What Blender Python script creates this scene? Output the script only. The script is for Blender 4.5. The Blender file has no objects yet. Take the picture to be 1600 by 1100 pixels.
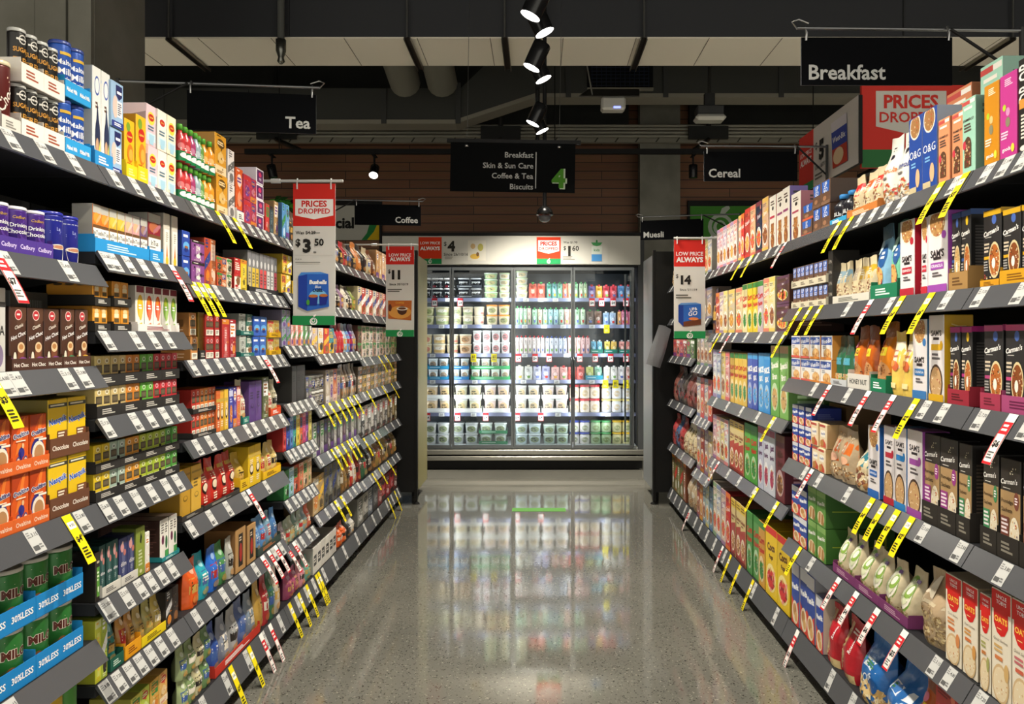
import bpy, math, random
from math import sin, cos, pi
from mathutils import Matrix, Vector

SC = bpy.context.scene
COL = SC.collection
F, VX, VY, HC = 1200.0, 840.0, 528.0, 1.35      # focal length in pixels, vanishing point, eye height

# ------------------------------------------------------------------ camera, world, exposure
cam = bpy.data.cameras.new('camera')
cam.sensor_fit = 'HORIZONTAL'; cam.sensor_width = 36.0; cam.lens = 36.0 * F / 1600
cam.shift_x = -(VX - 800) / 1600; cam.shift_y = -(550 - VY) / 1600
cam.clip_start = 0.05; cam.clip_end = 100
cam_ob = bpy.data.objects.new('camera', cam); COL.objects.link(cam_ob)
cam_ob.location = (0, 0, HC); cam_ob.rotation_euler = (pi / 2, 0, 0)
SC.camera = cam_ob
SC.view_settings.view_transform = 'Standard'; SC.view_settings.look = 'None'
SC.view_settings.gamma = 1.0; SC.view_settings.use_curve_mapping = False
SC.view_settings.exposure = 0.2
world = bpy.data.worlds.new('store_ambient'); SC.world = world; world.use_nodes = True
world.node_tree.nodes['Background'].inputs[0].default_value = (1.0, 0.95, 0.82, 1)
world.node_tree.nodes['Background'].inputs[1].default_value = 1.2

SPOT_E = 125.0        # track heads over this aisle
SIDE_FILL_E = 900.0        # unseen fill heads added over the neighbouring aisles
FRIDGE_E = 2.6

def spot(name, loc, aim, energy, size=100, blend=1.0, radius=0.05, col=(1.0, 0.93, 0.79)):
    l = bpy.data.lights.new(name, 'SPOT'); l.energy = energy; l.spot_size = math.radians(size); l.spot_blend = blend
    l.shadow_soft_size = radius; l.color = col
    o = bpy.data.objects.new(name, l); COL.objects.link(o); o.location = loc
    o.rotation_euler = (Vector(aim) - Vector(loc)).to_track_quat('-Z', 'Y').to_euler()
    return o

# ------------------------------------------------------------------ colours and materials
_cc = {}
def C(h):
    if h not in _cc:
        v = []
        for i in (0, 2, 4):
            s = int(h[i:i + 2], 16) / 255
            v.append(s / 12.92 if s <= .04045 else ((s + .055) / 1.055) ** 2.4)
        _cc[h] = (v[0], v[1], v[2], 1.0)
    return _cc[h]
def mixh(a, b, t):
    return ''.join('%02x' % max(0, min(255, round(int(a[i:i+2], 16) * (1 - t) + int(b[i:i+2], 16) * t))) for i in (0, 2, 4))
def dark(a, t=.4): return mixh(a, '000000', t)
def lite(a, t=.5): return mixh(a, 'ffffff', t)

MATS = {}
def printed(name, rough, metal=0.0, bump=0.0, scale=60.0, coat=0.0):
    m = bpy.data.materials.new(name); m.use_nodes = True; nt = m.node_tree; b = nt.nodes['Principled BSDF']
    at = nt.nodes.new('ShaderNodeAttribute'); at.attribute_name = 'ink'
    nt.links.new(at.outputs['Color'], b.inputs['Base Color'])
    b.inputs['Roughness'].default_value = rough; b.inputs['Metallic'].default_value = metal
    b.inputs['Coat Weight'].default_value = coat
    if bump:
        n = nt.nodes.new('ShaderNodeTexNoise'); n.inputs['Scale'].default_value = scale
        tc = nt.nodes.new('ShaderNodeTexCoord'); nt.links.new(tc.outputs['Object'], n.inputs['Vector'])
        bp = nt.nodes.new('ShaderNodeBump'); bp.inputs['Strength'].default_value = bump; bp.inputs['Distance'].default_value = .01
        nt.links.new(n.outputs['Fac'], bp.inputs['Height']); nt.links.new(bp.outputs['Normal'], b.inputs['Normal'])
    MATS[name] = m
    return m
printed('carton_board', .42); printed('plastic_film', .28, bump=.35, scale=28); printed('gloss_plastic', .25)
printed('tin_metal', .3, metal=.15); printed('bare_metal', .32, metal=.9); printed('matte_card', .7); printed('dark_paint', .6); printed('black_board', .9)
for k_, v_ in (('dark_paint', .25), ('black_board', .08), ('matte_card', .25)): MATS[k_].node_tree.nodes['Principled BSDF'].inputs['Specular IOR Level'].default_value = v_
printed('cast_concrete', .85, bump=.15, scale=14)

def plain(name, h, rough=.5, metal=0.0, emit=None):
    m = bpy.data.materials.new(name); m.use_nodes = True; b = m.node_tree.nodes['Principled BSDF']
    b.inputs['Base Color'].default_value = C(h); b.inputs['Roughness'].default_value = rough; b.inputs['Metallic'].default_value = metal
    if emit:
        b.inputs['Emission Color'].default_value = emit[0]; b.inputs['Emission Strength'].default_value = emit[1]
    MATS[name] = m
    return m
plain('lamp_lens', 'fff6e6', emit=((1, .95, .88, 1), 14.0))
plain('led_strip', 'ffffff', emit=((.96, .98, 1, 1), 9.0))
plain('blue_led', '5060ff', emit=((.25, .3, 1, 1), 2.0))

def glass_mat():
    m = bpy.data.materials.new('door_glass'); m.use_nodes = True; nt = m.node_tree; nt.nodes.clear()
    out = nt.nodes.new('ShaderNodeOutputMaterial'); mx = nt.nodes.new('ShaderNodeMixShader')
    tr = nt.nodes.new('ShaderNodeBsdfTransparent'); tr.inputs[0].default_value = (.93, .96, .96, 1)
    gl = nt.nodes.new('ShaderNodeBsdfGlossy'); gl.inputs['Roughness'].default_value = .02
    fr = nt.nodes.new('ShaderNodeFresnel'); fr.inputs[0].default_value = 1.45
    nt.links.new(fr.outputs[0], mx.inputs[0]); nt.links.new(tr.outputs[0], mx.inputs[1]); nt.links.new(gl.outputs[0], mx.inputs[2])
    nt.links.new(mx.outputs[0], out.inputs[0]); MATS['door_glass'] = m
glass_mat()

def floor_mat():
    m = bpy.data.materials.new('polished_concrete'); m.use_nodes = True; nt = m.node_tree; b = nt.nodes['Principled BSDF']; L = nt.links.new
    tc = nt.nodes.new('ShaderNodeTexCoord')
    def noise(sc, det):
        n = nt.nodes.new('ShaderNodeTexNoise'); n.inputs['Scale'].default_value = sc; n.inputs['Detail'].default_value = det
        L(tc.outputs['Object'], n.inputs['Vector']); return n
    def ramp(n, a, ca, bb, cb, sock='Fac'):
        r = nt.nodes.new('ShaderNodeValToRGB'); r.color_ramp.elements[0].position = a; r.color_ramp.elements[0].color = ca
        r.color_ramp.elements[1].position = bb; r.color_ramp.elements[1].color = cb; L(n.outputs[sock], r.inputs[0]); return r
    big = ramp(noise(1.3, 5), .3, C('6b6a63'), .7, C('7b7971'))
    vo = nt.nodes.new('ShaderNodeTexVoronoi'); vo.inputs['Scale'].default_value = 105; L(tc.outputs['Object'], vo.inputs['Vector'])
    spk = ramp(vo, .2, (1, 1, 1, 1), .42, (0, 0, 0, 1), 'Distance')
    gate = ramp(noise(48, 2), .45, (0, 0, 0, 1), .5, (1, 1, 1, 1))
    mul = nt.nodes.new('ShaderNodeMath'); mul.operation = 'MULTIPLY'; L(spk.outputs[0], mul.inputs[0]); L(gate.outputs[0], mul.inputs[1])
    hue = ramp(noise(70, 0), .52, C('2c2a26'), .62, C('a8a498'))
    mx = nt.nodes.new('ShaderNodeMix'); mx.data_type = 'RGBA'; L(mul.outputs[0], mx.inputs[0]); L(big.outputs[0], mx.inputs[6]); L(hue.outputs[0], mx.inputs[7])
    L(mx.outputs[2], b.inputs['Base Color'])
    rr = ramp(noise(6, 4), .3, (.045, .045, .045, 1), .75, (.085, .085, .085, 1)); L(rr.outputs[0], b.inputs['Roughness'])
    b.inputs['IOR'].default_value = 1.5; b.inputs['Specular IOR Level'].default_value = .6; b.inputs['Coat Weight'].default_value = .5; b.inputs['Coat Roughness'].default_value = .06
    MATS['polished_concrete'] = m
floor_mat()

def wood_mat():
    m = bpy.data.materials.new('timber_planks'); m.use_nodes = True; nt = m.node_tree; b = nt.nodes['Principled BSDF']; L = nt.links.new
    tc = nt.nodes.new('ShaderNodeTexCoord'); sx = nt.nodes.new('ShaderNodeSeparateXYZ'); cx = nt.nodes.new('ShaderNodeCombineXYZ')
    L(tc.outputs['Object'], sx.inputs[0]); L(sx.outputs[0], cx.inputs[0]); L(sx.outputs[2], cx.inputs[1])
    br = nt.nodes.new('ShaderNodeTexBrick'); br.inputs['Scale'].default_value = 1; br.inputs['Brick Width'].default_value = 1.7; br.inputs['Row Height'].default_value = .115
    br.inputs['Mortar Size'].default_value = .006; br.inputs['Color1'].default_value = C('8a5c3c'); br.inputs['Color2'].default_value = C('764c30'); br.inputs['Mortar'].default_value = C('3a2416')
    L(cx.outputs[0], br.inputs['Vector'])
    mp = nt.nodes.new('ShaderNodeMapping'); mp.inputs['Scale'].default_value = (2, 1, 40); L(tc.outputs['Object'], mp.inputs[0])
    n = nt.nodes.new('ShaderNodeTexNoise'); n.inputs['Scale'].default_value = 1.5; n.inputs['Detail'].default_value = 6; L(mp.outputs[0], n.inputs['Vector'])
    mx = nt.nodes.new('ShaderNodeMix'); mx.data_type = 'RGBA'; mx.blend_type = 'MULTIPLY'; mx.inputs[0].default_value = .5
    L(br.outputs['Color'], mx.inputs[6]); L(n.outputs['Color'], mx.inputs[7]); L(mx.outputs[2], b.inputs['Base Color'])
    b.inputs['Roughness'].default_value = .6; MATS['timber_planks'] = m
wood_mat()

def concrete_mat(name, a, bb):
    m = bpy.data.materials.new(name); m.use_nodes = True; nt = m.node_tree; b = nt.nodes['Principled BSDF']; L = nt.links.new
    tc = nt.nodes.new('ShaderNodeTexCoord'); n = nt.nodes.new('ShaderNodeTexNoise'); n.inputs['Scale'].default_value = 3; n.inputs['Detail'].default_value = 8
    L(tc.outputs['Object'], n.inputs['Vector']); r = nt.nodes.new('ShaderNodeValToRGB'); r.color_ramp.elements[0].position = .3; r.color_ramp.elements[1].position = .7
    r.color_ramp.elements[0].color = C(a); r.color_ramp.elements[1].color = C(bb); L(n.outputs['Fac'], r.inputs[0]); L(r.outputs[0], b.inputs['Base Color'])
    b.inputs['Roughness'].default_value = .85; MATS[name] = m
concrete_mat('raw_concrete', '6e6c62', '85837a'); concrete_mat('dark_ceiling', '232422', '2c2d2a'); concrete_mat('plaster', '3c3b38', '484743')

# ------------------------------------------------------------------ mesh builder
class MB:
    def __init__(s): s.v, s.f, s.c, s.m, s.sm, s.ms = [], [], [], [], [], []
    def add(s, vs, fs, col, mat='carton_board', smooth=False):
        b = len(s.v); s.v.extend(vs)
        if mat not in s.ms: s.ms.append(mat)
        k = s.ms.index(mat); c = C(col)
        for f in fs:
            s.f.append([b + i for i in f]); s.c.append(c); s.m.append(k); s.sm.append(smooth)
        return s
    def box(s, x0, x1, y0, y1, z0, z1, col, mat='carton_board', ch=0.0, faces=None):
        """a box; ch chamfers its edges; faces: {'f','b','l','r','t','d'} -> colour"""
        g = lambda k: (faces or {}).get(k, col)
        if ch <= 0:
            vs = [(x0,y0,z0),(x1,y0,z0),(x1,y1,z0),(x0,y1,z0),(x0,y0,z1),(x1,y0,z1),(x1,y1,z1),(x0,y1,z1)]
            for k, q in (('f',(0,1,5,4)),('r',(1,2,6,5)),('b',(2,3,7,6)),('l',(3,0,4,7)),('t',(4,5,6,7)),('d',(3,2,1,0))): s.add(vs, [q], g(k), mat)
            return s
        X, Y, Z = (x0, x1), (y0, y1), (z0, z1); S = (1, -1); vs = []; ix = {}
        for i in (0, 1):
            for j in (0, 1):
                for k in (0, 1):
                    p = (X[i], Y[j], Z[k]); q = (p[0] + S[i]*ch, p[1] + S[j]*ch, p[2] + S[k]*ch)
                    ix[i,j,k] = len(vs); vs += [(p[0], q[1], q[2]), (q[0], p[1], q[2]), (q[0], q[1], p[2])]
        b = len(s.v); 
        if mat not in s.ms: s.ms.append(mat)
        s.v.extend(vs); mk = s.ms.index(mat)
        def put(idx, c):
            s.f.append([b + i for i in idx]); s.c.append(C(c)); s.m.append(mk); s.sm.append(False)
        A = lambda i, j, k, a: ix[i,j,k] + a
        put((A(0,0,0,1),A(1,0,0,1),A(1,0,1,1),A(0,0,1,1)), g('f')); put((A(1,1,0,1),A(0,1,0,1),A(0,1,1,1),A(1,1,1,1)), g('b'))
        put((A(1,0,0,0),A(1,1,0,0),A(1,1,1,0),A(1,0,1,0)), g('r')); put((A(0,1,0,0),A(0,0,0,0),A(0,0,1,0),A(0,1,1,0)), g('l'))
        put((A(0,0,1,2),A(1,0,1,2),A(1,1,1,2),A(0,1,1,2)), g('t')); put((A(0,1,0,2),A(1,1,0,2),A(1,0,0,2),A(0,0,0,2)), g('d'))
        for i in (0, 1):
            for j in (0, 1):
                q = (A(i,j,0,0), A(i,j,1,0), A(i,j,1,1), A(i,j,0,1)); put(q if (i ^ j) else q[::-1], g('f') if j == 0 else g('b'))
            for k in (0, 1):
                q = (A(i,0,k,0), A(i,1,k,0), A(i,1,k,2), A(i,0,k,2)); put(q[::-1] if (i ^ k) else q, g('l' if i == 0 else 'r'))
        for j in (0, 1):
            for k in (0, 1):
                q = (A(0,j,k,1), A(1,j,k,1), A(1,j,k,2), A(0,j,k,2)); put(q if (j ^ k) else q[::-1], g('f') if j == 0 else g('t'))
        for i in (0, 1):
            for j in (0, 1):
                for k in (0, 1):
                    q = (A(i,j,k,0), A(i,j,k,1), A(i,j,k,2)); put(q if (i + j + k) % 2 else q[::-1], g('f') if j == 0 else g('t'))
        return s
    def lathe(s, prof, col, mat='gloss_plastic', n=20, cx=0.0, cy=0.0, cols=None, smooth=True, capb=True, capt=True, sq=0.0):
        """revolve [(r, z)...] round the z axis; sq>0 squares the outline; cols: colour per band"""
        vs = []
        for r, z in prof:
            for i in range(n):
                a = 2 * pi * i / n; ca, sa = cos(a), sin(a)
                k = r if not sq else r / (abs(ca) ** (2 + sq * 6) + abs(sa) ** (2 + sq * 6)) ** (1 / (2 + sq * 6))
                vs.append((cx + k * ca, cy + k * sa, z))
        for j in range(len(prof) - 1):
            c = cols[j] if cols else col
            s.add([], [], c, mat)
        b = len(s.v); s.v.extend(vs); k = s.ms.index(mat)
        for j in range(len(prof) - 1):
            c = C(cols[j] if cols else col)
            for i in range(n):
                i2 = (i + 1) % n
                s.f.append([b + j*n + i, b + j*n + i2, b + (j+1)*n + i2, b + (j+1)*n + i]); s.c.append(c); s.m.append(k); s.sm.append(smooth)
        if capb: s.f.append([b + i for i in reversed(range(n))]); s.c.append(C(cols[0] if cols else col)); s.m.append(k); s.sm.append(False)
        if capt: s.f.append([b + (len(prof)-1)*n + i for i in range(n)]); s.c.append(C(cols[-1] if cols else col)); s.m.append(k); s.sm.append(False)
        return s
    def tube(s, pts, r, col, mat='dark_paint', n=8, closed_ends=True):
        P = [Vector(p) for p in pts]; rings = []
        up = Vector((0, 0, 1))
        for i, p in enumerate(P):
            d = (P[min(i+1, len(P)-1)] - P[max(i-1, 0)]).normalized()
            a = d.cross(up if abs(d.z) < .95 else Vector((1, 0, 0))).normalized(); bb = d.cross(a).normalized()
            rings.append([tuple(p + a * (r * cos(2*pi*k/n)) + bb * (r * sin(2*pi*k/n))) for k in range(n)])
        vs = [q for g in rings for q in g]; fs = []
        for i in range(len(P) - 1):
            for k in range(n):
                k2 = (k + 1) % n; fs.append((i*n + k, i*n + k2, (i+1)*n + k2, (i+1)*n + k))
        fs = [f[::-1] for f in fs]
        s.add(vs, fs, col, mat, True)
        s.add([], [], col, mat)
        if closed_ends:
            s.add(rings[0], [tuple(range(n))], col, mat); s.add(rings[-1], [tuple(reversed(range(n)))], col, mat)
        return s
    def mesh(s, name):
        me = bpy.data.meshes.new(name); me.from_pydata(s.v, [], s.f)
        for m in s.ms: me.materials.append(MATS[m])
        me.polygons.foreach_set('material_index', s.m); me.polygons.foreach_set('use_smooth', s.sm)
        at = me.color_attributes.new('ink', 'FLOAT_COLOR', 'CORNER'); buf = []
        for f, c in zip(s.f, s.c): buf.extend(c * len(f))
        at.data.foreach_set('color', buf); me.update()
        return me
    def build(s, name, parent=None, loc=None, rz=0.0):
        return place(name, s.mesh(name), parent, loc, rz)

def place(name, me, parent=None, loc=None, rz=0.0):
    o = bpy.data.objects.new(name, me); COL.objects.link(o)
    if parent is not None: o.parent = parent
    if loc is not None: o.location = loc
    if rz: o.rotation_euler = (0, 0, rz)
    return o
ALL_LABELS = {}
def tag(o, label, cat, group=None, kind=None):
    n = len(label.replace(',', ' ').split())
    if not 4 <= n <= 16: print('LABEL WORDS', n, label)
    if label in ALL_LABELS: print('LABEL TWICE', label)
    ALL_LABELS[label] = 1
    o['label'] = label; o['category'] = cat
    if group: o['group'] = group
    if kind: o['kind'] = kind
    return o
def thing(name, label, cat, loc, rz=0.0, group=None):
    o = bpy.data.objects.new(name, None); COL.objects.link(o); o.location = loc; o.rotation_euler = (0, 0, rz)
    o.empty_display_size = .05
    return tag(o, label, cat, group)
def struct(name, mb, label=None, cat='structure'):
    o = mb.build(name); o['kind'] = 'structure'; o['label'] = label or name; o['category'] = cat
    return o

# ------------------------------------------------------------------ lettering and printed art on surfaces
_tx = {}
def text_geo(s, bold, shear):
    k = (s, bold, shear)
    if k in _tx: return _tx[k]
    cu = bpy.data.curves.new('lettering', 'FONT'); cu.body = s; cu.size = 1.0; cu.resolution_u = 2; cu.offset = bold; cu.shear = shear
    ob = bpy.data.objects.new('lettering', cu); me = bpy.data.meshes.new_from_object(ob)
    vs = [(v.co.x, v.co.y) for v in me.vertices]; fs = [tuple(p.vertices) for p in me.polygons]
    flip = me.polygons and me.polygons[0].normal.z < 0
    if flip: fs = [f[::-1] for f in fs]
    bpy.data.objects.remove(ob); bpy.data.meshes.remove(me); bpy.data.curves.remove(cu)
    if not vs: _tx[k] = ([], [], 1, 1); return _tx[k]
    x0, x1 = min(v[0] for v in vs), max(v[0] for v in vs); y0, y1 = min(v[1] for v in vs), max(v[1] for v in vs)
    cx, cy = (x0 + x1) / 2, (y0 + y1) / 2
    _tx[k] = ([(x - cx, y - cy) for x, y in vs], fs, x1 - x0, y1 - y0)
    return _tx[k]

class Flat:
    curved = False
    def __init__(s, w, h): s.w, s.h = w, h
    def __call__(s, u, v, o): return ((u - .5) * s.w, -o, v * s.h)
class Round:
    curved = True; nu, nv = 10, 1; turn = 0.0
    def __init__(s, r0, r1, h, z0=0.0, sq=0): s.r0, s.r1, s.h, s.z0, s.sq = r0, r1, h, z0, sq; s.w = pi * (r0 + r1) / 2; s.R = max(r0, r1)
    def __call__(s, u, v, o):
        a = (u - .5) * pi + s.turn; r = s.r0 + (s.r1 - s.r0) * v + o; sa, ca = sin(a), cos(a)
        if s.sq: e = 2 + s.sq * 6; r = r / (abs(ca) ** e + abs(sa) ** e) ** (1 / e)
        return (r * sa, s.R - r * ca, s.z0 + v * s.h)
class Bag:
    curved = True; nu, nv = 6, 6
    def __init__(s, w, h, d, seed=0, crimp=.93, taper=.5):
        s.w, s.h, s.d, s.cr, s.tp = w, h, d, crimp, taper; R = random.Random(seed); s.ph = [R.uniform(0, 6.28) for _ in range(4)]; s.lean = R.uniform(-.05, .05)
    def half(s, u, v):
        t = abs(2*u - 1); a = max(0.0, 1 - t ** 3) ** .55
        k = 0.0 if v < s.tp else min(1.0, (v - s.tp) / (s.cr - s.tp)); g = 1 - k * k * (3 - 2 * k)
        b = .82 + .18 * min(1, v / .12)
        return s.d / 2 * (a * g * b) + .0012
    def __call__(s, u, v, o, back=False):
        D = s.half(u, v); wob = .03 * s.d * sin(9*v + s.ph[0] + 3*u) + .025 * s.d * sin(14*u + s.ph[1] + 5*v)
        k = max(0.0, (v - s.tp) / (1.001 - s.tp)); x = (u - .5) * s.w * (1 - .10 * k + .03 * sin(7*v + s.ph[2]))
        z = v * s.h * (1 + .015 * k * sin(5*u + s.ph[3])); y0 = s.d / 2 + s.lean * s.d * k * 2
        return (x, y0 + D + wob * .3 if back else y0 - D + wob * min(1, D / (s.d * .3 + 1e-6)) - o, z)

def art(mb, S, els, mat='carton_board', eps=.0003):
    for k, e in enumerate(els):
        o = eps * (k + 1); t = e[0]
        if t == 'r':
            _, u0, v0, u1, v1, col = e
            nu, nv = (max(1, round(S.nu * (u1 - u0))), max(1, round(S.nv * (v1 - v0)))) if S.curved else (1, 1)
            vs = [S(u0 + (u1-u0)*i/nu, v0 + (v1-v0)*j/nv, o) for j in range(nv+1) for i in range(nu+1)]
            mb.add(vs, [(j*(nu+1)+i, j*(nu+1)+i+1, (j+1)*(nu+1)+i+1, (j+1)*(nu+1)+i) for j in range(nv) for i in range(nu)], col, mat, S.curved)
        elif t == 'e':
            _, cu, cv, ru, rv, col = e; n = 18
            cl = lambda x: min(.998, max(.002, x))
            ring = [(cl(cu + ru*cos(2*pi*i/n)), cl(cv + rv*sin(2*pi*i/n))) for i in range(n)]
            if S.curved:
                mid = [(cu + (a-cu)*.55, cv + (b-cv)*.55) for a, b in ring]
                vs = [S(cl(cu), cl(cv), o)] + [S(a, b, o) for a, b in mid] + [S(a, b, o) for a, b in ring]
                fs = [(0, 1+i, 1+(i+1) % n) for i in range(n)] + [(1+i, 1+n+i, 1+n+(i+1) % n, 1+(i+1) % n) for i in range(n)]
                mb.add(vs, fs, col, mat, True)
            else: mb.add([S(a, b, o) for a, b in ring], [tuple(range(n))], col, mat)
        elif t == 'p':
            mb.add([S(a, b, o) for a, b in e[1]], [tuple(range(len(e[1])))], e[2], mat)
        elif t == 's':
            _, cu, cv, ru, rv, n, cols, sz = e; R = random.Random(int(cu*971 + cv*577 + n))
            for _ in range(n):
                a, q = R.uniform(0, 2*pi), R.random() ** .5; u, v = cu + ru*q*cos(a), cv + rv*q*sin(a); b = R.uniform(0, 6.28); kx, ky = sz * R.uniform(.6, 1.5), sz * R.uniform(.6, 1.5) * S.w / S.h
                u, v = min(.98, max(.02, u)), min(.98, max(.02, v))
                mb.add([S(min(.999, max(.001, u + kx*cos(b + i*pi/2))), min(.999, max(.001, v + ky*sin(b + i*pi/2))), o) for i in range(4)], [(0, 1, 2, 3)], R.choice(cols), mat)
        elif t == 'l':
            _, u0, v0, u1, v1, n, col = e; R = random.Random(int((u0 + v0) * 997) + n)
            for i in range(n):
                va = v1 - (v1 - v0) * (i + .15) / n; vb = v1 - (v1 - v0) * (i + .7) / n; ue = u0 + (u1 - u0) * R.uniform(.6, 1)
                mb.add([S(u0, vb, o), S(ue, vb, o), S(ue, va, o), S(u0, va, o)], [(0, 1, 2, 3)], col, mat)
        elif t == 't':
            s, cu, cv, hv, col = e[1:6]; kw = e[6] if len(e) > 6 else {}
            vs, fs, W, H = text_geo(s, kw.get('b', .014), kw.get('sh', 0))
            if not vs: continue
            rot = kw.get('rot', 0); sc = hv * S.h / max(H, .35)
            wmax = kw.get('mw', .9) * (S.w if abs(rot) != 90 else S.h); ym = 1.0
            if W * sc > wmax:
                q = wmax / (W * sc)
                if kw.get('sq', 1): sx = sc * q; sc = max(sx, sc * max(q, .6)); xs = sx / sc
                else: sc *= q; xs = 1
            else: xs = 1
            a = math.radians(rot); ca, sa = cos(a), sin(a); al = kw.get('al', 'c'); dx = {'c': 0, 'l': W / 2, 'r': -W / 2}[al]
            pts = []
            for x, y in vs:
                x = (x + dx) * sc * xs; y = y * sc; x, y = x*ca - y*sa, x*sa + y*ca
                pts.append(S(cu + x / S.w, cv + y / S.h, o))
            mb.add(pts, fs, col, mat, False)
# ------------------------------------------------------------------ the room
struct('floor', MB().box(-8, 8, -3.5, 10.4, -.1, 0, '8a857b', 'polished_concrete'))
struct('ceiling', MB().box(-8, 8, -3.5, 10.4, 5.2, 5.3, '2a2a28', 'dark_ceiling'))
struct('wall_back', MB().box(-8, 8, 10.2, 10.4, 0, 5.2, '6a4a30', 'timber_planks'))
struct('trim_1', MB().box(-8, 1.2, 10.11, 10.2, 3.93, 5.2, '2c2c2a', 'dark_ceiling').box(2.0, 8, 10.11, 10.2, 3.93, 5.2, '2c2c2a', 'dark_ceiling'), 'dark bulkhead above the wood wall')
struct('wall_left', MB().box(-8.1, -8, -3.5, 10.4, 0, 5.2, '555555', 'plaster'))
struct('wall_right', MB().box(8, 8.1, -3.5, 10.4, 0, 5.2, '555555', 'plaster'))
def pxx(x, Y): return (x - VX) * Y / F
def pxz(y, Y): return HC - (y - VY) * Y / F
# concrete columns
m = MB(); Y = 4.3
m.box(pxx(-60, Y), pxx(148, Y), Y, Y + .55, 0, 5.2, '8c8a84', 'raw_concrete')
m.box(pxx(-60, Y), pxx(56, Y), Y - .012, Y, 0, 5.2, '8c8a84', 'raw_concrete').box(pxx(58, Y), pxx(106, Y), Y - .02, Y, 0, 5.2, '8c8a84', 'raw_concrete').box(pxx(112, Y), pxx(147, Y), Y - .03, Y, 0, 5.2, '8c8a84', 'raw_concrete')
struct('column', m, 'grey concrete column behind the nearest left shelves', 'column')
Y = 9.9
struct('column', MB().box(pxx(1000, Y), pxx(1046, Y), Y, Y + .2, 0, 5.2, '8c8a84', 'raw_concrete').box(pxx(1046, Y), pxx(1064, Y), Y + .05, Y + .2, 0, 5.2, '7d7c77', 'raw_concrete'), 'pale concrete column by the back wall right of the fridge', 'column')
# ------------------------------------------------------------------ packaging designs: (front, side, art, side art)
OATC = ['d8b98a', 'a9773f', 'f0e2c4', '7c4a24', 'c23b2e']
def R_(k): return random.Random(k)
def title(s, cu, cv, hv, col, **k): return ('t', s, cu, cv, hv, col, k)
def bowl(cu, cv, ru, rv, rim='e9d9b4', fill='c79a5a', cols=OATC, n=36):
    return [('e', cu, cv, ru, rv, rim), ('e', cu, cv, ru*.86, rv*.86, fill), ('s', cu, cv, ru*.8, rv*.8, n, cols, .035)]
def d_plain(c, k): return c, dark(c, .12), [], []
def d_gen(c, k):
    """assorted printed packet: lay-out drawn from its seed"""
    R = R_(k); a = R.choice(['f4efe2', lite(c, .75), 'f2c230', 'ffffff', dark(c, .55), 'c8302c', '27408c', '3c8a3e']); b = R.choice([dark(c, .5), '2a2420', lite(c, .6), 'd9822b', '6a3a8c', '8a5a30'])
    els = []; L = R.randrange(6)
    if L == 0: els += [('r', 0, .78, 1, .93, a), ('e', .5, .36, .36, .22, b), ('s', .5, .36, .3, .18, 14, [lite(b, .5), a, 'd9a05a'], .06), ('l', .15, .62, .85, .74, 2, a)]
    elif L == 1: els += [('e', .5, .78, .34, .12, a), ('l', .2, .72, .8, .84, 2, b), ('r', 0, 0, 1, .22, b), ('e', .5, .42, .3, .14, lite(c, .35))]
    elif L == 2: els += [('r', 0, 0, 1, .42, a), ('l', .12, .62, .88, .88, 4, a), ('e', .6, .3, .3, .16, b), ('r', .1, .1, .55, .16, c)]
    elif L == 3: els += [('p', [(0, .3), (1, .55), (1, .75), (0, .5)], a), ('l', .15, .78, .85, .93, 2, a), ('e', .55, .2, .32, .13, b)]
    elif L == 4: els += [('r', .12, .55, .88, .9, a), ('l', .2, .6, .8, .86, 3, b), ('e', .35, .28, .2, .1, lite(c, .6)), ('e', .65, .22, .22, .12, b)]
    else: els += [('r', 0, .88, 1, 1, b), ('r', .3, .1, .7, .8, lite(c, .25)), ('l', .34, .5, .66, .74, 4, a), ('e', .5, .28, .16, .1, a)]
    els += [('l', .12, .93, .7, .98, 1, a), ('l', .15, .03, .85, .1, 2, mixh(c, a, .6)), ('s', .5, .5, .45, .45, 12, [a, b, lite(c, .4), dark(c, .3)], .05)]
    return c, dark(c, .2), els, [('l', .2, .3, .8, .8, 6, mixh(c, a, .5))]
def d_tea(c, k): # slim tea carton: roundel, dark picture plate, pale foot
    return c, dark(c, .18), [('r', .1, .42, .9, .7, '4a4030'), ('r', .2, .48, .8, .64, '6b5f48'), ('e', .5, .83, .24, .09, lite(c, .7)), ('e', .5, .83, .14, .05, dark(c, .3)), ('r', .08, .06, .92, .32, 'f4efe0'), ('l', .2, .12, .8, .28, 3, '6a6050')], [('r', .2, .4, .8, .7, dark(c, .35)), ('l', .15, .1, .85, .3, 3, lite(c, .5))]
def d_amber(c, k):
    return c, dark(c, .2), [('e', .5, .8, .26, .11, lite(c, .5)), ('r', .22, .55, .78, .72, 'f0e3c0'), ('r', .22, .36, .78, .52, '5a4a2c'), ('l', .26, .08, .74, .3, 3, 'f6ecd2')], [('e', .25, .82, .1, .05, '3a2c1a'), ('e', .5, .82, .1, .05, '3a2c1a'), ('e', .75, .82, .1, .05, '3a2c1a')]
def d_fruit(c, k):
    return 'f5f1e8', 'bdb6aa', [('r', .05, .86, .95, 1, '7a1f30'), ('e', .5, .55, .36, .26, c), ('e', .55, .4, .2, .16, mixh(c, 'ffffff', .25)), ('e', .42, .66, .16, .1, mixh(c, 'f0d040', .5)), ('l', .3, .48, .7, .6, 2, 'ffffff'), ('p', [(.1, .05), (.9, .05), (.7, .2), (.3, .16)], mixh(c, 'd0e080', .3))], [('l', .2, .3, .8, .8, 5, '8a8478')]
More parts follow.
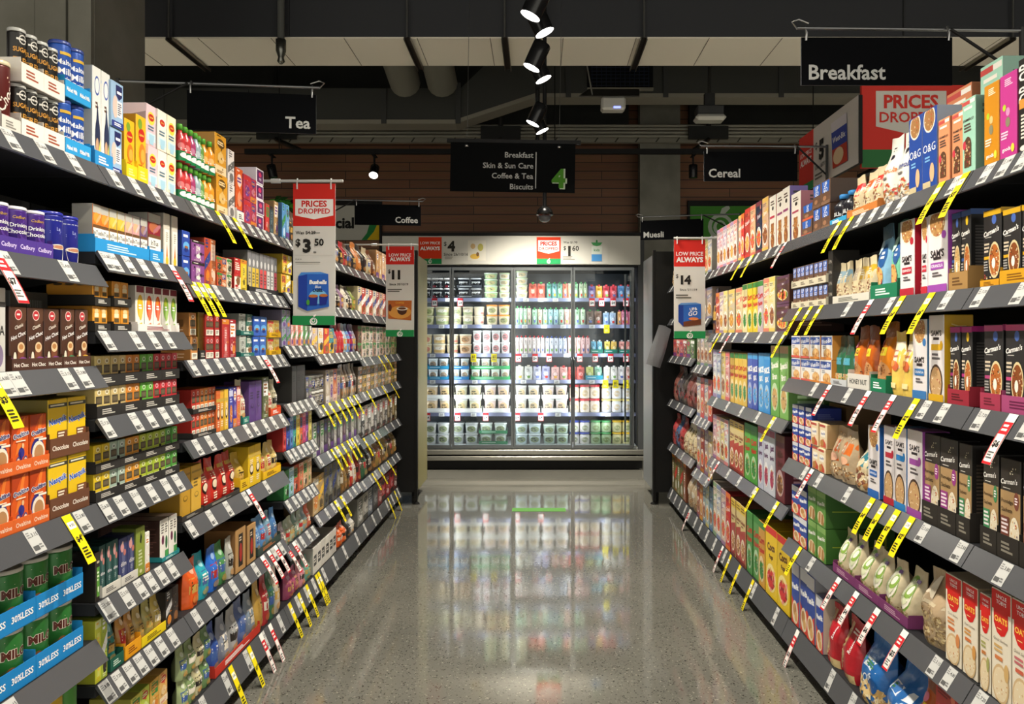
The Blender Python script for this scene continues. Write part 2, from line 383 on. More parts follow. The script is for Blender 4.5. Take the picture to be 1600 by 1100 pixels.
def d_intus(c, k):
    return c, 'a8a59c', [('r', 0, .82, 1, 1, 'b9b6ae'), ('e', .45, .72, .4, .11, mixh(c, 'f8d060', .4)), ('p', [(.4, .58), (1, .75), (1, .86), (.4, .66)], lite(c, .35)), ('r', 0, .5, 1, .57, '6e4a2a'), ('r', 0, .24, 1, .5, 'f6f2ea'), title('InTus', .5, .40, .1, '22201e', mw=.94), ('l', .12, .28, .85, .33, 1, '8a8680'), ('r', .2, .14, .8, .2, mixh(c, 'c83030', .6))], []
def d_hotchoc(c, k):
    return '4a2d22', '33201a', [('p', [(.5, .62), (1, .8), (1, 1), (.3, 1)], '5a3a2a'), ('e', .52, .88, .22, .085, 'f0d8d0'), ('e', .52, .88, .19, .074, 'c23038'), ('r', .42, .87, .62, .9, 'f4e4e0'), title('Classic', .55, .70, .055, 'f4ece0', rot=18, sh=.3, b=.01), title('Hot Choc', .5, .55, .11, 'ffffff', rot=18, sh=.3, mw=.95), ('p', [(.42, .06), (.78, .06), (.88, .34), (.46, .34)], '7a4630'), ('e', .66, .36, .22, .085, 'e6c9a0'), ('e', .66, .37, .14, .045, 'b8804a'), ('e', .28, .16, .1, .13, 'f2e6d2'), ('p', [(.04, .16), (.3, .1), (.7, .16), (.97, .13), (.97, .19), (.7, .21), (.3, .15), (.04, .21)], c)], [('l', .15, .2, .85, .6, 8, '7a5a48')]
def d_oval(c, k):
    els = [('p', [(0, .5), (.5, .9), (1, 1), (0, 1)], 'b83f14'), ('p', [(.2, .3), (.6, .95), (.8, 1), (.5, .4)], 'f08030'), ('r', 0, .04, 1, .2, 'f2e4cc')]
    if k % 2: els += [('e', .45, .32, .42, .24, '2c2a80'), ('e', .5, .28, .4, .22, 'f4ead8'), ('e', .52, .27, .3, .16, 'b98a5c'), ('r', .5, .5, 1, .54, 'f5efe2')]
    else: els += [('e', .55, .34, .18, .1, '31308a'), ('e', .36, .18, .13, .1, '4a4a8a'), ('e', .36, .18, .09, .07, 'f2d8b8'), ('e', .78, .18, .13, .1, '4a4a8a'), ('e', .78, .18, .09, .07, 'f2d8b8'), ('e', .62, .47, .07, .05, 'e8c090'), ('p', [(.46, .36), (.64, .36), (.56, .2), (.5, .2)], '31308a')]
    els += [title('Ovaltine', .5, .68, .13, 'ffffff', b=.09, rot=9, mw=.95), title('Ovaltine', .5, .68, .12, '1c2370', b=.03, rot=9, mw=.9), ('l', .2, .54, .8, .58, 1, 'f8e8d0')]
    return 'dc5a1c', 'b2441a', els, [('p', [(0, .4), (1, .7), (1, 1), (0, 1)], 'c8501c')]
def d_nesq(c, k):
    return 'edc41c', '8a7a2a', [('r', 0, .86, 1, .93, '3c3c34'), ('l', .1, .87, .9, .92, 1, 'e8e4d0'), title('Nesquik', .5, .62, .16, 'ffffff', b=.07, mw=.98, rot=8), title('Nesquik', .5, .62, .15, '2a5ac0', b=.035, mw=.94, rot=8), ('r', .45, .3, 1, .44, '7a4a2e'), ('l', .5, .32, .95, .42, 2, 'f4ead4'), ('e', .45, .18, .4, .13, 'f6f0e0'), ('e', .75, .2, .18, .1, '6a3a22')], [('l', .2, .3, .7, .6, 4, '5a5020')]
def d_milo(c, k):
    return '2f7836', '276030', [('p', [(.1, .62), (.36, .9), (.52, .8), (.7, .96), (.98, .72), (.98, .5), (.1, .46)], 'f0e6cc'), title('MILO', .54, .64, .2, 'f6eedc', b=.08, mw=.8), title('MILO', .54, .64, .18, '5a2418', b=.045, mw=.74), ('l', .62, .18, .95, .4, 3, 'e8f0e0'), title('30', .8, .3, .14, 'ffffff', mw=.2), ('e', .42, .22, .16, .16, '3a5a30'), ('e', .46, .3, .08, .1, '8a5a3a')], []
def d_choc(c, k):
    return '46277e', '3a2068', [('e', .75, .55, .5, .45, '5a3796'), ('e', .9, .5, .5, .45, '46277e'), title('Cadbury', .5, .83, .09, 'c9a24e', sh=.25, mw=.6), title('Drinking', .5, .64, .12, 'ffffff', mw=.68), title('Chocolate', .5, .51, .1, 'ffffff', mw=.68), ('e', .55, .18, .24, .11, 'e4cfa4'), ('e', .48, .22, .1, .07, 'f2e6c8'), ('e', .64, .15, .1, .07, 'c8a878'), ('e', .25, .22, .06, .06, '8a6a30')], []
def d_bluetin(c, k):
    return '20268a', '1a1f70', [('r', 0, .88, 1, .9, 'b8bcd0'), title('La', .55, .7, .08, 'a8b0e0', mw=.3), ('l', .35, .58, .75, .66, 2, '8088c8'), ('p', [(.4, .02), (.7, .02), (.78, .3), (.34, .3)], 'd8d4d4'), ('e', .56, .3, .22, .06, 'e8e2dc'), ('e', .56, .3, .17, .04, 'c88a68')], []
def d_sugar(c, k):
    return '211f1d', '1a1918', [('e', .55, .86, .17, .1, 'd8d4cc'), ('e', .55, .86, .13, .075, '211f1d'), ('r', .3, .84, .8, .88, 'e0dcd4'), title('SUGAR', .5, .64, .17, 'c9903c', mw=.62, b=.03), title('FREE', .5, .42, .2, 'c9903c', mw=.6, b=.03), ('l', .3, .2, .7, .3, 2, 'b8b4ac')], []
def d_malted(c, k):
    return '2450a8', '1d4290', [('r', 0, 0, 1, .24, '2a9ad8'), title('Malted', .5, .66, .16, 'ffffff', mw=.62), title('Milk', .5, .48, .15, 'ffffff', mw=.5), title('Drink', .5, .33, .09, 'ffffff', mw=.5), ('r', .3, .8, .7, .86, 'd8b040'), ('p', [(.3, .2), (.7, .28), (.75, .23), (.4, .12)], 'e8f4fc')], []
def d_maroon(c, k):
    return '5a1e1c', '4a1816', [('r', .0, 0, .22, 1, 'b88a4a'), title('Choc', .56, .5, .2, 'f6ece0', rot=60, sh=.3, mw=.7), ('l', .35, .75, .75, .85, 2, 'e0c8b0'), ('e', .6, .14, .16, .1, 'c05a5a')], []
def d_drop(c, k):
    return 'e4e4e0', 'b4b6b4', [('e', .5, .82, .3, .1, '3a58a8'), ('e', .5, .82, .24, .078, 'eeeeea'), ('l', .3, .58, .7, .66, 2, '6a4a3a'), ('e', .56, .3, .3, .2, '232c4c'), ('p', [(.38, .42), (.74, .42), (.52, .66)], '232c4c'), ('e', .5, .2, .18, .09, 'c8a080'), ('p', [(.6, .05), (.9, .12), (.85, .3), (.7, .2)], 'd8d060')], [('l', .1, .3, .6, .7, 12, '8aa0b0'), ('r', 0, .86, .5, .89, '4a90c8')]
def d_babyblue(c, k):
    return '9cbcdc', '8cabc8', [('p', [(.35, .95), (.9, .95), (.9, .72), (.62, .62), (.35, .72)], '22285e'), ('r', .45, .76, .85, .82, 'ffffff'), ('e', .3, .45, .22, .25, 'e8c4b8'), ('r', .45, .25, .88, .6, 'f0eef0'), ('l', .5, .28, .84, .56, 6, '5a5a6a'), ('r', 0, 0, 1, .14, '2c3c8e'), ('l', .2, .03, .8, .11, 2, 'ffffff')], []
def d_lipton(c, k):
    return c, dark(c, .25) if c != 'f2e8e0' else 'c9a8a4', [('e', .5, .68, .36, .16, 'f6d84a' if k % 2 else lite(c, .4)), ('e', .5, .70, .3, .085, 'c4261e'), title('Lipton', .5, .70, .06, 'f6e060', mw=.5), ('r', .05, .12, .95, .32, 'cfe4ec'), ('l', .15, .36, .85, .5, 2, '5a7a90'), ('p', [(.3, .04), (.7, .04), (.8, .28), (.24, .28)], 'a8d0e4')], [('p', [(0, .6), (1, .8), (1, 1), (0, 1)], lite(c, .2))]
def d_iced(c, k):
    return 'ecb81e', 'c08a18', [('e', .5, .72, .3, .1, 'c4261e'), title('Lipton', .5, .72, .05, 'f6e060', mw=.5), ('e', .35, .88, .2, .08, '7aa030'), ('e', .55, .44, .3, .16, 'd87a1c'), ('e', .6, .42, .2, .1, 'f0a840'), title('TEA', .5, .24, .07, 'c85a14', mw=.6), ('r', 0, 0, 1, .12, 'f0cc20')], []
def d_syrup(c, k):
    return c, dark(c, .2), [('e', .5, .72, .4, .2, c), ('e', .35, .62, .2, .14, lite(c, .35)), ('r', 0, 0, 1, .42, '1c7a46'), ('e', .55, .24, .28, .12, 'f2f4f0'), ('l', .3, .44, .8, .56, 2, 'f0f4f0')], []
def d_square(c, k):
    return 'efeaf0', 'c8c2cc', [('r', .08, .08, .92, .9, '5a2260'), ('e', .5, .62, .2, .16, 'd83a6a'), title('999', .5, .3, .2, 'f0e4f4', mw=.5)], []
def d_dilmah(c, k):
    return c, dark(c, .3), [('p', [(.45, .1), (.62, .1), (.72, .7), (.5, .95), (.3, .7)], lite(c, .18)), ('e', .35, .8, .22, .1, 'd89a98'), ('e', .66, .68, .16, .07, 'c87870'), ('e', .4, .9, .1, .04, 'e8c8b8'), title('dilm', .5, .44, .1, 'e8e4ea', mw=.7), ('l', .3, .24, .7, .34, 3, lite(c, .5))], [('l', .2, .1, .9, .6, 6, lite(c, .4))]
def d_olive(c, k):
    return c, dark(c, .3), [('p', [(.4, .7), (.56, .66), (.75, .95), (.6, .8), (.5, .92)], '1c2410'), ('l', .25, .2, .75, .55, 5, lite(c, .55)), ('e', .5, .1, .15, .04, 'd8d4a0')], []
def d_bigdark(c, k):
    return 'f0ece4', '3c2620', [('e', .3, .5, .15, .12, '6a2a4a'), ('l', .1, .65, .45, .9, 4, '6a6460'), ('e', .72, .42, .14, .16, '2c6a3c'), ('r', .55, .05, .95, .22, '4aa050'), ('l', .56, .65, .92, .9, 4, '6a6460')], [('l', .05, .05, .95, .92, 22, '6a4840')]
def d_coin(c, k): # tall plain packet with one roundel
    return c, dark(c, .15), [('l', .2, .55, .8, .75, 3, dark(c, .45)), ('e', .5, .4, .22, .06, dark(c, .35)), ('e', .5, .41, .16, .04, c), ('r', 0, .86, 1, .9, dark(c, .2))], []
def d_redpack(c, k):
    return c, dark(c, .2), [('r', 0, .72, 1, .8, 'c8a848'), ('e', .5, .42, .3, .13, '2c1412'), ('e', .5, .44, .24, .09, 'f0dcc0'), ('l', .25, .54, .75, .68, 3, 'f4e0c8'), ('l', .25, .1, .75, .26, 3, 'f4e0c8')], []
def d_kraftlabel(c, k):
    return 'b98e58', '8a6238', [('r', .28, .12, .72, .88, '241a16'), ('e', .5, .44, .14, .22, 'b8261e'), ('l', .34, .7, .66, .82, 2, 'e8d8c0')], []
def d_bushells(c, k):
    return c, dark(c, .2), [('l', .12, .7, .88, .88, 1, 'ffffff'), ('e', .5, .4, .42, .18, '6ab0e8'), ('e', .5, .28, .26, .12, '1c2c78'), ('e', .5, .36, .24, .05, 'a8642c')], []
def d_label2(c, k): # grey-topped packet with a bright band
    return '7c7c80', '5c5c60', [('r', .1, .08, .9, .6, c), ('e', .5, .72, .26, .09, 'd8d8d8'), ('l', .2, .2, .8, .5, 4, dark(c, .45)), ('r', 0, 0, 1, .07, '2c2c2e')], []
def d_carman(c, k):
    R = R_(k); f = R.choice(['b8682c', '8a4a20', 'd8b070']); e = ['d8b070', 'f2e4c8', '6a3418', 'b8402c', 'e8c890']
    return '2c2a2b', '1c1b1c', [('r', 0, .93, 1, 1, c), ('e', .62, .87, .13, .06, 'e8c020' if k % 2 else '4a6ab8'), title("Carman's", .46, .72, .105, 'f8f6f2', rot=10, sh=.25, mw=.9, b=.03), ('l', .12, .64, .6, .655, 1, 'd8d4cc'), ('l', .06, .44, .4, .58, 3, 'd8c8b0'), ('r', .05, .36, .38, .40, c), *bowl(.66, .34, .33, .24, 'e4d0a0', f, e), ('e', .62, .3, .1, .07, 'f6f2e6'), ('s', .3, .12, .24, .09, 9, e, .03), ('l', .06, .2, .3, .34, 4, 'a8a4a0')], [('r', 0, .93, 1, 1, c), ('l', .2, .2, .8, .8, 16, '4a4746')]
def d_porridge(c, k):
    return '35302c', '201d1b', [('r', 0, 0, 1, .68, 'b08f63'), ('s', .6, .9, .2, .05, 6, ['d8c850', 'e8e0c0'], .03), title("Carman's", .44, .78, .09, 'f8f6f2', rot=6, sh=.2, mw=.84), ('l', .14, .70, .6, .715, 1, 'd8d4cc'), ('e', .82, .6, .13, .09, c), ('l', .74, .56, .9, .64, 3, 'f4e8ee'), title('Porridge', .36, .57, .07, '3c2c1c', mw=.6, b=.01), title('Sachets', .34, .49, .065, '3c2c1c', mw=.55, b=.01), ('r', .03, .22, .46, .42, c), ('l', .07, .24, .42, .4, 4, 'f0e4e8'), *bowl(.74, .24, .25, .2, 'ece2cc', 'e8dcc2', ['f6efe0', 'c8503c', '5a3a5a', 'd8b070'], 22)], [('l', .2, .2, .8, .8, 16, '4a4038')]
def d_sams(c, k):
    return 'e6e0e2', c, [*bowl(.5, .88, .46, .2, 'f0eadc', 'b98850', ['8a5a2c', 'd8b070', 'f0e0c0', 'a8483c'], 44), ('e', .84, .72, .12, .05, c), title("SAM'S", .5, .5, .12, '2a2226', mw=.7, b=.03), ('r', .3, .42, .7, .455, '2a2226'), ('r', .16, .3, .84, .385, c), title('GRANOLA', .5, .343, .045, 'ffffff', mw=.6, b=.01), ('l', .25, .2, .75, .27, 2, '5a5458'), ('r', 0, 0, 1, .11, c)], [title("SAM'S PANTRY", .5, .6, .3, lite(c, .5), rot=90, mw=.6), ('l', .2, .05, .8, .2, 3, lite(c, .5))]
def d_samsoat(c, k):
    return 'e4dee0', c, [title("SAM'S", .5, .8, .1, '2a2226', mw=.7, b=.03), ('r', .3, .72, .7, .75, '2a2226'), ('r', .16, .6, .84, .67, c), ('l', .22, .48, .78, .57, 2, '5a5458'), ('e', .85, .66, .1, .05, c), *bowl(.5, .22, .44, .22, '4a3428', 'c8a070', ['e8d0a8', 'a87848', 'f2e6cc', 'a8503c'], 24), ('r', 0, 0, 1, .09, c)], [title("SAM'S PANTRY", .5, .6, .3, lite(c, .5), rot=90, mw=.6)]
def d_oats(c, k):
    return 'ede3cf', '9a8a70', [('r', 0, .82, 1, 1, 'd8211c'), title('UNCLE', .52, .95, .035, 'ffffff', mw=.6), title('TOBYS', .52, .90, .035, 'ffffff', mw=.6), ('p', [(.12, .84), (.88, .84), (.88, .7), (.7, .62), (.5, .6), (.3, .62), (.12, .7)], 'd8211c'), title('OATS', .5, .745, .085, 'f4c84c', mw=.68, b=.03), ('l', .3, .655, .7, .67, 1, 'f4d890'), title('Quick Sachets', .5, .56, .03, '6a5a48', sh=.3, mw=.8, b=0), ('l', .15, .44, .85, .52, 2, c), ('r', .2, .38, .6, .415, mixh(c, 'd86030', .6)), *bowl(.5, .17, .44, .18, 'd8b888', 'ecd8b4', ['f6ecd6', 'd8b888', mixh(c, 'c88850', .5)], 16), ('e', .82, .3, .12, .08, c)], [('l', .1, .2, .5, .8, 10, 'c8b898')]
def d_og(c, k):
    return '24489c', '8a94a8', [*bowl(.5, .88, .42, .17, 'f0e8da', 'a87848', OATC, 26), title('O&G', .5, .52, .17, 'ffffff', mw=.86, b=-.005), ('l', .2, .34, .6, .42, 2, '7ab0e0'), ('e', .7, .2, .16, .12, 'd8b088'), ('r', .05, .02, .6, .1, 'c8b890')], []
def d_farmer(c, k):
    return c, dark(c, .2), [('r', 0, .93, .6, .98, 'c8504c'), ('r', .6, .93, 1, .98, 'f0ece4'), ('l', .15, .84, .8, .9, 1, 'f6efe4'), title('FARMER JO', .5, .72, .055, '4a3c34', mw=.8), ('l', .15, .56, .8, .68, 3, '5a4a40'), ('r', .18, .1, .72, .4, '5a3c28'), ('e', .45, .4, .27, .1, '5a3c28'), ('s', .45, .27, .25, .18, 40, ['c8a070', '7a4a28', 'e8d0a0', '9a2c3c'], .05), ('e', .2, .4, .12, .06, 'c8384c')], [('l', .2, .75, .8, .9, 2, dark(c, .5))]
def d_gooda(c, k):
    return c, dark(c, .25), [('l', .3, .86, .8, .95, 4, lite(c, .75)), ('e', .28, .62, .1, .04, 'b8d030'), ('e', .5, .56, .12, .05, lite(c, .45)), ('e', .5, .44, .14, .06, '8a8468'), ('l', .1, .24, .6, .34, 3, lite(c, .8)), title('goods', .42, .12, .06, 'ffffff', mw=.6), ('e', .8, .12, .1, .05, 'f0d840')], []
def d_blackgold(c, k):
    return '23201e', 'b8863c', [title('DR OB', .35, .75, .35, 'f4f0e8', rot=90, mw=.4), ('r', .05, .48, .7, .58, 'd8913c'), ('l', .15, .15, .7, .42, 7, 'e8e0d4'), ('e', .3, .06, .2, .03, 'f0e8dc')], []
def d_bear(c, k):
    return 'e8e2d6', c, [('l', .2, .82, .85, .92, 2, '5a4a40'), ('e', .55, .77, .14, .04, '3a3430'), ('l', .1, .56, .9, .64, 1, mixh(c, 'c83050', .5)), ('e', .5, .38, .22, .11, 'b07038'), ('e', .35, .46, .08, .035, 'a06030'), ('e', .65, .46, .08, .035, 'a06030'), ('e', .5, .16, .28, .14, '9a5c2c'), ('s', .5, .28, .3, .2, 24, ['d8a860', '8a4a22', 'c88840'], .05)], [('e', .5, .5, .3, .25, '4a6ac0'), ('l', .2, .78, .8, .92, 2, '3a3a3a'), title('999', .5, .5, .3, 'ffffff', rot=80, mw=.4)]
def d_upgo(c, k):
    return '6a4c3a', '4c382c', [('p', [(.12, .5), (.88, .5), (.95, .96), (.06, .96)], '2c62c0'), title('UP', .5, .82, .2, 'ffffff', mw=.6), title('GO', .5, .6, .2, 'ffffff', mw=.6), ('e', .4, .26, .2, .1, 'a87a5a'), ('r', 0, 0, 1, .14, c)], []
def d_weet(c, k):
    return '2b48a0', c, [('r', 0, .8, 1, 1, 'd8dae0'), title('Weet-Bix', .5, .62, .17, 'ffffff', b=.05, mw=.94, rot=8), ('p', [(0, .44), (.5, .3), (1, .42), (1, 0), (0, 0)], 'd8402c'), ('e', .5, .2, .42, .19, 'ecdcc0'), ('e', .45, .24, .24, .1, 'c08a4c'), ('e', .62, .14, .2, .08, 'd8a868')], [('l', .2, .2, .8, .7, 5, lite(c, .3))]
def d_weetcream(c, k):
    return 'ecd8b4', 'c8a878', [('r', 0, .86, .8, .96, 'b84a3c'), ('r', .18, .46, .8, .74, 'f6f0e4'), title('Weet-Bix', .5, .6, .16, '2b48a0', mw=.58, rot=6), ('p', [(.1, .04), (.9, .04), (.9, .2), (.5, .4)], 'c8503c'), ('e', .35, .2, .24, .14, 'b8803c')], []
def d_weetgreen(c, k):
    return '5f9440', '3c6a2c', [('r', 0, .84, 1, 1, '86b060'), title('Weet-Bix', .5, .66, .15, 'f6f6f0', b=.04, mw=.9, rot=8), ('e', .5, .24, .4, .2, 'e8d8b4'), ('p', [(.2, .05), (.45, .1), (.5, .4), (.3, .4)], 'c08a4c'), ('p', [(.55, .08), (.85, .05), (.8, .36), (.6, .4)], 'b07c40')], [('r', .1, .48, .9, .5, 'a8b838'), ('r', .85, .05, .88, .95, 'a8b838')]
def d_bites(c, k):
    return 'e9e5e0', 'd8903c', [('r', 0, .62, 1, .95, '3a58a8'), title('Weet-Bix', .5, .78, .2, 'ffffff', mw=.9, rot=6), ('l', .15, .44, .6, .58, 2, '8a8a90'), ('e', .6, .24, .36, .22, 'd8a060'), ('s', .6, .24, .3, .18, 12, ['b8742c', 'e8c080'], .08), ('r', 0, 0, 1, .1, c)], []
def d_cereal(c, k):
    """tall breakfast cereal front: band with a name, splash of milk and a heap of cereal"""
    R = R_(k); a = mixh(R.choice(['d8302c', '2b48a0', '2c7a38', 'f2c420', '6a3a8c']), c, .3); p = R.choice([['d8a048', 'b87028', 'f0d080'], ['8a4a24', 'c88848', 'e8c890'], ['d84a3c', 'f0c040', '5aa040']])
    wd = R.choice(['Puffs', 'Oats', 'Flakes', 'Crunch', 'Loops', 'Bran'])
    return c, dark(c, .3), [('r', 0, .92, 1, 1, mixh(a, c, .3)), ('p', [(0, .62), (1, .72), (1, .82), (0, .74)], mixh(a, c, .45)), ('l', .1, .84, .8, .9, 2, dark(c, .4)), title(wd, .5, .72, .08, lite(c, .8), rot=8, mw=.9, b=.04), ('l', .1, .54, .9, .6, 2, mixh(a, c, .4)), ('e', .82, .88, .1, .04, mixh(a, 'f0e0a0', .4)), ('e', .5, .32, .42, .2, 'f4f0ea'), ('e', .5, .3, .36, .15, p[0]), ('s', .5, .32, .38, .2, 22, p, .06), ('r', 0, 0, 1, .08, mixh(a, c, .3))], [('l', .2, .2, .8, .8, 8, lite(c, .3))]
def d_wordy(w1, w2, tc, oc):
    def f(c, k):
        return c, dark(c, .25), [('r', 0, .9, 1, 1, oc), title(w1, .5, .72, .12, tc, mw=.92, b=.05, rot=6), title(w2, .5, .57, .09, tc, mw=.9, b=.04, rot=6), ('e', .5, .28, .42, .2, lite(c, .55)), ('e', .5, .26, .34, .14, oc), ('s', .5, .28, .36, .18, 18, [dark(oc, .3), lite(oc, .5), 'd8a860'], .07)], [('l', .2, .2, .8, .8, 8, lite(c, .4))]
    return f
def d_sultana(c, k): # pale top, red lower half, scattered fruit
    return 'd8c48a', dark(c, .35), [('r', 0, .86, 1, 1, 'e0c040'), ('l', .1, .88, .9, .97, 2, '7a5a20'), ('r', 0, 0, 1, .5, c), ('p', [(0, .5), (1, .5), (1, .62), (0, .55)], c), title('Sultana', .5, .72, .07, '8a2c24', mw=.85), ('l', .15, .62, .85, .67, 1, '8a6a40'), ('e', .5, .27, .4, .18, 'e8dcc4'), ('e', .5, .25, .33, .13, 'c08a50'), ('s', .5, .27, .36, .16, 26, ['8a4a28', 'd8b070', '5a2c24', 'e8d8b0'], .06), ('r', 0, 0, 1, .06, dark(c, .3))], [('l', .2, .2, .8, .8, 8, dark(c, .1))]
d_nice = d_wordy('NICE', 'BIX', 'ffffff', '4aa0e0'); d_just = d_wordy('Just', 'Right', '5a2c5a', 'a83a5a'); d_green = d_wordy('Special', 'Bran', 'f4f4e8', 'c8a060'); d_yellow = d_wordy('Coco', 'Pops', '5a2c18', 'd8282c'); d_loops = d_wordy('Corn', 'Flakes', 'c8281e', '3c8a3a'); d_choc2 = d_wordy('Milo', 'Duo', '4a2418', '7a4a2c')
# bags
def d_bagoats(c, k):
    return 'b8a284', 'a08c70', [('r', 0, .35, 1, .75, c), ('l', .2, .55, .8, .7, 2, 'f6f0e6'), ('e', .5, .42, .3, .08, lite(c, .5)), ('s', .5, .18, .46, .16, 60, OATC[:4], .035), ('s', .5, .83, .4, .06, 16, OATC[:3], .035)], []
def d_greenbag(c, k):
    return 'cdbf9e', 'b09c7c', [('e', .42, .52, .4, .34, '7fa84a'), ('e', .46, .54, .34, .29, 'f0ecdc'), ('e', .5, .56, .24, .22, 'dfe4c0'), ('e', .62, .6, .17, .13, '8cb050'), ('e', .60, .62, .1, .08, 'f0ecdc'), ('r', .55, .76, .82, .82, '6a3a8c'), title('Organic', .42, .5, .05, '7a8a3c', mw=.4, b=0), ('e', .3, .2, .22, .06, 'b8985c'), ('s', .5, .14, .46, .12, 60, ['a8926c', 'd8c8a0', '8a744c'], .03)], []
def d_clearoats(c, k):
    return 'b39b7c', '9c8464', [('s', .5, .28, .48, .26, 240, ['9c8058', 'c8b080', '8a6e48', 'd8c498'], .028), ('r', 0, .56, 1, .6, 'cabb9c'), ('p', [(.2, .66), (.5, .62), (.42, .92), (.3, .9)], 'e0d4bc')], []
def d_palm(c, k):
    return '2c6a48', '24543a', [('r', 0, .62, 1, 1, '44584c'), ('e', .45, .74, .36, .1, '1c3c30'), ('r', 0, .42, 1, .56, '58a8c0'), ('p', [(0, .38), (1, .48), (1, .56), (0, .46)], '6ac048'), ('p', [(0, .24), (1, .36), (1, .4), (0, .32)], 'e06828'), ('r', 0, .0, 1, .24, 'd8c8a0'), ('s', .5, .13, .45, .1, 26, ['e8a040', 'c87030', '9ab040', 'f0e0b0'], .05)], []
def d_orangebag(c, k):
    return c, dark(c, .25), [('r', 0, .78, 1, 1, dark(c, .35)), ('r', .1, .52, .7, .64, 'e8d030'), ('l', .16, .54, .64, .62, 2, '7a3014'), ('e', .5, .26, .4, .17, 'c8905c'), ('s', .5, .26, .38, .16, 36, ['a86838', 'e0b078', '7a4422'], .04), ('e', .25, .7, .12, .05, 'd87890')], []
def d_apricot(c, k):
    return 'e9c860', 'c8a040', [('r', 0, .42, 1, .84, 'f0e4cc'), title('Apricot', .45, .7, .05, 'c0392c', mw=.7), title('Crunch', .45, .62, .05, 'c0392c', mw=.7), ('e', .6, .46, .24, .08, 'd86a3c'), ('e', .4, .5, .14, .05, 'e89a50'), ('r', .1, .12, .7, .2, 'f2dca0'), ('p', [(0, .28), (1, .36), (1, .42), (0, .4)], 'dcb040')], []
def d_granola(c, k):
    return 'e6e2da', 'c8c0b4', [('l', .3, .78, .7, .86, 2, '3a3430'), ('e', .5, .7, .16, .04, '2c2a38'), title('Granola', .5, .5, .11, c, mw=.9, sh=.25), ('l', .2, .36, .8, .42, 1, '7a746c'), ('s', .5, .16, .46, .15, 70, OATC, .05)], []
def d_mintbag(c, k):
    return c, dark(c, .2), [('r', 0, .8, 1, 1, dark(c, .45)), ('e', .62, .58, .24, .16, '2c5a98'), ('l', .5, .52, .76, .64, 2, 'ffffff'), ('e', .4, .3, .34, .14, 'e0b068'), ('s', .4, .3, .34, .14, 26, ['f0e0b8', 'b8803c', 'c85a4a'], .05), ('e', .3, .7, .18, .1, lite(c, .5)), ('r', 0, 0, 1, .1, '1c7a56')], []
def d_nutbag(c, k):
    return 'd8c8a4', 'a89878', [('r', 0, .5, 1, .8, c), ('l', .2, .58, .8, .74, 3, 'f8f2e4'), ('s', .5, .25, .46, .22, 40, ['e8d4a8', 'a87848', 'f4ead0', '7a4a3c'], .06)], []
def d_redbag(c, k):
    return 'b81f2c', '90181f', [('r', .0, .1, .35, .9, 'cfb88c'), ('s', .18, .5, .16, .36, 50, ['e8dcb8', 'a08858', 'c8b080'], .05), title('Roasted', .68, .6, .1, 'ffffff', rot=78, sh=.2, mw=.5), ('l', .45, .75, .9, .85, 2, 'f4e4e0'), ('r', .4, 0, 1, .14, 'e0c890')], []
def d_bluebag(c, k):
    return '2a70bc', '1d5490', [('r', .15, .56, .8, .68, 'e8eef4'), ('l', .2, .58, .75, .66, 2, '2c7a48'), title('Oats', .55, .44, .13, 'f4f6f8', rot=30, sh=.2, mw=.7), ('s', .5, .2, .44, .18, 50, ['e4c890', 'c8a060', 'f0e0b8'], .06), ('e', .75, .35, .1, .12, '1f5aa0')], []
def d_foil(c, k):
    R = R_(k); a = R.choice(['c8a050', 'e8e0d0', 'b02c2c', '3a5a9a', '2a2422'])
    return c, dark(c, .3), [('r', .1, .3, .9, .62, a), ('l', .2, .36, .8, .56, 3, dark(a, .6) if a in ('e8e0d0', 'c8a050') else 'f0ece4'), ('e', .5, .76, .2, .07, lite(c, .5)), ('e', .5, .16, .3, .08, mixh(c, 'c8843c', .6))], []
def d_fruitbag(c, k):
    return mixh(c, 'a89890', .35), dark(c, .2), [('r', 0, .55, 1, .8, c), ('l', .2, .6, .8, .76, 2, 'd8ccc8'), ('s', .5, .27, .44, .22, 40, [dark(c, .5), lite(c, .3), '8a3030', '5a4038'], .07), ('s', .5, .87, .4, .05, 10, ['d8d4d0', dark(c, .4)], .05)], []
# chilled
def d_tub(c, k):
    if k % 3 == 1: return c, c, [('r', .1, .12, .9, .45, mixh(c, ['7a9a5c', 'b85040', '4a6aa0', 'c8983c'][k % 4], .5)), ('e', .5, .62, .2, .22, lite(c, .5)), ('l', .3, .52, .7, .74, 2, dark(c, .5) if int(c[:2], 16) > 120 else 'f4f0ee')], []
    if k % 3 == 2: return c, c, [('p', [(.15, .1), (.9, .5), (.9, .1)], mixh(c, ['d87a3c', 'c83a40', '6a8a4c', '8a6a9a'][k % 4], .5)), ('l', .2, .5, .75, .85, 2, dark(c, .5) if int(c[:2], 16) > 120 else 'f4f0ee'), ('e', .7, .3, .1, .16, mixh(c, 'a83a3c', .6))], []
    return c, c, [('e', .5, .5, .22, .36, mixh(c, ['c8a060', '8a5a30', 'a83a3c', '6a7a3c'][k % 4], .55)), ('l', .34, .3, .66, .7, 2, dark(c, .55) if int(c[:2], 16) > 120 else 'f4f0ee')], []
def d_black(c, k):
    return '26282e', '26282e', [('r', .2, .25, .8, .75, '1a1c20'), ('t', 'yopro', .5, .6, .34, 'f0f0f0', {'mw': .5}), ('r', .15, .05, .42, .3, c), ('l', .45, .1, .85, .26, 1, 'e8e8e8')], []
def d_pouch(c, k):
    return lite(c, .12), lite(c, .1), [('e', .5, .42, .36, .22, dark(c, .15)), ('e', .5, .44, .24, .14, lite(c, .45)), ('l', .25, .66, .75, .82, 2, dark(c, .35)), ('e', .55, .22, .2, .1, ['c83a30', 'e8b040', '6aa040', '5a6ab0'][k % 4])], []
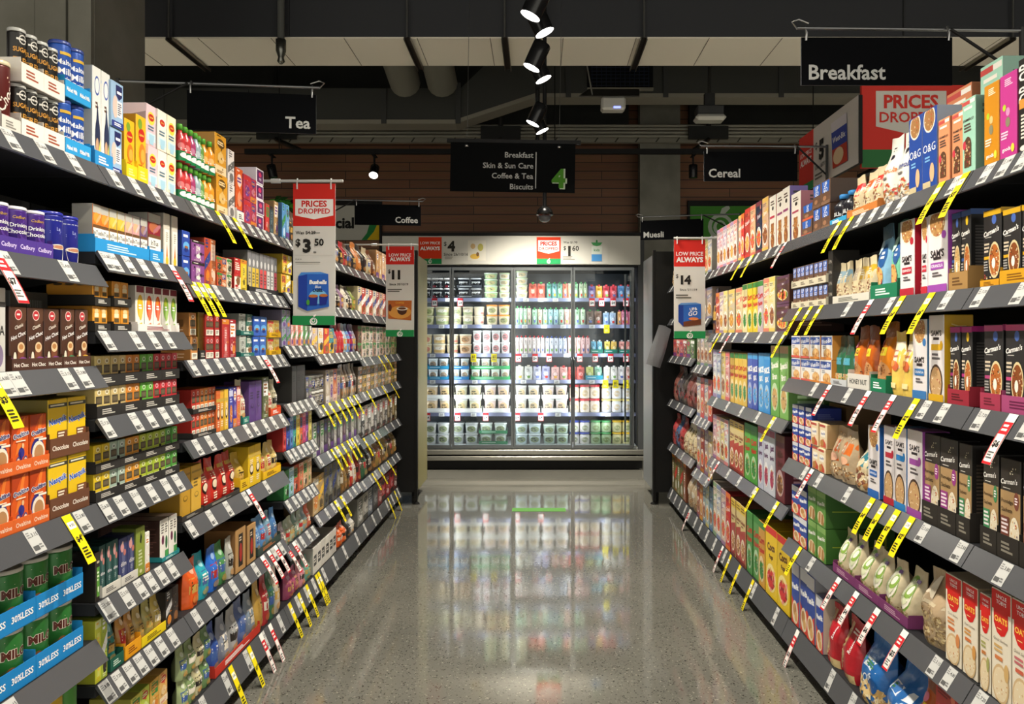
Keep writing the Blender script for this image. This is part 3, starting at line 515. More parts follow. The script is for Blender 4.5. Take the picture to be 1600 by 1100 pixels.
# ------------------------------------------------------------------ product shapes
class SideSurf:
    curved = False
    def __init__(s, w, d, h, sgn): s.w, s.h, s.x, s.sg, s.d = d, h, w / 2, sgn, d
    def __call__(s, u, v, o): return (s.sg * (s.x + o), (u if s.sg > 0 else 1 - u) * s.d, v * s.h)

def product(shape, w, h, d, des, c, k, lid='d8d8d8', mat=None, detail=True, turn=0.0):
    """-> [(part name, mesh)]; the first is the body"""
    front, side, els, sels = des(c, k)
    m = MB(); eps = .00016
    if shape == 'box':
        mt = mat or 'carton_board'
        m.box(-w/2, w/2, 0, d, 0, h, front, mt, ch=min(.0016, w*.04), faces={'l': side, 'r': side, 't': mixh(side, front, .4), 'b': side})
        art(m, Flat(w*.985, h*.99), els, mt, eps)
        if detail:
            for sg in (1, -1): art(m, SideSurf(w, d, h, sg), sels, mt, eps)
            m.add([(-w*.49, d*.5-.0006, h+.0003), (w*.49, d*.5-.0006, h+.0003), (w*.49, d*.5+.0006, h+.0003), (-w*.49, d*.5+.0006, h+.0003)], [(0,1,2,3)], dark(side, .3), mt)
        return [('body', m.mesh('packet'))]
    if shape in ('can', 'tin', 'jar'):
        R = w / 2; mt = mat or ('tin_metal' if shape != 'jar' else 'gloss_plastic'); hb = h * (.93 if shape != 'jar' else .84)
        neck = R * (.98 if shape != 'jar' else .86)
        prof = [(R*.97, 0), (R, h*.012), (R, hb*.97), (neck, hb)] if shape != 'jar' else [(R*.92, 0), (R, h*.05), (R, hb*.84), (neck, hb*.96), (neck, hb)]
        m.lathe(prof, front, mt, 22, 0, R)
        sf = Round(R, R, h*(.9 if shape != 'jar' else .64), h*.02 if shape != 'jar' else h*.06); sf.turn = turn; art(m, sf, els, mt, eps)
        l = MB().lathe([(R*1.015, hb), (R*1.02, hb + (h-hb)*.2), (R*1.02, h*.985), (R*.95, h), (R*.9, h - .15*(h-hb))], lid, 'gloss_plastic', 22, 0, R)
        return [('body', m.mesh('tin')), ('lid', l.mesh('lid'))]
    if shape == 'tub':
        R = w / 2; hb = h * .86; sq = .35
        m.lathe([(R*.8, 0), (R*.83, h*.02), (R*.95, hb)], front, 'gloss_plastic', 20, 0, R, sq=sq)
        sf = Round(R*.83, R*.95, hb*.96, h*.02, sq); sf.R = R; sf.turn = turn; art(m, sf, els, 'gloss_plastic', .0006)
        l = MB().lathe([(R, hb), (R, h*.96), (R*.94, h), (R*.9, h*.985)], lid, 'gloss_plastic', 20, 0, R, sq=sq)
        return [('body', m.mesh('tub')), ('lid', l.mesh('lid'))]
    if shape == 'bottle':
        R = w / 2; hs = h * .74
        m.lathe([(R*.9, 0), (R, h*.03), (R, hs*.45), (R*.9, hs*.5), (R, hs*.56), (R, hs*.86), (R*.45, hs*1.06), (R*.38, h*.88)], front, 'gloss_plastic', 18, 0, R)
        sf = Round(R*1.01, R*1.01, hs*.84, h*.02); sf.R = R; sf.turn = turn; art(m, sf, els, 'gloss_plastic', .0005)
        l = MB().lathe([(R*.5, h*.84), (R*.52, h*.97), (R*.44, h)], lid, 'gloss_plastic', 16, 0, R)
        return [('body', m.mesh('bottle')), ('cap', l.mesh('cap'))]
    # bags and pouches
    hp = h * (.9 if shape == 'pouch' else 1); S = Bag(w, hp, d, k, .93, .45 if shape == 'bag' else .55); nu, nv = 10, 14; mt = mat or 'plastic_film'
    for back in (False, True):
        vs = []
        for j in range(nv + 1):
            for i in range(nu + 1):
                u, v = i / nu, j / nv
                vs.append(S(u, v, 0, back))
        fs = [(j*(nu+1)+i, j*(nu+1)+i+1, (j+1)*(nu+1)+i+1, (j+1)*(nu+1)+i) for j in range(nv) for i in range(nu)]
        m.add(vs, [f[::-1] for f in fs] if back else fs, side if back else front, mt, True)
    for e in (0, 1):
        vs = [S(e, j / nv, 0, b) for j in range(nv + 1) for b in (False, True)]
        m.add(vs, [(2*j, 2*j+1, 2*j+3, 2*j+2) if e else (2*j, 2*j+2, 2*j+3, 2*j+1) for j in range(nv)], side, mt, True)
    vs = [S(i / nu, 0, 0, b) for i in range(nu + 1) for b in (False, True)]
    m.add(vs, [(2*i, 2*i+1, 2*i+3, 2*i+2) for i in range(nu)], side, mt)
    vs = [S(i / nu, 1, 0, b) for i in range(nu + 1) for b in (False, True)]
    m.add(vs, [(2*i, 2*i+2, 2*i+3, 2*i+1) for i in range(nu)], front, mt)
    art(m, S, els, mt, .0005)
    if shape == 'bag': return [('body', m.mesh('bag'))]
    l = MB().lathe([(w*.09, hp*.94), (w*.09, hp*1.01), (w*.19, hp*1.01), (w*.19, h*.99), (w*.12, h)], lid, 'gloss_plastic', 12, 0, d / 2)
    return [('body', m.mesh('pouch')), ('cap', l.mesh('cap'))]

def brief(d):
    for w in (' with ', ' in ', ' behind ', ' on ', ' beside ', ', '):
        if len(d.split()) > 4 and w in d: d = d.split(w)[0] if len(d.split(w)[0].split()) > 2 else d
    return d
def set_out(kind, parts, loc, rz, label, cat, group):
    if len(parts) == 1:
        o = place(kind, parts[0][1], None, loc, rz); tag(o, label, cat, group); return o
    r = thing(kind, label, cat, loc, rz, group)
    for n, me in parts: place(n, me, r)
    return r

# ------------------------------------------------------------------ shelving
XIN = {'L': 1.13, 'R': 1.08}; XOUT = {'L': 1.092, 'R': 1.042}; SG = {'L': -1, 'R': 1}; DEEP = .46
BAYS = {
 'L1': (1.3, 1.958, [1.79, 1.53, 1.275, .925, .58, .2]), 'L2': (1.958, 2.44, [1.79, 1.57, 1.365, 1.14, .925, .67, .46, .15]),
 'L3': (2.44, 3.40, [1.79, 1.53, 1.275, 1.015, .76, .46, .15]), 'L4': (3.40, 3.86, [1.79, 1.55, 1.31, 1.05, .84, .62, .41, .15]),
 'L5': (3.86, 4.82, [1.77, 1.517, 1.263, .997, .742, .446, .15]), 'L6': (4.82, 6.2, [1.77, 1.50, 1.22, 1.0, .70, .43, .15]),
 'R1': (1.45, 1.89, [1.76, 1.47, 1.175, .835, .495, .145]), 'R2': (1.89, 3.29, [1.76, 1.47, 1.175, .835, .495, .145]),
 'R3': (3.29, 4.75, [1.76, 1.375, .99, .617, .145]), 'R4': (4.75, 5.23, [1.76, 1.47, 1.168, .826, .469, .145]),
 'R5': (5.23, 6.2, [1.76, 1.5, 1.206, .857, .508, .145])}
ORD = ['nearest', 'second-nearest', 'third-nearest', 'fourth-nearest', 'fifth-nearest', 'sixth-nearest', 'seventh-nearest', 'eighth-nearest', 'ninth-nearest', 'tenth-nearest', 'eleventh-nearest', 'twelfth-nearest', 'thirteenth-nearest', 'fourteenth-nearest', 'fifteenth-nearest', 'sixteenth-nearest', 'seventeenth-nearest', 'eighteenth-nearest', 'nineteenth-nearest', 'twentieth-nearest']
NTH = ['first', 'second', 'third', 'fourth', 'fifth', 'sixth', 'seventh', 'eighth']
def bay_name(b): return f"{NTH[int(b[1]) - 1] if b[1] != '1' else 'nearest'} {'left' if b[0] == 'L' else 'right'} bay"
def shelf_name(b, s):
    n = len(BAYS[b][2])
    return ('top shelf' if s == 0 else 'bottom shelf' if s == n - 1 else NTH[s] + ' shelf down') + ', ' + bay_name(b)

CHAR, BLK = '515256', '171717'
def shelf_x(side, a, b): # world x-range from distances behind the aisle centre
    return (a, b) if side == 'R' else (-b, -a)
def make_bay(b):
    y0, y1, zs = BAYS[b]; sd = b[0]; s = SG[sd]; xi, xo = XIN[sd], XOUT[sd]; bk = xi + DEEP
    root = thing('shelving_bay', f'black steel supermarket shelving unit with {len(zs)} stocked shelves, {bay_name(b)}', 'shelving', (s * xi, (y0 + y1) / 2, 0), 0, f"shelving bays along the {'left' if sd == 'L' else 'right'} of the aisle")
    ox, oy = s * xi, (y0 + y1) / 2
    def P_(name, mb, par=root):
        mb.v = [(x - ox, y - oy, z) for x, y, z in mb.v]; return mb.build(name, par)
    g = .002
    P_('back_panel', MB().box(*shelf_x(sd, bk, bk + .02), y0 + g, y1 - g, .05, zs[0] + .06, BLK, 'dark_paint'))
    for y in (y0 + g, y1 - .032):
        P_('upright', MB().box(*shelf_x(sd, bk - .05, bk - .001), y, y + .03, 0, zs[0] + .09, '202020', 'dark_paint'))
    P_('kick_plate', MB().box(*shelf_x(sd, xi + .09, xi + .105), y0 + g, y1 - g, .012, zs[-1] - .04, '101010', 'dark_paint'))
    for y in (y0 + .05, y1 - .07):
        P_('foot', MB().box(*shelf_x(sd, xi + .02, xi + .05), y, y + .02, .012, zs[-1] - .03, '2a2a2a', 'dark_paint').lathe([(.022, 0), (.022, .008), (.01, .014)], '222222', 'dark_paint', 12, s * (xi + .035), y + .01))
    for k, z in enumerate(zs):
        base = k == len(zs) - 1
        sh = P_('shelf', MB().box(*shelf_x(sd, xi, bk - .052), y0 + g, y1 - g, z - (.045 if base else .03), z, '26272a', 'dark_paint'))
        # sloping price rail on the front edge
        lo = z - (.075 if base else .05); th = .004
        pr = [(xi - .005, z + .004), (xo, lo), (xo + th, lo - .002), (xi - .0003, z - .004)]
        vs = [(s * x, y, q) for y in (y0 + g, y1 - g) for x, q in pr]
        fs = [(0, 1, 5, 4), (1, 2, 6, 5), (2, 3, 7, 6), (3, 0, 4, 7), (3, 2, 1, 0), (4, 5, 6, 7)]
        if s > 0: fs = [f[::-1] for f in fs]
        P_('price_rail', MB().add(vs, fs, CHAR, 'gloss_plastic'), sh)
        if not base and k:
            for y in (y0 + .004, y1 - .007):
                br = MB(); x1, x0 = bk - .052, xi + .05
                vs = [(s * q, yy, zz) for yy in (y, y + .003) for q, zz in ((x0, z - .031), (x1, z - .031), (x1, z - .085), (x0 + .1, z - .05))]
                br.add(vs, [(0, 1, 2, 3), (7, 6, 5, 4), (0, 4, 5, 1), (1, 5, 6, 2), (2, 6, 7, 3), (3, 7, 4, 0)], '202020', 'dark_paint'); P_('bracket', br, sh)
    return root
for b in BAYS: make_bay(b)

# ------------------------------------------------------------------ stocking the shelves
RZ = {'L': pi / 2, 'R': -pi / 2}
_n = [0]
def P(bay, s, x0, x1, ytop, n, shape, kind, desc, cols, des, tiers=1, tray=None, back=.003, dep=None, lid='d8d8d8', fill=.95, zoff=0, gap=None, mat=None, ntray=1):
    """stock one run: n facings between picture columns x0 and x1 of the shelf front, tops at picture row ytop"""
    y0b, y1b, zs = BAYS[bay]; sd = bay[0]; sg = SG[sd]; Xp = XIN[sd] + back + (.007 if tray else 0)
    ya, yb = sorted((F * Xp / abs(VX - x0), F * Xp / abs(VX - x1))); ym = F * Xp / abs(VX - (x0 + x1) / 2)
    sp_ = yb - ya
    ya, yb = max(ya, y0b + .009), min(yb, y1b - .009)
    z = zs[s] + .001 + zoff; H = HC - (ytop - VY) * ym / F - z
    if s > 0: H = min(H, zs[s-1] - .045 - z)
    if yb - ya < .8 * sp_: n = max(1, round(n * (yb - ya) / sp_))
    if yb - ya < .4 * sp_: print('CLIPPED RUN', bay, s, desc, round(sp_, 3), round(yb - ya, 3))
    if tray: fill = min(fill, .86 if shape in ('bag', 'pouch') else .92)
    H = max(H, .03); step = (yb - ya) / n; w = step * fill; th = H / tiers
    if tray: th -= .003
    cols = cols if isinstance(cols, (list, tuple)) else [cols]
    if tray and shape == 'jar': fill = .9
    d = dep or max(.05, min(.26, w * (1.6 if shape == 'box' else 1)));  d = min(d, .36)
    if shape in ('can', 'tin', 'jar', 'bottle', 'tub'): d = w
    if shape in ('bag', 'pouch') and not dep: d = min(.16, max(.035, w * .75))
    _n[0] += 1; seed = _n[0]; R = random.Random(seed); cache = {}
    small = w * F / ym * (Xp / math.hypot(Xp, ym)) < 6
    place_nm = shelf_name(bay, s); TN = {1: [''], 2: ['lower ', 'upper '], 3: ['lowest ', 'middle ', 'topmost '], 4: ['lowest ', 'second-lowest ', 'third-lowest ', 'topmost ']}[tiers]
    cat = kind.split('_')[-1]; grp = f'{desc}, {place_nm}'
    for t in range(tiers):
        zt = z + t * (H / tiers) + (.003 if tray else 0)
        for i in range(n):
            c = cols[i * len(cols) // n]; kk = (c, i % 2 if shape != 'bag' else i % 3)
            if kk not in cache: cache[kk] = product(shape, w, th * .985, d, des, c, seed * 7 + kk[1], lid, mat, not small, (-.34 if sd == 'L' else .34))
            y = ya + (i + .5) * step
            jit = R.uniform(-1, 1) * (.006 if not small and not tray else .002)
            loc = (sg * (Xp + max(0, jit) + (.006 if tray and shape in ('bag', 'pouch') else 0)), y, zt)
            o = f'{ORD[i]} ' if n > 1 else ''
            set_out(kind, cache[kk], loc, RZ[sd] + (R.uniform(-1, 1) * .012 if shape in ('box', 'bag') and not tray else 0), f'{o}{TN[t]}{desc}, {place_nm}', cat, grp if n * tiers > 1 else None)
        if tray:
            tc, tt, ttc, hf = tray[:4]; k = ntray
            for q in range(k):
                wt = (yb - ya) / k * .994; hh = th * hf; dt = d + .012; m = MB()
                m.box(-wt/2, wt/2, 0, dt, 0, .0018, dark(tc, .2), 'matte_card'); m.box(-wt/2, wt/2, 0, .0018, .0018, hh, tc, 'matte_card')
                for sx in (-1, 1): m.box(*sorted((sx*wt/2, sx*(wt/2-.0007))), .0018, dt, .0018, hh*1.25, tc, 'matte_card')
                e = []
                if tt:
                    for j in range(max(1, n // k) if tray[4:] else 1):
                        e.append(title(tt, (j + .5) / (max(1, n // k) if tray[4:] else 1), .5, .42, ttc, mw=.8 / (max(1, n // k) if tray[4:] else 1), b=.02))
                else: e += [('l', .2, .25, .8, .75, 3, ttc)]
                if e: art(m, Flat(wt, hh), e, 'matte_card', .0003)
                yc = ya + (q + .5) * (yb - ya) / k; o = f'{ORD[q]} ' if k > 1 else ''
                tn = TN[t]
                o2 = place('display_tray', m.mesh('tray'), None, (sg * (Xp - .0065), yc, z + t * (H / tiers)), RZ[sd])
                c2 = [x for x in (f'{o}{tn}card tray under {dd}, {place_nm}' for dd in (brief(desc), desc)) if x not in ALL_LABELS]
                tag(o2, c2[0], 'tray', 'shelf-ready card trays')
# ------------------------------------------------------------------ the glass door fridge across the end of the aisle
FY = 7.85; FB = 8.75
fr = thing('display_fridge', 'tall glass door dairy fridge with lit white interior at the aisle end', 'fridge', (0, FY, 0))
def fx(x): return pxx(x, FY)
def fz(y): return pxz(y, FY)
def G(name, mb, par=None):
    par = par or fr; mb.v = [(x, y - FY, z) for x, y, z in mb.v]; return mb.build(name, par)
XL, XR = fx(598), fx(1000); GREY = '74787a'
c = MB(); t = .05
c.box(XL, XL + t, FY, FB, .1, fz(369), 'c8ccd0', 'gloss_plastic').box(XR - .02, XR + .04, FY - .02, FB, .1, fz(369), '3c3e40', 'dark_paint').box(XL + t, XR - .02, FB - .05, FB, .12, fz(415), '4a525c', 'gloss_plastic')
c.box(XL + t, XR - .02, FY + .02, FB - .05, fz(417), fz(369), '2c2e30', 'dark_paint').box(XL + t, XR - .02, FY + .03, FB - .05, fz(708), fz(699), 'd8dce0', 'gloss_plastic')
G('cabinet', c)
G('header_panel', MB().box(XL, XR, FY - .03, FY + .019, fz(414), fz(369), 'c8c6be', 'matte_card', ch=.004))
G('top_trim', MB().box(XL, XR + .04, FY - .035, FY + .1, fz(368), fz(364), '141414', 'dark_paint'))
for a, b in ((702, 710), (712, 719)):
    G('bumper_rail', MB().box(XL, fx(1007), FY - .04, FY + .06, fz(b), fz(a), '9a9890', 'bare_metal', ch=.008))
G('kick_plate', MB().box(XL, fx(1004), FY + .02, FY + .05, .012, fz(719.5), '101010', 'dark_paint').box(XL, fx(1000), FY + .05, FB, .0, fz(702), '202224', 'dark_paint'))
DE = [612, 706, 802, 895, 990]
FZ = [466, 507.5, 552.5, 593.5, 644.5, 694]        # shelf tops, picture rows at the product plane
for k in range(4):
    a, b = fx(DE[k]), fx(DE[k + 1]); z0, z1 = fz(700), fz(418); e = .02
    d = MB(); g = .004; w = .018
    d.box(a + g, a + g + w, FY - .02, FY + .012, z0, z1, GREY, 'bare_metal').box(b - g - w, b - g, FY - .02, FY + .012, z0, z1, GREY, 'bare_metal')
    d.box(a + g + w, b - g - w, FY - .02, FY + .012, z0, z0 + .03, GREY, 'bare_metal').box(a + g + w, b - g - w, FY - .02, FY + .012, z1 - .03, z1, GREY, 'bare_metal')
    o = G('door', d)
    p = MB().box(a + g + w, b - g - w, FY - .006, FY - .002, z0 + .03, z1 - .03, 'ffffff', 'door_glass'); G('pane', p, o)
    hx = b - g - w * .5 if k in (0, 2) else a + g + w * .5
    G('handle', MB().tube([(hx, FY - .021, .75), (hx, FY - .045, .78), (hx, FY - .045, 1.12), (hx, FY - .021, 1.15)], .009, '5a5e60', 'bare_metal'), o)
for x in (XL + t + .002, fx(802), fx(988)):
    G('mullion', MB().box(x - .022, x + .022, FY + .02, FY + .06, fz(700), fz(418), 'b8bcc0', 'gloss_plastic'))
FP = 8.03          # product front plane
def pz(y): return pxz(y, FP)
SHZ = [pz(y) for y in FZ]
for k, z in enumerate(SHZ):
    if k == 5: G('shelf', MB().box(XL + t + .004, XR - .024, FP - .03, FB - .054, fz(699) + .001, z, 'e4e8ea', 'gloss_plastic')); break
    s = G('shelf', MB().box(XL + t + .004, XR - .024, FP - .02, FB - .054, z - .022, z, 'e4e8ea', 'gloss_plastic'))
    G('price_rail', MB().box(XL + t + .004, XR - .024, FP - .032, FP - .0205, z - .036, z + .002, '8a90b0', 'gloss_plastic'), s)
for x in (XL + .09, fx(706), fx(802), fx(895), fx(978)):
    G('led_strip', MB().box(x - .010, x + .010, FY + .062, FY + .068, fz(692), fz(428), 'a8acb0', 'gloss_plastic').add([(x + .009, FY + .0685, fz(692)), (x - .009, FY + .0685, fz(692)), (x - .009, FY + .0685, fz(428)), (x + .009, FY + .0685, fz(428))], [(0, 1, 2, 3)], 'ffffff', 'led_strip'))
for x, s in ((fx(640), .9), (fx(706), 1), (fx(754), 1), (fx(802), 1), (fx(850), 1), (fx(895), 1), (fx(945), 1)):
    l = bpy.data.lights.new('fridge_tube', 'AREA'); l.shape = 'RECTANGLE'; l.size = .05; l.size_y = 1.75; l.energy = FRIDGE_E * s; l.color = (.95, .98, 1)
    o = bpy.data.objects.new('fridge_tube', l); COL.objects.link(o); o.location = (x, FY + .075, 1.27); o.rotation_euler = (pi / 2, 0, 0)
# price cards on the fridge header
def header_card(x0, x1, y0, y1, els, base, label):
    Yp = FY - .034; m = MB(); w, h = pxx(x1, Yp) - pxx(x0, Yp), pxz(y0, Yp) - pxz(y1, Yp)
    m.box(-w/2, w/2, 0, .003, 0, h, base, 'matte_card'); art(m, Flat(w, h), els, 'matte_card', .0004)
    o = place('price_card', m.mesh('price_card'), None, (pxx((x0 + x1) / 2, Yp), Yp, pxz(y1, Yp))); tag(o, label, 'sign', 'price cards along the fridge header')
def apple(cu, cv, r, asp, col, bg): # ring, inner curl and leaf of the store mark
    return [('e', cu, cv - .1*r, r, r*asp, col), ('e', cu + .02*r, cv - .05*r, r*.72, r*.7*asp, bg), ('e', cu - r*.06, cv - .1*r*asp, r*.52, r*.56*asp, col), ('e', cu - r*.02, cv - .05*r*asp, r*.3, r*.36*asp, bg), ('p', [(cu - .05*r, cv + r*asp*.95), (cu + .35*r, cv + r*asp*.95), (cu + .75*r, cv + r*asp*1.35), (cu + .6*r, cv + r*asp*1.6), (cu + .1*r, cv + r*asp*1.35)], col)]
lowp = [('r', 0, 0, 1, .2, '1f8a50'), title('LOW PRICE', .5, .78, .14, 'f6f0ea', mw=.86), title('ALWAYS', .5, .58, .17, 'f6f0ea', mw=.86, b=.045), *apple(.5, .1, .075, 1.0, 'f4f4f0', '1f8a50')]
drop = [('r', 0, 0, 1, .2, '1f8a50'), ('p', [(.06, .48), (.5, .38), (.94, .48), (.94, .88), (.06, .88)], 'f2eeea'), title('PRICES', .5, .76, .16, 'c82014', mw=.8, b=.04), title('DROPPED', .5, .57, .13, 'c82014', mw=.8, b=.02), *apple(.5, .1, .075, 1.0, 'f4f4f0', '1f8a50')]
header_card(654, 690, 370.5, 412.5, lowp, 'd93a16', 'orange-red low price always card on fridge header, left of $4')
header_card(690.5, 764, 370.5, 412.5, [title('$', .07, .74, .18, '26241f', mw=.1), title('4', .2, .66, .4, '26241f', mw=.2, b=.05), title('Since 26/10/16', .3, .36, .12, '3a3832', mw=.52), ('l', .06, .16, .3, .28, 2, '8a877e'), ('r', .55, .12, .93, .88, 'd8d4c8'), ('e', .66, .66, .05, .1, 'c8a878'), ('e', .82, .62, .06, .14, 'b8b060'), ('e', .7, .28, .1, .1, 'd8b050'), ('e', .76, .36, .03, .08, '7a5a3a')], 'c9c7c0', 'white $4 price card with dip picture on the fridge header')
header_card(838.5, 876, 370.5, 412.5, drop, 'd93a16', 'orange-red prices dropped card on the fridge header')
header_card(876.5, 950, 370.5, 412.5, [title('Was $1.90', .05, .8, .1, '3a3832', al='l', mw=.3), title('$', .08, .58, .17, '26241f', mw=.1), title('1', .18, .48, .38, '26241f', mw=.2, b=.05), title('60', .31, .58, .19, '26241f', mw=.2), ('l', .04, .14, .3, .3, 3, '8a877e'), ('e', .76, .84, .02, .06, '3a8a50'), ('p', [(.64, .8), (.88, .8), (.84, .7), (.76, .66), (.68, .7)], '4a9a5c'), ('r', .65, .36, .87, .66, 'd8e0d8'), title('kids', .76, .52, .1, '3a8a50', mw=.16), ('r', .65, .1, .87, .36, '4a90d0')], 'c9c7c0', 'white $1.60 price card with pouch picture on fridge header')
# stocking the fridge
ROWN = ['top', 'second', 'third', 'fourth', 'fifth', 'bottom']
def FS(row, x0, x1, ytop, n, shape, kind, desc, cols, des, tiers=1, lid='f0f0f0', tray=None, fill=.95):
    z = SHZ[row] + .001; X0, X1 = pxx(x0, FP), pxx(x1, FP); fill = .88 if tray else fill; H = pxz(ytop, FP) - z; st = (X1 - X0) / n; w = st * fill; th = H / tiers
    cols = cols if isinstance(cols, (list, tuple)) else [cols]; lids = lid if isinstance(lid, (list, tuple)) else [lid]
    TN = {1: [''], 2: ['lower ', 'upper '], 4: ['lowest ', 'second-lowest ', 'third-lowest ', 'topmost ']}[tiers]; cache = {}
    LO = ['leftmost', 'second-from-left', 'third-from-left', 'fourth-from-left', 'fifth-from-left', 'sixth-from-left', 'seventh-from-left', 'eighth-from-left', 'ninth-from-left', 'tenth-from-left', 'eleventh-from-left', 'twelfth-from-left', 'thirteenth-from-left', 'fourteenth-from-left']
    for t in range(tiers):
        zt = z + t * th + (.003 if tray else 0)
        for i in range(n):
            ci = i * len(cols) // n; k = (ci, i * len(lids) // n, i % 2)
            if k not in cache: cache[k] = product(shape, w, (th - (.003 if tray else 0)) * .985, min(.11, w), des, cols[ci], ci + row * 3, lids[k[1]], None, False)
            o = f'{LO[i]} ' if n > 1 else ''
            set_out(kind, cache[k], (X0 + (i + .5) * st, FP + (.005 if tray else 0), zt), 0, f'{o}{TN[t]}{desc}, {ROWN[row]} fridge shelf', kind.split('_')[-1], f'{desc} on the {ROWN[row]} fridge shelf')
        if tray:
            m = MB(); wt = (X1 - X0) * .985; hh = th * .3; dt = min(.12, w + .01)
            m.box(-wt/2, wt/2, 0, dt, 0, .0018, tray, 'matte_card').box(-wt/2, wt/2, 0, .0018, .0018, hh, tray, 'matte_card')
            for sx in (-1, 1): m.box(*sorted((sx*wt/2, sx*(wt/2 - .0018))), .0018, dt, .0018, hh * 1.5, tray, 'matte_card')
            art(m, Flat(wt, hh), [('l', .1, .3, .9, .7, 1, lite(tray, .6))], 'matte_card')
            o = place('display_tray', m.mesh('tray'), None, ((X0 + X1) / 2, FP - .006, z + t * th), 0); tag(o, f'{TN[t]}card tray under {desc}, {ROWN[row]} fridge shelf', 'tray', 'shelf-ready card trays in the fridge')
FS(0, 655, 711, 434, 3, 'tub', 'yoghurt_tub', 'navy and red yoghurt tub', ['2a3858', '8a2a34', '7a2830'], d_black, 2, lid='e8e4e4')
FS(0, 714, 753, 434, 2, 'tub', 'yoghurt_tub', 'black high protein yoghurt tub', '26282e', d_black, 2, lid='c8ccd0', tray='33363c')
FS(0, 755, 778, 426, 1, 'tub', 'yoghurt_tub', 'square pale green yoghurt tub', 'a8c498', d_tub, 4, lid='e0e8dc')
FS(0, 779, 797, 426, 1, 'tub', 'yoghurt_tub', 'white tub with green print', 'd8dccc', d_tub, 4, lid='b8cc98')
FS(0, 805, 825, 423, 1, 'tub', 'yoghurt_tub', 'white and green tub by the middle mullion', 'd8dccc', d_tub, 4, lid='c8d8a8')
FS(0, 826, 852, 440, 2, 'pouch', 'yoghurt_pouch', 'red yoghurt pouch with green cap', ['d8503c'], d_pouch, lid='4aa85a')
FS(0, 854, 904, 440, 6, 'pouch', 'yoghurt_pouch', 'green and clear yoghurt pouch', ['3a8a78', '5a9aa0', '6aa890', 'd86a50', 'c8a078', '7ab080'], d_pouch, lid='3c9a58')
FS(0, 905, 918, 440, 2, 'pouch', 'yoghurt_pouch', 'pale pouch beside the right stile', ['a8b898', '98b088'], d_pouch, lid='4a9a5c')
FS(0, 919, 988, 444, 6, 'pouch', 'yoghurt_pouch', 'red yellow or blue yoghurt pouch', ['6a5a98', 'e0a030', 'b82c38', 'c83040', '4a80b8', '88a8d0'], d_pouch, lid='d84a50')
FS(1, 655, 702, 479, 2, 'tub', 'dip_tub', 'pale olive dip tub', ['c8c498', 'd0c8a0'], d_tub, 2, lid='d8d4b8')
FS(1, 704, 757, 479, 3, 'tub', 'dip_tub', 'beige dip tub', ['d8d0b0', 'e4d4b8', 'e4d4b8'], d_tub, 2, lid='e4dcc4')
FS(1, 759, 797, 476, 2, 'tub', 'dip_tub', 'pale dip tub with orange lid', 'e0d0b0', d_tub, 2, lid='e8902c')
FS(1, 805, 830, 478, 4, 'pouch', 'baby_food_pouch', 'clear pouch with green top', ['a8c8a8', '98c0a0', 'a0c8a8', 'c0a8a0'], d_pouch, lid='4aa860')
FS(1, 831, 915, 480, 10, 'pouch', 'baby_food_pouch', 'green topped baby food pouch', ['88b898', 'a8a088', '90b8a0', '80a8b0', '88b0b8', '98b8a0', 'c89890', 'b8a888', '90b890', 'a8c0a0'], d_pouch, lid='3f9a5c')
FS(1, 916, 941, 483, 2, 'pouch', 'baby_food_pouch', 'dark brown pouch with leafy top', ['5a4438', '6a4c3c'], d_pouch, lid='3a7a40')
FS(1, 942, 963, 486, 2, 'pouch', 'yoghurt_pouch', 'light blue pouch', ['88a8c8', '98b0cc'], d_pouch, lid='d8d8d8')
FS(1, 965, 988, 484, 4, 'pouch', 'yoghurt_pouch', 'orange or pink pouch', ['e0a050', 'd87a98', 'd86a90', 'e07898'], d_pouch, lid='d85a80')
FS(2, 655, 737, 522, 4, 'tub', 'dip_tub', 'cream dip tub with brown picture', ['d8c8a0', 'dcc8a8', 'd0c0a0', 'd8b898'], d_tub, 2, lid='e0d8c0')
FS(2, 738, 797, 516, 4, 'tub', 'yoghurt_tub', 'tall white yoghurt tub', 'e8e6e4', d_tub, 2, lid='f0f0f0')
FS(2, 805, 851, 524, 7, 'pouch', 'yoghurt_pouch', 'white pouch with red cap', ['d8c8c4', 'd8ccc8'], d_pouch, lid='c82c38')
FS(2, 852, 886, 525, 5, 'pouch', 'yoghurt_pouch', 'white pouch with blue cap', ['c8ccd8', 'c0c8d8'], d_pouch, lid='2a4aa0')
FS(2, 887, 922, 524, 5, 'pouch', 'yoghurt_pouch', 'pink pouch with red cap', ['d8b0a8', 'd8a8a8'], d_pouch, lid='c82c38')
FS(2, 923, 942, 531, 2, 'pouch', 'yoghurt_pouch', 'teal pouch in green tray', ['4a98b8', '58a0b8'], d_pouch, lid='e0e0e0', tray='2a7a68')
FS(2, 944, 965, 531, 2, 'pouch', 'yoghurt_pouch', 'yellow pouch in green tray', ['d8c050', 'd8b048'], d_pouch, lid='e0e0e0', tray='2a7a68')
FS(2, 967, 988, 531, 2, 'pouch', 'yoghurt_pouch', 'coral pouch in green tray', ['d8887c', 'd8786c'], d_pouch, lid='e0e0e0', tray='2a7a68')
FS(3, 668, 701, 560, 2, 'tub', 'yoghurt_pot', 'small white pot in teal tray', 'e0e8e8', d_tub, 2, lid='f0f4f4', tray='2a88b0')
FS(3, 704, 733, 560, 2, 'tub', 'yoghurt_pot', 'small white pot in blue tray', 'e0e8e8', d_tub, 2, lid='f0f4f4', tray='2a78b0')
FS(3, 735, 797, 560, 4, 'tub', 'yoghurt_pot', 'small white pot in green tray', 'dce8dc', d_tub, 2, lid='f0f4f0', tray='35a060')
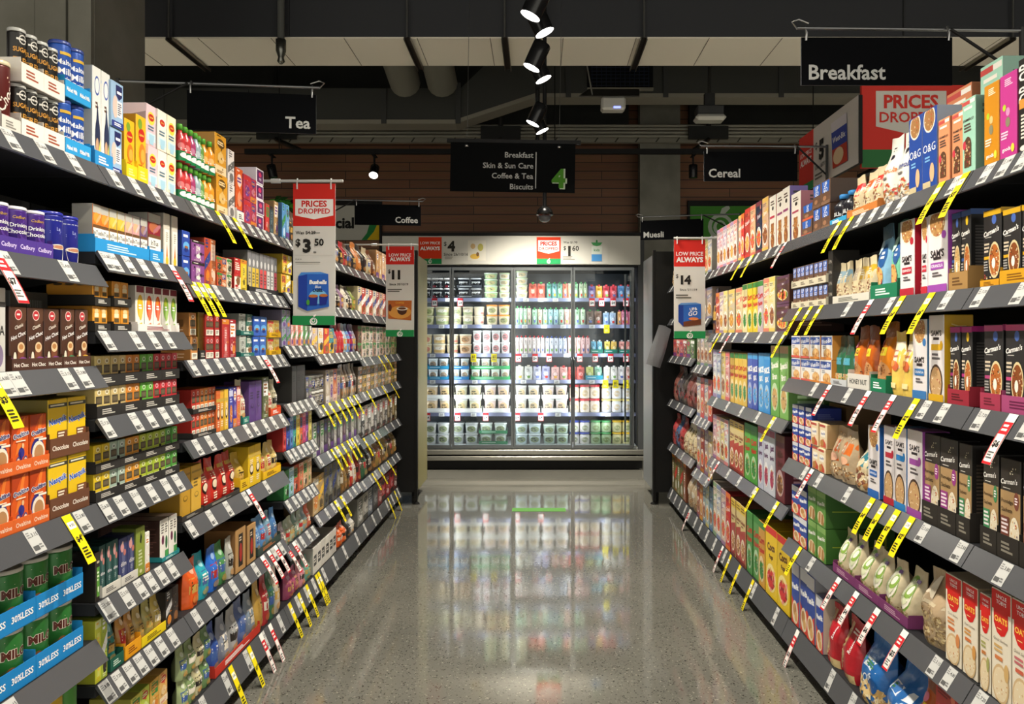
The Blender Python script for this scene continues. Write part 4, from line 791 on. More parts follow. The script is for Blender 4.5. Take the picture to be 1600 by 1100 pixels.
FS(3, 805, 860, 570, 4, 'pouch', 'yoghurt_pouch', 'white pouch with pale or navy cap', ['d8d8c8', 'd8d8d0', 'b8b8d0', '9898c0'], d_pouch, lid=['e8e0d0', 'e8e0d0', '2c2c78', '2c2c78'])
FS(3, 861, 914, 571, 4, 'pouch', 'yoghurt_pouch', 'white pouch with strawberry', ['d8a8a0', 'd89890', 'c84a44', 'c84a44'], d_pouch, lid=['d03038', 'd03038', 'f0f0f0', 'd03038'])
FS(3, 915, 942, 571, 2, 'pouch', 'yoghurt_pouch', 'yellow and teal pouch', ['b8c060', '88b8a0'], d_pouch, lid='f0f0e8', tray='3a98b0')
FS(3, 943, 988, 571, 4, 'pouch', 'yoghurt_pouch', 'pale pouch with fruit print', ['e0dcd0', 'd8d4cc', 'd8d0d0', 'e0b0a8'], d_pouch, lid='f4f4f4')
for a, b, t, c in ((663, 706, 'orange', 'e8d0b0'), (709, 753, 'pale yellow', 'e8e4c8'), (755, 797, 'red', 'f0d8d0')):
    FS(4, a, b, 602, 2, 'tub', 'yoghurt_tub', f'white tub with {t} fruit in white tray', c, d_tub, 2, lid='f4f4f2', tray='ecebe6')
FS(4, 804, 844, 602, 2, 'tub', 'yoghurt_tub', 'white tub with cream swirl in tray', 'ece8dc', d_tub, 2, lid='f4f4f2', tray='ecebe6')
FS(4, 846, 888, 602, 2, 'tub', 'yoghurt_tub', 'white tub with berry swirl in tray', 'ecdcd8', d_tub, 2, lid='f4f4f2', tray='ecebe6')
FS(4, 890, 938, 601, 3, 'jar', 'yoghurt_jar', 'cream jar with red lid', 'f0e4d4', d_tub, 2, lid='d03a44')
FS(4, 940, 988, 602, 3, 'jar', 'yoghurt_jar', 'cream jar with blue print', 'e8e8ec', d_tub, 2, lid='e8d890')
FS(5, 662, 702, 661, 2, 'tub', 'yoghurt_tub', 'big white square tub by left door', 'd8d8d4', d_tub, 2, lid='eceeee')
FS(5, 704, 747, 661, 2, 'tub', 'yoghurt_tub', 'big grey square tub', 'c4c8c8', d_tub, 2, lid='d8dcdc')
FS(5, 748, 793, 661, 2, 'tub', 'yoghurt_tub', 'big white tub in green tray', 'd0dcd4', d_tub, 2, lid='e4ece8', tray='3a8a60')
FS(5, 804, 846, 662, 2, 'tub', 'yoghurt_tub', 'big pale blue square tub', 'c8d8dc', d_tub, 2, lid='e0ecf0')
FS(5, 848, 889, 663, 2, 'tub', 'yoghurt_tub', 'big sage green square tub', 'b0c4b8', d_tub, 2, lid='d8e4dc')
FS(5, 890, 922, 657, 2, 'jar', 'yoghurt_jar', 'white jar with blue lid', 'ece8e4', d_tub, 2, lid='3a50b0')
FS(5, 923, 956, 657, 2, 'jar', 'yoghurt_jar', 'green jar with green lid', 'b8d0a8', d_tub, 2, lid='5aa868')
FS(5, 957, 988, 657, 2, 'jar', 'yoghurt_jar', 'cream and teal jar with yellow lid', 'e0d8a8', d_tub, 2, lid='ecc038')
# tickets on the fridge rails
def fridge_tags(row, xs, col, txt, h, word, nm):
    m = MB(); w = .058
    m.box(-w/2, w/2, 0, .0012, -h, 0, col, 'matte_card')
    e = [('l', .15, .15, .85, .4, 2, '7a7a7a'), title(txt, .5, .62, .35, '1c1a1a' if col != 'e8e8e8' else '4a4a50', mw=.7)]
    if word == 'red': e = [('r', 0, .72, 1, 1, 'd0202a'), ('r', 0, 0, 1, .06, 'd0202a'), ('r', 0, 0, .07, 1, 'd0202a'), ('r', .93, 0, 1, 1, 'd0202a'), title(txt, .5, .4, .36, '1c1a1a', mw=.6)]
    f0 = Flat(w, h); art(m, lambda_surf(f0, -h), e, 'matte_card'); me = m.mesh(nm)
    LO = ['leftmost', 'second', 'third', 'fourth', 'fifth', 'sixth', 'seventh', 'eighth']
    for i, x in enumerate(xs):
        o = place(nm, me, None, (pxx(x, FP - .034), FP - .0345, SHZ[row] - .001)); tag(o, f'{LO[i]} {word} price tag from left, {ROWN[row]} fridge rail', 'price tag', f'{word} price tags on the fridge rails')
class lambda_surf:
    curved = False
    def __init__(s, S, dz): s.S, s.dz, s.w, s.h = S, dz, S.w, S.h
    def __call__(s, u, v, o): x, y, z = s.S(u, v, o); return (x, y, z + s.dz)
for r, xs in ((0, (679, 719, 925, 940, 958, 978)), (2, (810, 836, 858, 906, 930, 954, 978)), (4, (668, 715, 759, 808, 845))): fridge_tags(r, xs, 'f0eeea', '$4', .085, 'red', 'low_price_tag')
for r, xs in ((1, (948,)), (2, (740, 772)), (3, (946, 962, 978))): fridge_tags(r, xs, 'f0dc10', '$5', .085, 'yellow', 'special_price_tag')
for r, xs in ((0, (700, 765, 790, 822, 845, 868)), (1, (690, 726, 764, 820, 850, 880, 925)), (2, (676, 706, 820, 885)), (3, (676, 742, 818, 842, 870, 925)), (4, (690, 740, 872, 950))): fridge_tags(r, xs, 'e8e8e8', '3.50', .036, 'white', 'price_ticket')
# ------------------------------------------------------------------ ducts, pipes and struts under the ceiling
DK = '3d3e3b'
def brown(*a): pass
du = thing('air_duct', 'wide dark grey duct with underside coloured as lit, spanning the aisle overhead', 'duct', (0, 6.1, 3.73))
m = MB().box(-7.9, 7.9, 0, .62, .012, .95, '35363a', 'dark_paint'); m.build('duct_body', du)
m = MB().box(-7.9, 7.9, .004, .616, 0, .0115, 'e4ddcf', 'matte_card')  # pale tone paints floor-bounced light onto the dark duct's underside
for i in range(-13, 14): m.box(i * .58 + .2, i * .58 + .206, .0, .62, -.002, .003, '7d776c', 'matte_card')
m.build('lit_underside', du)
for i, X in enumerate((-5.1, -1.98, .02, 2.9)):
    MB().box(X, X + .012, -.012, -.0005, .02, .95, '2b2c2e', 'dark_paint').build('seam_strip', du)
for X, nm in ((-2.91, 'left above the Tea sign'), (-1.03, 'left of the spotlights'), (-.26, 'just left of the spotlights'), (.84, 'right of the spotlights'), (3.75, 'right above the Breakfast sign')):
    t = thing('strut_channel', f'grey steel strut channel under the duct, {nm}', 'bracket', (X, 6.06, 3.70), 0, 'strut channels under the big duct')
    MB().box(-.028, -.022, 0, .72, 0, .026, '8e8a80', 'bare_metal').box(.022, .028, 0, .72, 0, .026, '8e8a80', 'bare_metal').box(-.022, .022, 0, .72, .02, .026, '4a4a48', 'bare_metal').build('channel', t)
    MB().tube([(0, -.002, .02), (0, -.002, 1.5)], .008, '4a4a48', 'dark_paint').build('hanger_rod', t)
# far duct with a step
Y2 = 9.0
def q(x, y): return (pxx(x, Y2), pxz(y, Y2))
low, hi, a, b = pxz(187, Y2), pxz(146, Y2), pxx(712, Y2), pxx(836, Y2)
d2 = thing('air_duct', 'dark stepped duct with pale lower edge in front of the wood wall', 'duct', (0, Y2, 0))
def prism(poly, y0, y1, col, mat):
    n = len(poly); vs = [(x, y0, z) for x, z in poly] + [(x, y1, z) for x, z in poly]
    return MB().add(vs, [tuple(range(n)), tuple(reversed(range(n, 2*n)))] + [(i + n, (i+1) % n + n, (i+1) % n, i) for i in range(n)], col, mat)
prism([(-7.9, low), (a, low), (b, hi), (7.9, hi), (7.9, hi + .75), (-7.9, low + .45), ][:4] + [(7.9, 4.95), (-.2, 4.95), (-.9, low + .37), (-7.9, low + .37)], 0, .28, '4b4c4a', 'dark_paint').build('duct_body', d2)
e = .05
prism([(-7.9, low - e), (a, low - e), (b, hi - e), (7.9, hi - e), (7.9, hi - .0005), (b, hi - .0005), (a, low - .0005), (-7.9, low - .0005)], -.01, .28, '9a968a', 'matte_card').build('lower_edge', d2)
for x, yb, yt in ((190, 187, 140), (253, 187, 140), (385, 187, 140), (600, 187, 140), (716, 187, 130), (888, 146, 100), (1040, 146, 100), (1220, 146, 100)):
    MB().box(pxx(x, Y2) - .03, pxx(x, Y2) + .03, -.022, -.0105, pxz(yb, Y2) - .05, pxz(yt, Y2), '4b4c4c', 'dark_paint').build('clamp_strip', d2)
# vent grille on its face
vg = thing('vent_grille', 'black egg-crate vent grille on the far duct, right of spotlights', 'vent', (pxx(969, 8.97), 8.983, pxz(138, 8.97)))
w = pxx(1021, 8.97) - pxx(918, 8.97); h = .28
MB().box(-w/2, w/2, -.01, -.0005, 0, h, '0c0d12', 'dark_paint').build('backing', vg)
m = MB()
for i in range(13): x = -w/2 * .86 + i * w * .86 / 12; m.box(x, x + .006, -.022, -.011, .02, h - .02, '2c3448', 'dark_paint')
for j in range(6): z = .03 + j * (h - .07) / 5; m.box(-w/2 * .88, w/2 * .88, -.022, -.011, z, z + .006, '2c3448', 'dark_paint')
m.build('grille', vg)
MB().box(-w/2, w/2, -.05, -.0005, -.03, -.001, '8a877c', 'matte_card').build('sill', vg)
# conduits in front of the wall
for i, (y, r) in enumerate(((196.5, .018), (201.5, .018), (207, .02), (212.5, .02))):
    Yc = 9.72; o = MB().tube([(-7.8, Yc, pxz(y, Yc)), (7.8, Yc, pxz(y, Yc))], r, '8f8c80', 'gloss_plastic', 10).build('conduit_pipe')
    tag(o, f"grey conduit pipe in front of the wall, {['topmost', 'second', 'third', 'lowest'][i]} of four", 'pipe', 'conduit pipes along the back wall')
m = MB(); Yc = 9.8; zt, zb = pxz(215, Yc), pxz(222, Yc)
m.box(-7.8, 7.8, Yc, Yc + .08, zb, zt, '8a877c', 'matte_card')
for i in range(60): x = -7.6 + i * .26; m.add([(x, Yc - .001, zb), (x + .02, Yc - .001, zb), (x + .06, Yc - .001, zt), (x + .04, Yc - .001, zt)], [(0, 1, 2, 3)], '3c3b36', 'matte_card')
o = m.build('cable_tray'); tag(o, 'long slotted metal cable tray along the top of wood wall', 'cable tray')
for i, (x, wh) in enumerate(((430, 'behind the Tea sign'), (782, 'above the aisle sign'), (1108, 'below the ceiling box'))):
    Xc = pxx(x, 9.6); t = thing('pipe_bracket', f'dark pipe bracket with slanted strut {wh}', 'bracket', (Xc, 9.64, pxz(232, 9.6)), 0, 'pipe brackets under the conduits')
    MB().box(-.25, .25, -.01, .03, .13, .29, '2a2b2a', 'dark_paint').build('clamp_block', t)
    MB().tube([(0, -.012, .29), (0, -.012, 1.475)], .03, '2c2c2b', 'dark_paint').build('drop_post', t)
    sx = 0 if i == 1 else (.45 if i == 0 else -.28)
    MB().tube([(0, -.03, .12), (sx, -.35, -.12)], .03, '77756c', 'bare_metal', 4).build('strut', t)
# wide round ducts glimpsed above
for x in (612, 675):
    Xc = pxx(x, 7.9); o = MB().tube([(Xc, 7.0, 4.75), (Xc + .02, 7.9, 4.35), (Xc + .02, 8.6, 4.2)], .17, '7c7a70', 'cast_concrete', 16).build('round_duct')
    tag(o, f"grey round duct above the far duct, {'left' if x < 650 else 'right'} one of two", 'duct', 'round ducts above the far duct')
t = thing('sprinkler', 'grey sprinkler pipe and head in front of the duct', 'sprinkler', (pxx(437, 6.0), 6.03, pxz(96, 6.03)))
MB().tube([(0, 0, .17), (0, 0, 1.9)], .028, '5a5b58', 'dark_paint', 12).build('pipe', t)
MB().lathe([(.012, -.02), (.03, .0), (.022, .03), (.04, .08), (.04, .17)], '7a7a74', 'bare_metal', 14).build('head', t)
# ceiling boxes
t = thing('ceiling_sensor', 'white ceiling sensor box with blue light below the vent', 'sensor', (pxx(958, 7.6), 7.6, pxz(173, 7.6)))
MB().box(-.12, .12, -.05, .1, .0, .13, 'c9c7c0', 'gloss_plastic', ch=.02).build('body', t)
MB().box(.0, .07, -.053, -.0505, .01, .03, '5060ff', 'blue_led').build('light', t)
MB().add([(-.34, .0, .135), (.26, .0, .135), (.3, .3, .30), (-.22, .3, .30), (-.34, .0, .147), (.26, .0, .147), (.3, .3, .312), (-.22, .3, .312)], [(3, 2, 1, 0), (4, 5, 6, 7), (0, 1, 5, 4), (1, 2, 6, 5), (2, 3, 7, 6), (3, 0, 4, 7)], '8a857a', 'bare_metal').build('mounting_plate', t)
MB().tube([(-.2, .05, .16), (-.26, .06, .5), (-.16, .1, 1.0), (-.12, .1, 1.58)], .008, '9a9890', 'gloss_plastic').build('cable', t)
t = thing('ceiling_speaker', 'grey and white box unit hanging right of the sensor', 'unit', (pxx(1109, 7.6), 7.6, pxz(190, 7.6)))
MB().box(-.15, .15, -.08, .1, .0, .06, 'b9b7b0', 'gloss_plastic', ch=.025).build('base', t)
MB().box(-.13, .13, -.06, .12, .061, .15, '3a3b3c', 'dark_paint', ch=.01).build('housing', t)
MB().box(-.05, .05, -.01, .05, .151, .28, '2a2b2b', 'dark_paint').tube([(0, .02, .28), (0, .02, 1.6)], .014, '77756e', 'bare_metal').build('hanger', t)

# ------------------------------------------------------------------ lighting tracks
TZ = 3.16
def lamp(X, Y, side, name_lab, on=True, zt=TZ, tilt=25, yaw=0, light=True, energy=None, size=90):
    """a black cylinder spotlight clipped under a track, tilted towards side"""
    t = thing('track_spotlight', name_lab, 'spotlight', (X, Y, zt - .2), 0, 'black track spotlights')
    MB().box(-.018, .018, -.09, .09, .166, .179, '111112', 'dark_paint').tube([(0, 0, .166), (0, 0, .06)], .012, '111112', 'dark_paint').build('adapter', t)
    a = math.radians(tilt) * side; R = Matrix.Rotation(yaw, 4, 'Z') @ Matrix.Rotation(-a, 4, 'Y')
    def tr(mb): mb.v = [tuple(R @ Vector(v)) for v in mb.v]; return mb
    tr(MB().lathe([(.05, -.085), (.052, .0), (.052, .06), (.046, .068)], '19191b', 'gloss_plastic', 20, capb=False)).build('housing', t)
    tr(MB().lathe([(.0485, -.083), (.0485, -.080)], 'fff6e6' if on else '2a2a2c', 'lamp_lens' if on else 'gloss_plastic', 20)).build('lens', t)
    if light and on:
        d = R @ Vector((0, 0, -1)); p = Vector((X, Y, zt - .2)) + d * .1
        spot('track_beam', p, p + d, energy or SPOT_E, size)
tk = thing('lighting_track', 'black lighting track running down the middle of the aisle', 'track', (0, 0, TZ), 0, 'lighting tracks')
MB().box(-.018, .018, -2.2, 7.1, -.02, .02, '161617', 'dark_paint').build('rail', tk)
for y in (-1.5, 1.5, 4.6, 6.95): MB().tube([(0, y, .02), (0, y, 2.03)], .005, '2a2a2a', 'dark_paint').build('hanger_rod', tk)
IN_VIEW = {3.66: 'nearest pair', 4.36: 'middle pair', 5.5: 'farthest pair'}
for y in (-.9, .8, 1.7, 2.55, 3.66, 4.36, 5.5, 6.7):
    nm = IN_VIEW.get(y)
    if y == 6.7:
        for X in (-.12, .12): lamp(X * .01, y + X, 1, f"added black track spotlight aimed at the fridge, {'first' if X < 0 else 'second'} of two", tilt=20, yaw=pi / 2, energy=250, size=104)  # pair added to brighten the fridge front and header
        continue
    for sd, dy in ((-1, 0), (1, .2)):
        w_ = 'left' if sd < 0 else 'right'
        lamp(0, y + dy, sd, f'black track spotlight tilted {w_}, {nm} over the aisle' if nm else f'black track spotlight tilted {w_} over the aisle, added out of view at {y:.1f}', energy=SPOT_E * (.55 if y < 1 else 1))  # pairs with no view name are out of frame, added as fill
wt = thing('lighting_track', 'black lighting track across the wood wall behind the signs', 'track', (0, 8.92, pxz(237, 8.92)), 0, 'lighting tracks')
MB().box(-3.4, 3.6, -.02, .02, -.03, .03, '111112', 'dark_paint').build('rail', wt)
for x in (-3.0, .2, 3.2): MB().tube([(x, 0, .03), (x, 0, 1.72)], .006, '1c1c1c', 'dark_paint').build('hanger_rod', wt)
Zw = pxz(237, 8.92) - .02
lamp(pxx(585, 8.92), 8.92, 1, 'lit round track spotlight in front of the wood wall', True, Zw, 38, -pi / 2, True, 60, 110)
lamp(pxx(425, 8.92), 8.92, 1, 'unlit black track spotlight above the $3.50 sign', False, Zw, 12)
lamp(pxx(1083, 8.92), 8.92, 0, 'unlit black track spotlight left of the Cereal sign', False, Zw, 0)
# unseen tracks added over the neighbouring aisles to light ceiling and ducts
for X in (-4.1, 4.1):
    w_ = 'left' if X < 0 else 'right'
    t = thing('lighting_track', f'added unseen lighting track over the neighbouring {w_} aisle', 'track', (X, 0, TZ), 0, 'lighting tracks')
    MB().box(-.018, .018, -2.2, 7.1, -.02, .02, '161617', 'dark_paint').build('rail', t)
    for y in (-1.5, 1.5, 4.6, 6.95): MB().tube([(0, y, .02), (0, y, 2.03)], .005, '2a2a2a', 'dark_paint').build('hanger_rod', t)
    for y in (.2, 2.3, 4.4, 6.5):
        lamp(X, y, 1 if X < 0 else -1, f'added unseen fill spotlight over the neighbouring {w_} aisle at {y:.1f} metres', True, TZ, 10, 0, True, SIDE_FILL_E, 130)
# dome camera
t = thing('dome_camera', 'black dome security camera on a pole under the aisle sign', 'camera', (pxx(851, 6.0), 6.0, pxz(335, 6.0)))
m = MB(); m.lathe([(.066 * cos(a), .066 * sin(a)) for a in (-.1, .2, .5, .8, 1.1, 1.4)], '121213', 'gloss_plastic', 20, capb=True).build('housing', t)
MB().lathe([(.012, -.062), (.034, -.052), (.046, -.036), (.05, -.012)], '6a6c70', 'gloss_plastic', 18).build('dome', t)
MB().tube([(0, 0, .06), (0, 0, 2.7)], .016, '121213', 'dark_paint').build('pole', t)

# ------------------------------------------------------------------ hanging signs
def panel_sign(name, label, w, h, t, loc, rz, base, els, edge=None, back=True, mat='matte_card', pm=None):
    r = thing(name, label, 'sign', loc, rz); m = MB().box(-w/2, w/2, 0, t, 0, h, base, pm or mat, faces=None if not edge else {'l': edge, 'r': edge, 't': edge, 'd': edge})
    art(m, Flat(w, h), els, mat, .0004); m.build('panel', r); return r
GW = 'b8b8b6'
for word, lab, side, Y, x0, x1, yb in (('Tea', 'black hanging Tea sign over the left shelves', 'L', 3.03, 297, 491, 206), ('Coffee', 'black hanging Coffee sign over the far left shelves', 'L', 5.76, 555, 657, 352),
        ('Breakfast', 'big black hanging Breakfast sign over the right shelves', 'R', 2.49, 1252, 1488, 133), ('Cereal', 'black hanging Cereal sign over the right shelves', 'R', 4.03, 1100, 1246, 283), ('Muesli', 'black hanging Muesli sign at the far right', 'R', 6.06, 1001, 1098, 374)):
    X0, X1 = pxx(x0, Y), pxx(x1, Y); w = X1 - X0; z = pxz(yb, Y); h = .155
    rz = {'Tea': .13, 'Coffee': .12, 'Breakfast': 0, 'Cereal': 0, 'Muesli': -.22}[word]
    els = [title(word, .955 if side == 'L' else .05, .27, {'Tea': .3, 'Coffee': .3, 'Breakfast': .32, 'Cereal': .3, 'Muesli': .3}[word], GW, al='r' if side == 'L' else 'l', b=.02)]
    if word == 'Breakfast': els[0] = title(word, .05, .27, .32, GW, al='l', b=.02)
    r = panel_sign('category_sign', lab, w, h, .006, ((X0 + X1) / 2, Y, z), rz, '08090c', els, '55565a', pm='black_board')
    s = SG[side]; xb = s * (XIN[side] + DEEP + (-.014 if word == 'Cereal' else .042)) - (X0 + X1) / 2
    arm = MB().tube([(-s * w * .53, .0, h + .03), (xb, .02, h + .03)], .006, '77787a', 'bare_metal').tube([(-s * w * .53, 0, h + .03), (-s * w * .57, -.012, h + .045), (-s * w * .53, -.02, h + .05), (-s * w * .46, -.012, h + .04)], .003, 'a8a8a8', 'bare_metal')
    arm.tube([(xb, .02, h + .04), (xb, .02, 1.8 - z)], .008, '3a3a3a', 'dark_paint').tube([(s * w * .5, .01, h + .03), (xb, .02, h - .12)], .005, '1a1a1a', 'dark_paint')
    arm.build('support_arm', r)
    for u in (-.47, .47): m = MB().tube([(u * w, -.004, h - .012), (u * w, -.008, h + .012), (u * w, .003, h + .036)], .004, 'b8b8b8', 'bare_metal', 6); m.build('hook', r)
# aisle sign
Y = 5.05; X0, X1 = pxx(703, Y), pxx(898, Y); w = X1 - X0; z = pxz(300, Y); h = pxz(218, Y) - z
els = [title(s, .665, v, .115, 'a8a8a6', al='r', b=.014, mw=.6) for s, v in (('Breakfast', .76), ('Skin & Sun Care', .54), ('Coffee & Tea', .33), ('Biscuits', .11))]
els += [('r', .682, .08, .69, .82, 'a8a8a6'), title('4', .878, .28, .42, 'a8b8a0', b=.06), title('4', .868, .29, .4, '3f7a1a', b=.045)]
els = [e if e[0] == 'r' else e for e in els]
r = panel_sign('aisle_sign', 'black hanging aisle sign with green number 4', w, h * .93, .008, ((X0 + X1) / 2, Y, z), 0, '0b0c0d', els, pm='black_board')
r.rotation_euler = (0, .016, 0)
MB().box(-w/2 - .025, w/2 + .035, -.004, .02, h * .93 + .0005, h, '141415', 'dark_paint').build('top_bar', r)
for u in (-.37, .37): m = MB().lathe([(.012, h * .88 - .012), (.012, h * .88)], 'c8c8c8', 'bare_metal', 12, u * w, -.006); m.build('fixing', r)
for u in (-.37, .37): m = MB().tube([(u * w, .008, h), (u * w, .008, 5.19 - z)], .0016, '6a6a68', 'bare_metal', 6); m.build('hanging_wire', r)
# price blades on rods
def blade(label, side, Y, x0, x1, y0, y1, els, rod, dim=False):
    X0, X1 = pxx(x0, Y), pxx(x1, Y); w = X1 - X0; z = pxz(y1, Y); h = pxz(y0, Y) - z
    r = panel_sign('price_sign', label, w, h, .003, ((X0 + X1) / 2, Y, z), 0, 'd6d5d0', els)
    s = SG[side]; xr = pxx(rod, Y) - (X0 + X1) / 2; xb = s * (XIN[side] + DEEP + .042) - (X0 + X1) / 2
    MB().tube([(xr, .0015, h + .012), (xb, .0015, h + .012)], .0065, 'c9c9c6', 'gloss_plastic').tube([(s * (XIN[side] + .01) - (X0 + X1) / 2, .0015, h + .012), (s * (XIN[side] + .05) - (X0 + X1) / 2, .0015, h + .012)], .011, 'd8d8d6', 'gloss_plastic').tube([(xb, .0015, h + .02), (xb, .0015, 1.75 - z)], .008, '3a3a3a', 'dark_paint').build('rod', r)
    for u in (-.4, .4): m = MB().tube([(u * w, -.003, h - .025), (u * w, -.006, h), (u * w, .0015, h + .022)], .0035, 'e0e0de', 'gloss_plastic', 6); m.build('clip', r)
    return r
GN = '1f8a4c'; RD = 'd22a22'
packb = [('p', [(.13, .13), (.34, .10), (.34, .36), (.13, .345)], '2040a0'), ('p', [(.34, .10), (.86, .13), (.84, .36), (.34, .36)], '2a62c0'), ('p', [(.13, .345), (.34, .36), (.84, .36), (.66, .375), (.2, .372)], '4a8ad8'), ('e', .6, .2, .22, .05, '7ac0ec'), title('Bushells', .6, .303, .03, 'f4f4f4', sh=.1, mw=.5, b=.05), title('Blue', .6, .27, .018, 'e8f0f8', mw=.2, sh=.2), title('LABEL', .6, .245, .02, '16244a', mw=.28, b=.04), ('p', [(.4, .14), (.58, .14), (.6, .205), (.38, .205)], '1c2c88'), ('e', .49, .205, .11, .011, 'b86a30'), ('p', [(.64, .14), (.8, .145), (.84, .21), (.63, .207)], '1c2c88'), ('e', .735, .209, .1, .011, 'b86a30'), ('e', .37, .16, .04, .02, '4a9a3a')]
blade('white prices dropped sign at $3.50 with blue tea pack', 'L', 3.40, 458, 524, 287, 508, [
    ('r', 0, .7, 1, 1, RD), ('p', [(.05, .775), (.5, .748), (.95, .775), (.95, .89), (.05, .89)], 'efeceb'), title('PRICES', .5, .858, .046, RD, mw=.82, b=.035), title('DROPPED', .5, .806, .038, RD, mw=.82, b=.02), title('Was $4.29', .06, .652, .027, '2a2824', al='l', mw=.58), ('r', .33, .65, .64, .654, '2a2824'),
    title('$', .06, .58, .06, '1f1d1b', al='l', mw=.13, b=.03), title('3', .33, .56, .1, '1f1d1b', mw=.27, b=.05), title('50', .62, .585, .052, '1f1d1b', mw=.28, b=.03), title('ea', .52, .515, .012, '3a3835', mw=.1), ('r', .05, .492, .95, .494, 'b0aea8'), title('67 per ea', .06, .465, .011, '2a2824', al='l', mw=.4), ('l', .06, .437, .72, .447, 1, '7a7872'), *packb, ('r', 0, 0, 1, .065, GN), *apple(.5, .034, .09, .3, 'f2f2f0', GN)], 536)
coffee = [('p', [(.08, .2), (.9, .18), (.92, .4), (.08, .4)], 'b8642a'), ('e', .5, .27, .4, .07, 'd89a48'), title('COFFEE', .5, .375, .02, 'e8b03c', mw=.6), ('e', .58, .29, .17, .05, '4a2a1c'), ('e', .58, .31, .2, .02, 'e4dccc'), ('e', .58, .312, .14, .013, '6a4028'), ('e', .15, .32, .06, .04, '5a2a1c')]
blade('dim white $11 low price sign by the left end cap', 'L', 5.45, 603, 647, 385, 526, [('r', 0, .8, 1, 1, RD), title('LOW PRICE', .5, .905, .035, 'f2ecea', mw=.86), title('ALWAYS', .5, .858, .045, 'f2ecea', mw=.86, b=.045), title('$', .12, .72, .05, '1f1d1b', mw=.12), title('11', .36, .685, .105, '1f1d1b', mw=.36, b=.06), title('Since 30/10/19', .46, .58, .026, '2a2824', mw=.8), ('l', .06, .49, .6, .53, 2, '6a6862'), *coffee, ('r', 0, 0, 1, .075, GN), *apple(.5, .038, .1, .31, 'f2f2f0', GN)], 603 + 50)
upgo = [('p', [(.14, .17), (.3, .12), (.3, .34), (.14, .34)], '1c3c90'), ('p', [(.3, .12), (.86, .14), (.86, .35), (.3, .34)], '2c62b8'), ('p', [(.3, .12), (.86, .14), (.86, .2), (.3, .17)], '6a3a24'), ('p', [(.14, .34), (.3, .34), (.86, .35), (.7, .365), (.22, .36)], '5a8ac8'), title('UP&', .62, .3, .03, 'f4f4f4', mw=.3, rot=8), title('GO', .6, .255, .045, 'f4f4f4', mw=.36, rot=8, sh=.2), ('e', .62, .2, .16, .015, 'd8804a')]
blade('white $14 low price sign at the far right shelves', 'R', 4.74, 1053, 1102, 375, 529, [('r', 0, .73, 1, 1, RD), title('LOW PRICE', .5, .86, .045, 'f2ecea', mw=.86), title('ALWAYS', .5, .8, .055, 'f2ecea', mw=.86, b=.045), title('$', .1, .63, .045, '1f1d1b', mw=.12), title('14', .38, .595, .095, '1f1d1b', mw=.42, b=.06), title('Since 5/11/19', .46, .495, .024, '2a2824', mw=.8), ('l', .06, .4, .6, .45, 2, '6a6862'), *upgo, ('r', 0, 0, 1, .075, GN), *apple(.5, .038, .1, .31, 'f2f2f0', GN)], 1053)
# promotional header box above the right shelves
pb = thing('promo_header', 'red prices dropped header box with $5 panel above right shelves', 'sign', (0, 0, 0))
Yf, Xl = 3.72, 1.55
zf0, zf1 = pxz(262, Yf), pxz(133, Yf); Xr = pxx(1530, Yf); Yb = 4.5
m = MB().box(Xl + .02, Xr, Yf, Yf + .02, zf0, zf1, 'c8342c', 'matte_card'); fw, fh = Xr - Xl - .02, zf1 - zf0
class At:
    curved = False
    def __init__(s, S, f): s.S, s.f, s.w, s.h = S, f, S.w, S.h
    def __call__(s, u, v, o): return s.f(*s.S(u, v, o))
art(m, At(Flat(fw, fh), lambda x, y, z: (x + (Xl + .02 + Xr) / 2, y + Yf, z + zf0)), [('r', 0, 0, 1, .22, '2f6a3c'), ('p', [(.12, .5), (.42, .4), (.72, .5), (.72, .93), (.12, .93)], 'c8c4bc'), title('PRICES', .42, .8, .17, 'c8342c', mw=.54, b=.035), title('DROPPED', .42, .61, .14, 'c8342c', mw=.54, b=.02)], 'matte_card', .0005)
m.build('front_panel', pb)
pd = MB().box(-.42, .42, 0, .02, 0, .33, 'd0ccc4', 'matte_card', faces={'b': '141414', 'l': '141414', 'r': '141414', 't': '141414', 'd': '141414'})
art(pd, Flat(.84, .33), [('r', 0, 0, .28, 1, 'd23a30'), ('r', 0, 0, .28, .14, '2f8a4c'), title('LOW PRICE', .14, .66, .09, 'f0e8e4', mw=.22), title('ALWAYS', .14, .52, .11, 'f0e8e4', mw=.22, b=.045), title('$', .34, .66, .14, '22201e', mw=.06), title('5', .43, .56, .34, '22201e', mw=.12, b=.06), title('Since 16/7/19', .42, .3, .07, '22201e', mw=.24), ('l', .32, .08, .5, .2, 2, '6a6862'), ('p', [(.63, .12), (.86, .12), (.84, .86), (.6, .86)], '3a4a9c'), ('p', [(.61, .7), (.85, .7), (.84, .86), (.6, .86)], 'd8d4d8'), ('p', [(.63, .12), (.86, .12), (.85, .42), (.62, .42)], 'b8402c'), ('e', .72, .28, .08, .13, 'e0c8a0'), title('Weet-Bix', .73, .56, .12, 'f6f4f0', mw=.2)], 'matte_card', .0005)
o = pd.build('side_panel', pb, (Xl, (Yf + Yb) / 2 + .02, zf0 + .02), -pi / 2)
MB().box(Xl + .3, Xl + .34, Yf + .3, Yf + .34, 0, zf0 + .1, '2a2a2a', 'dark_paint').box(Xl + .3, Xl + .34, Yf + .021, Yb - .05, zf0 + .1, zf0 + .12, '2a2a2a', 'dark_paint').build('post', pb)
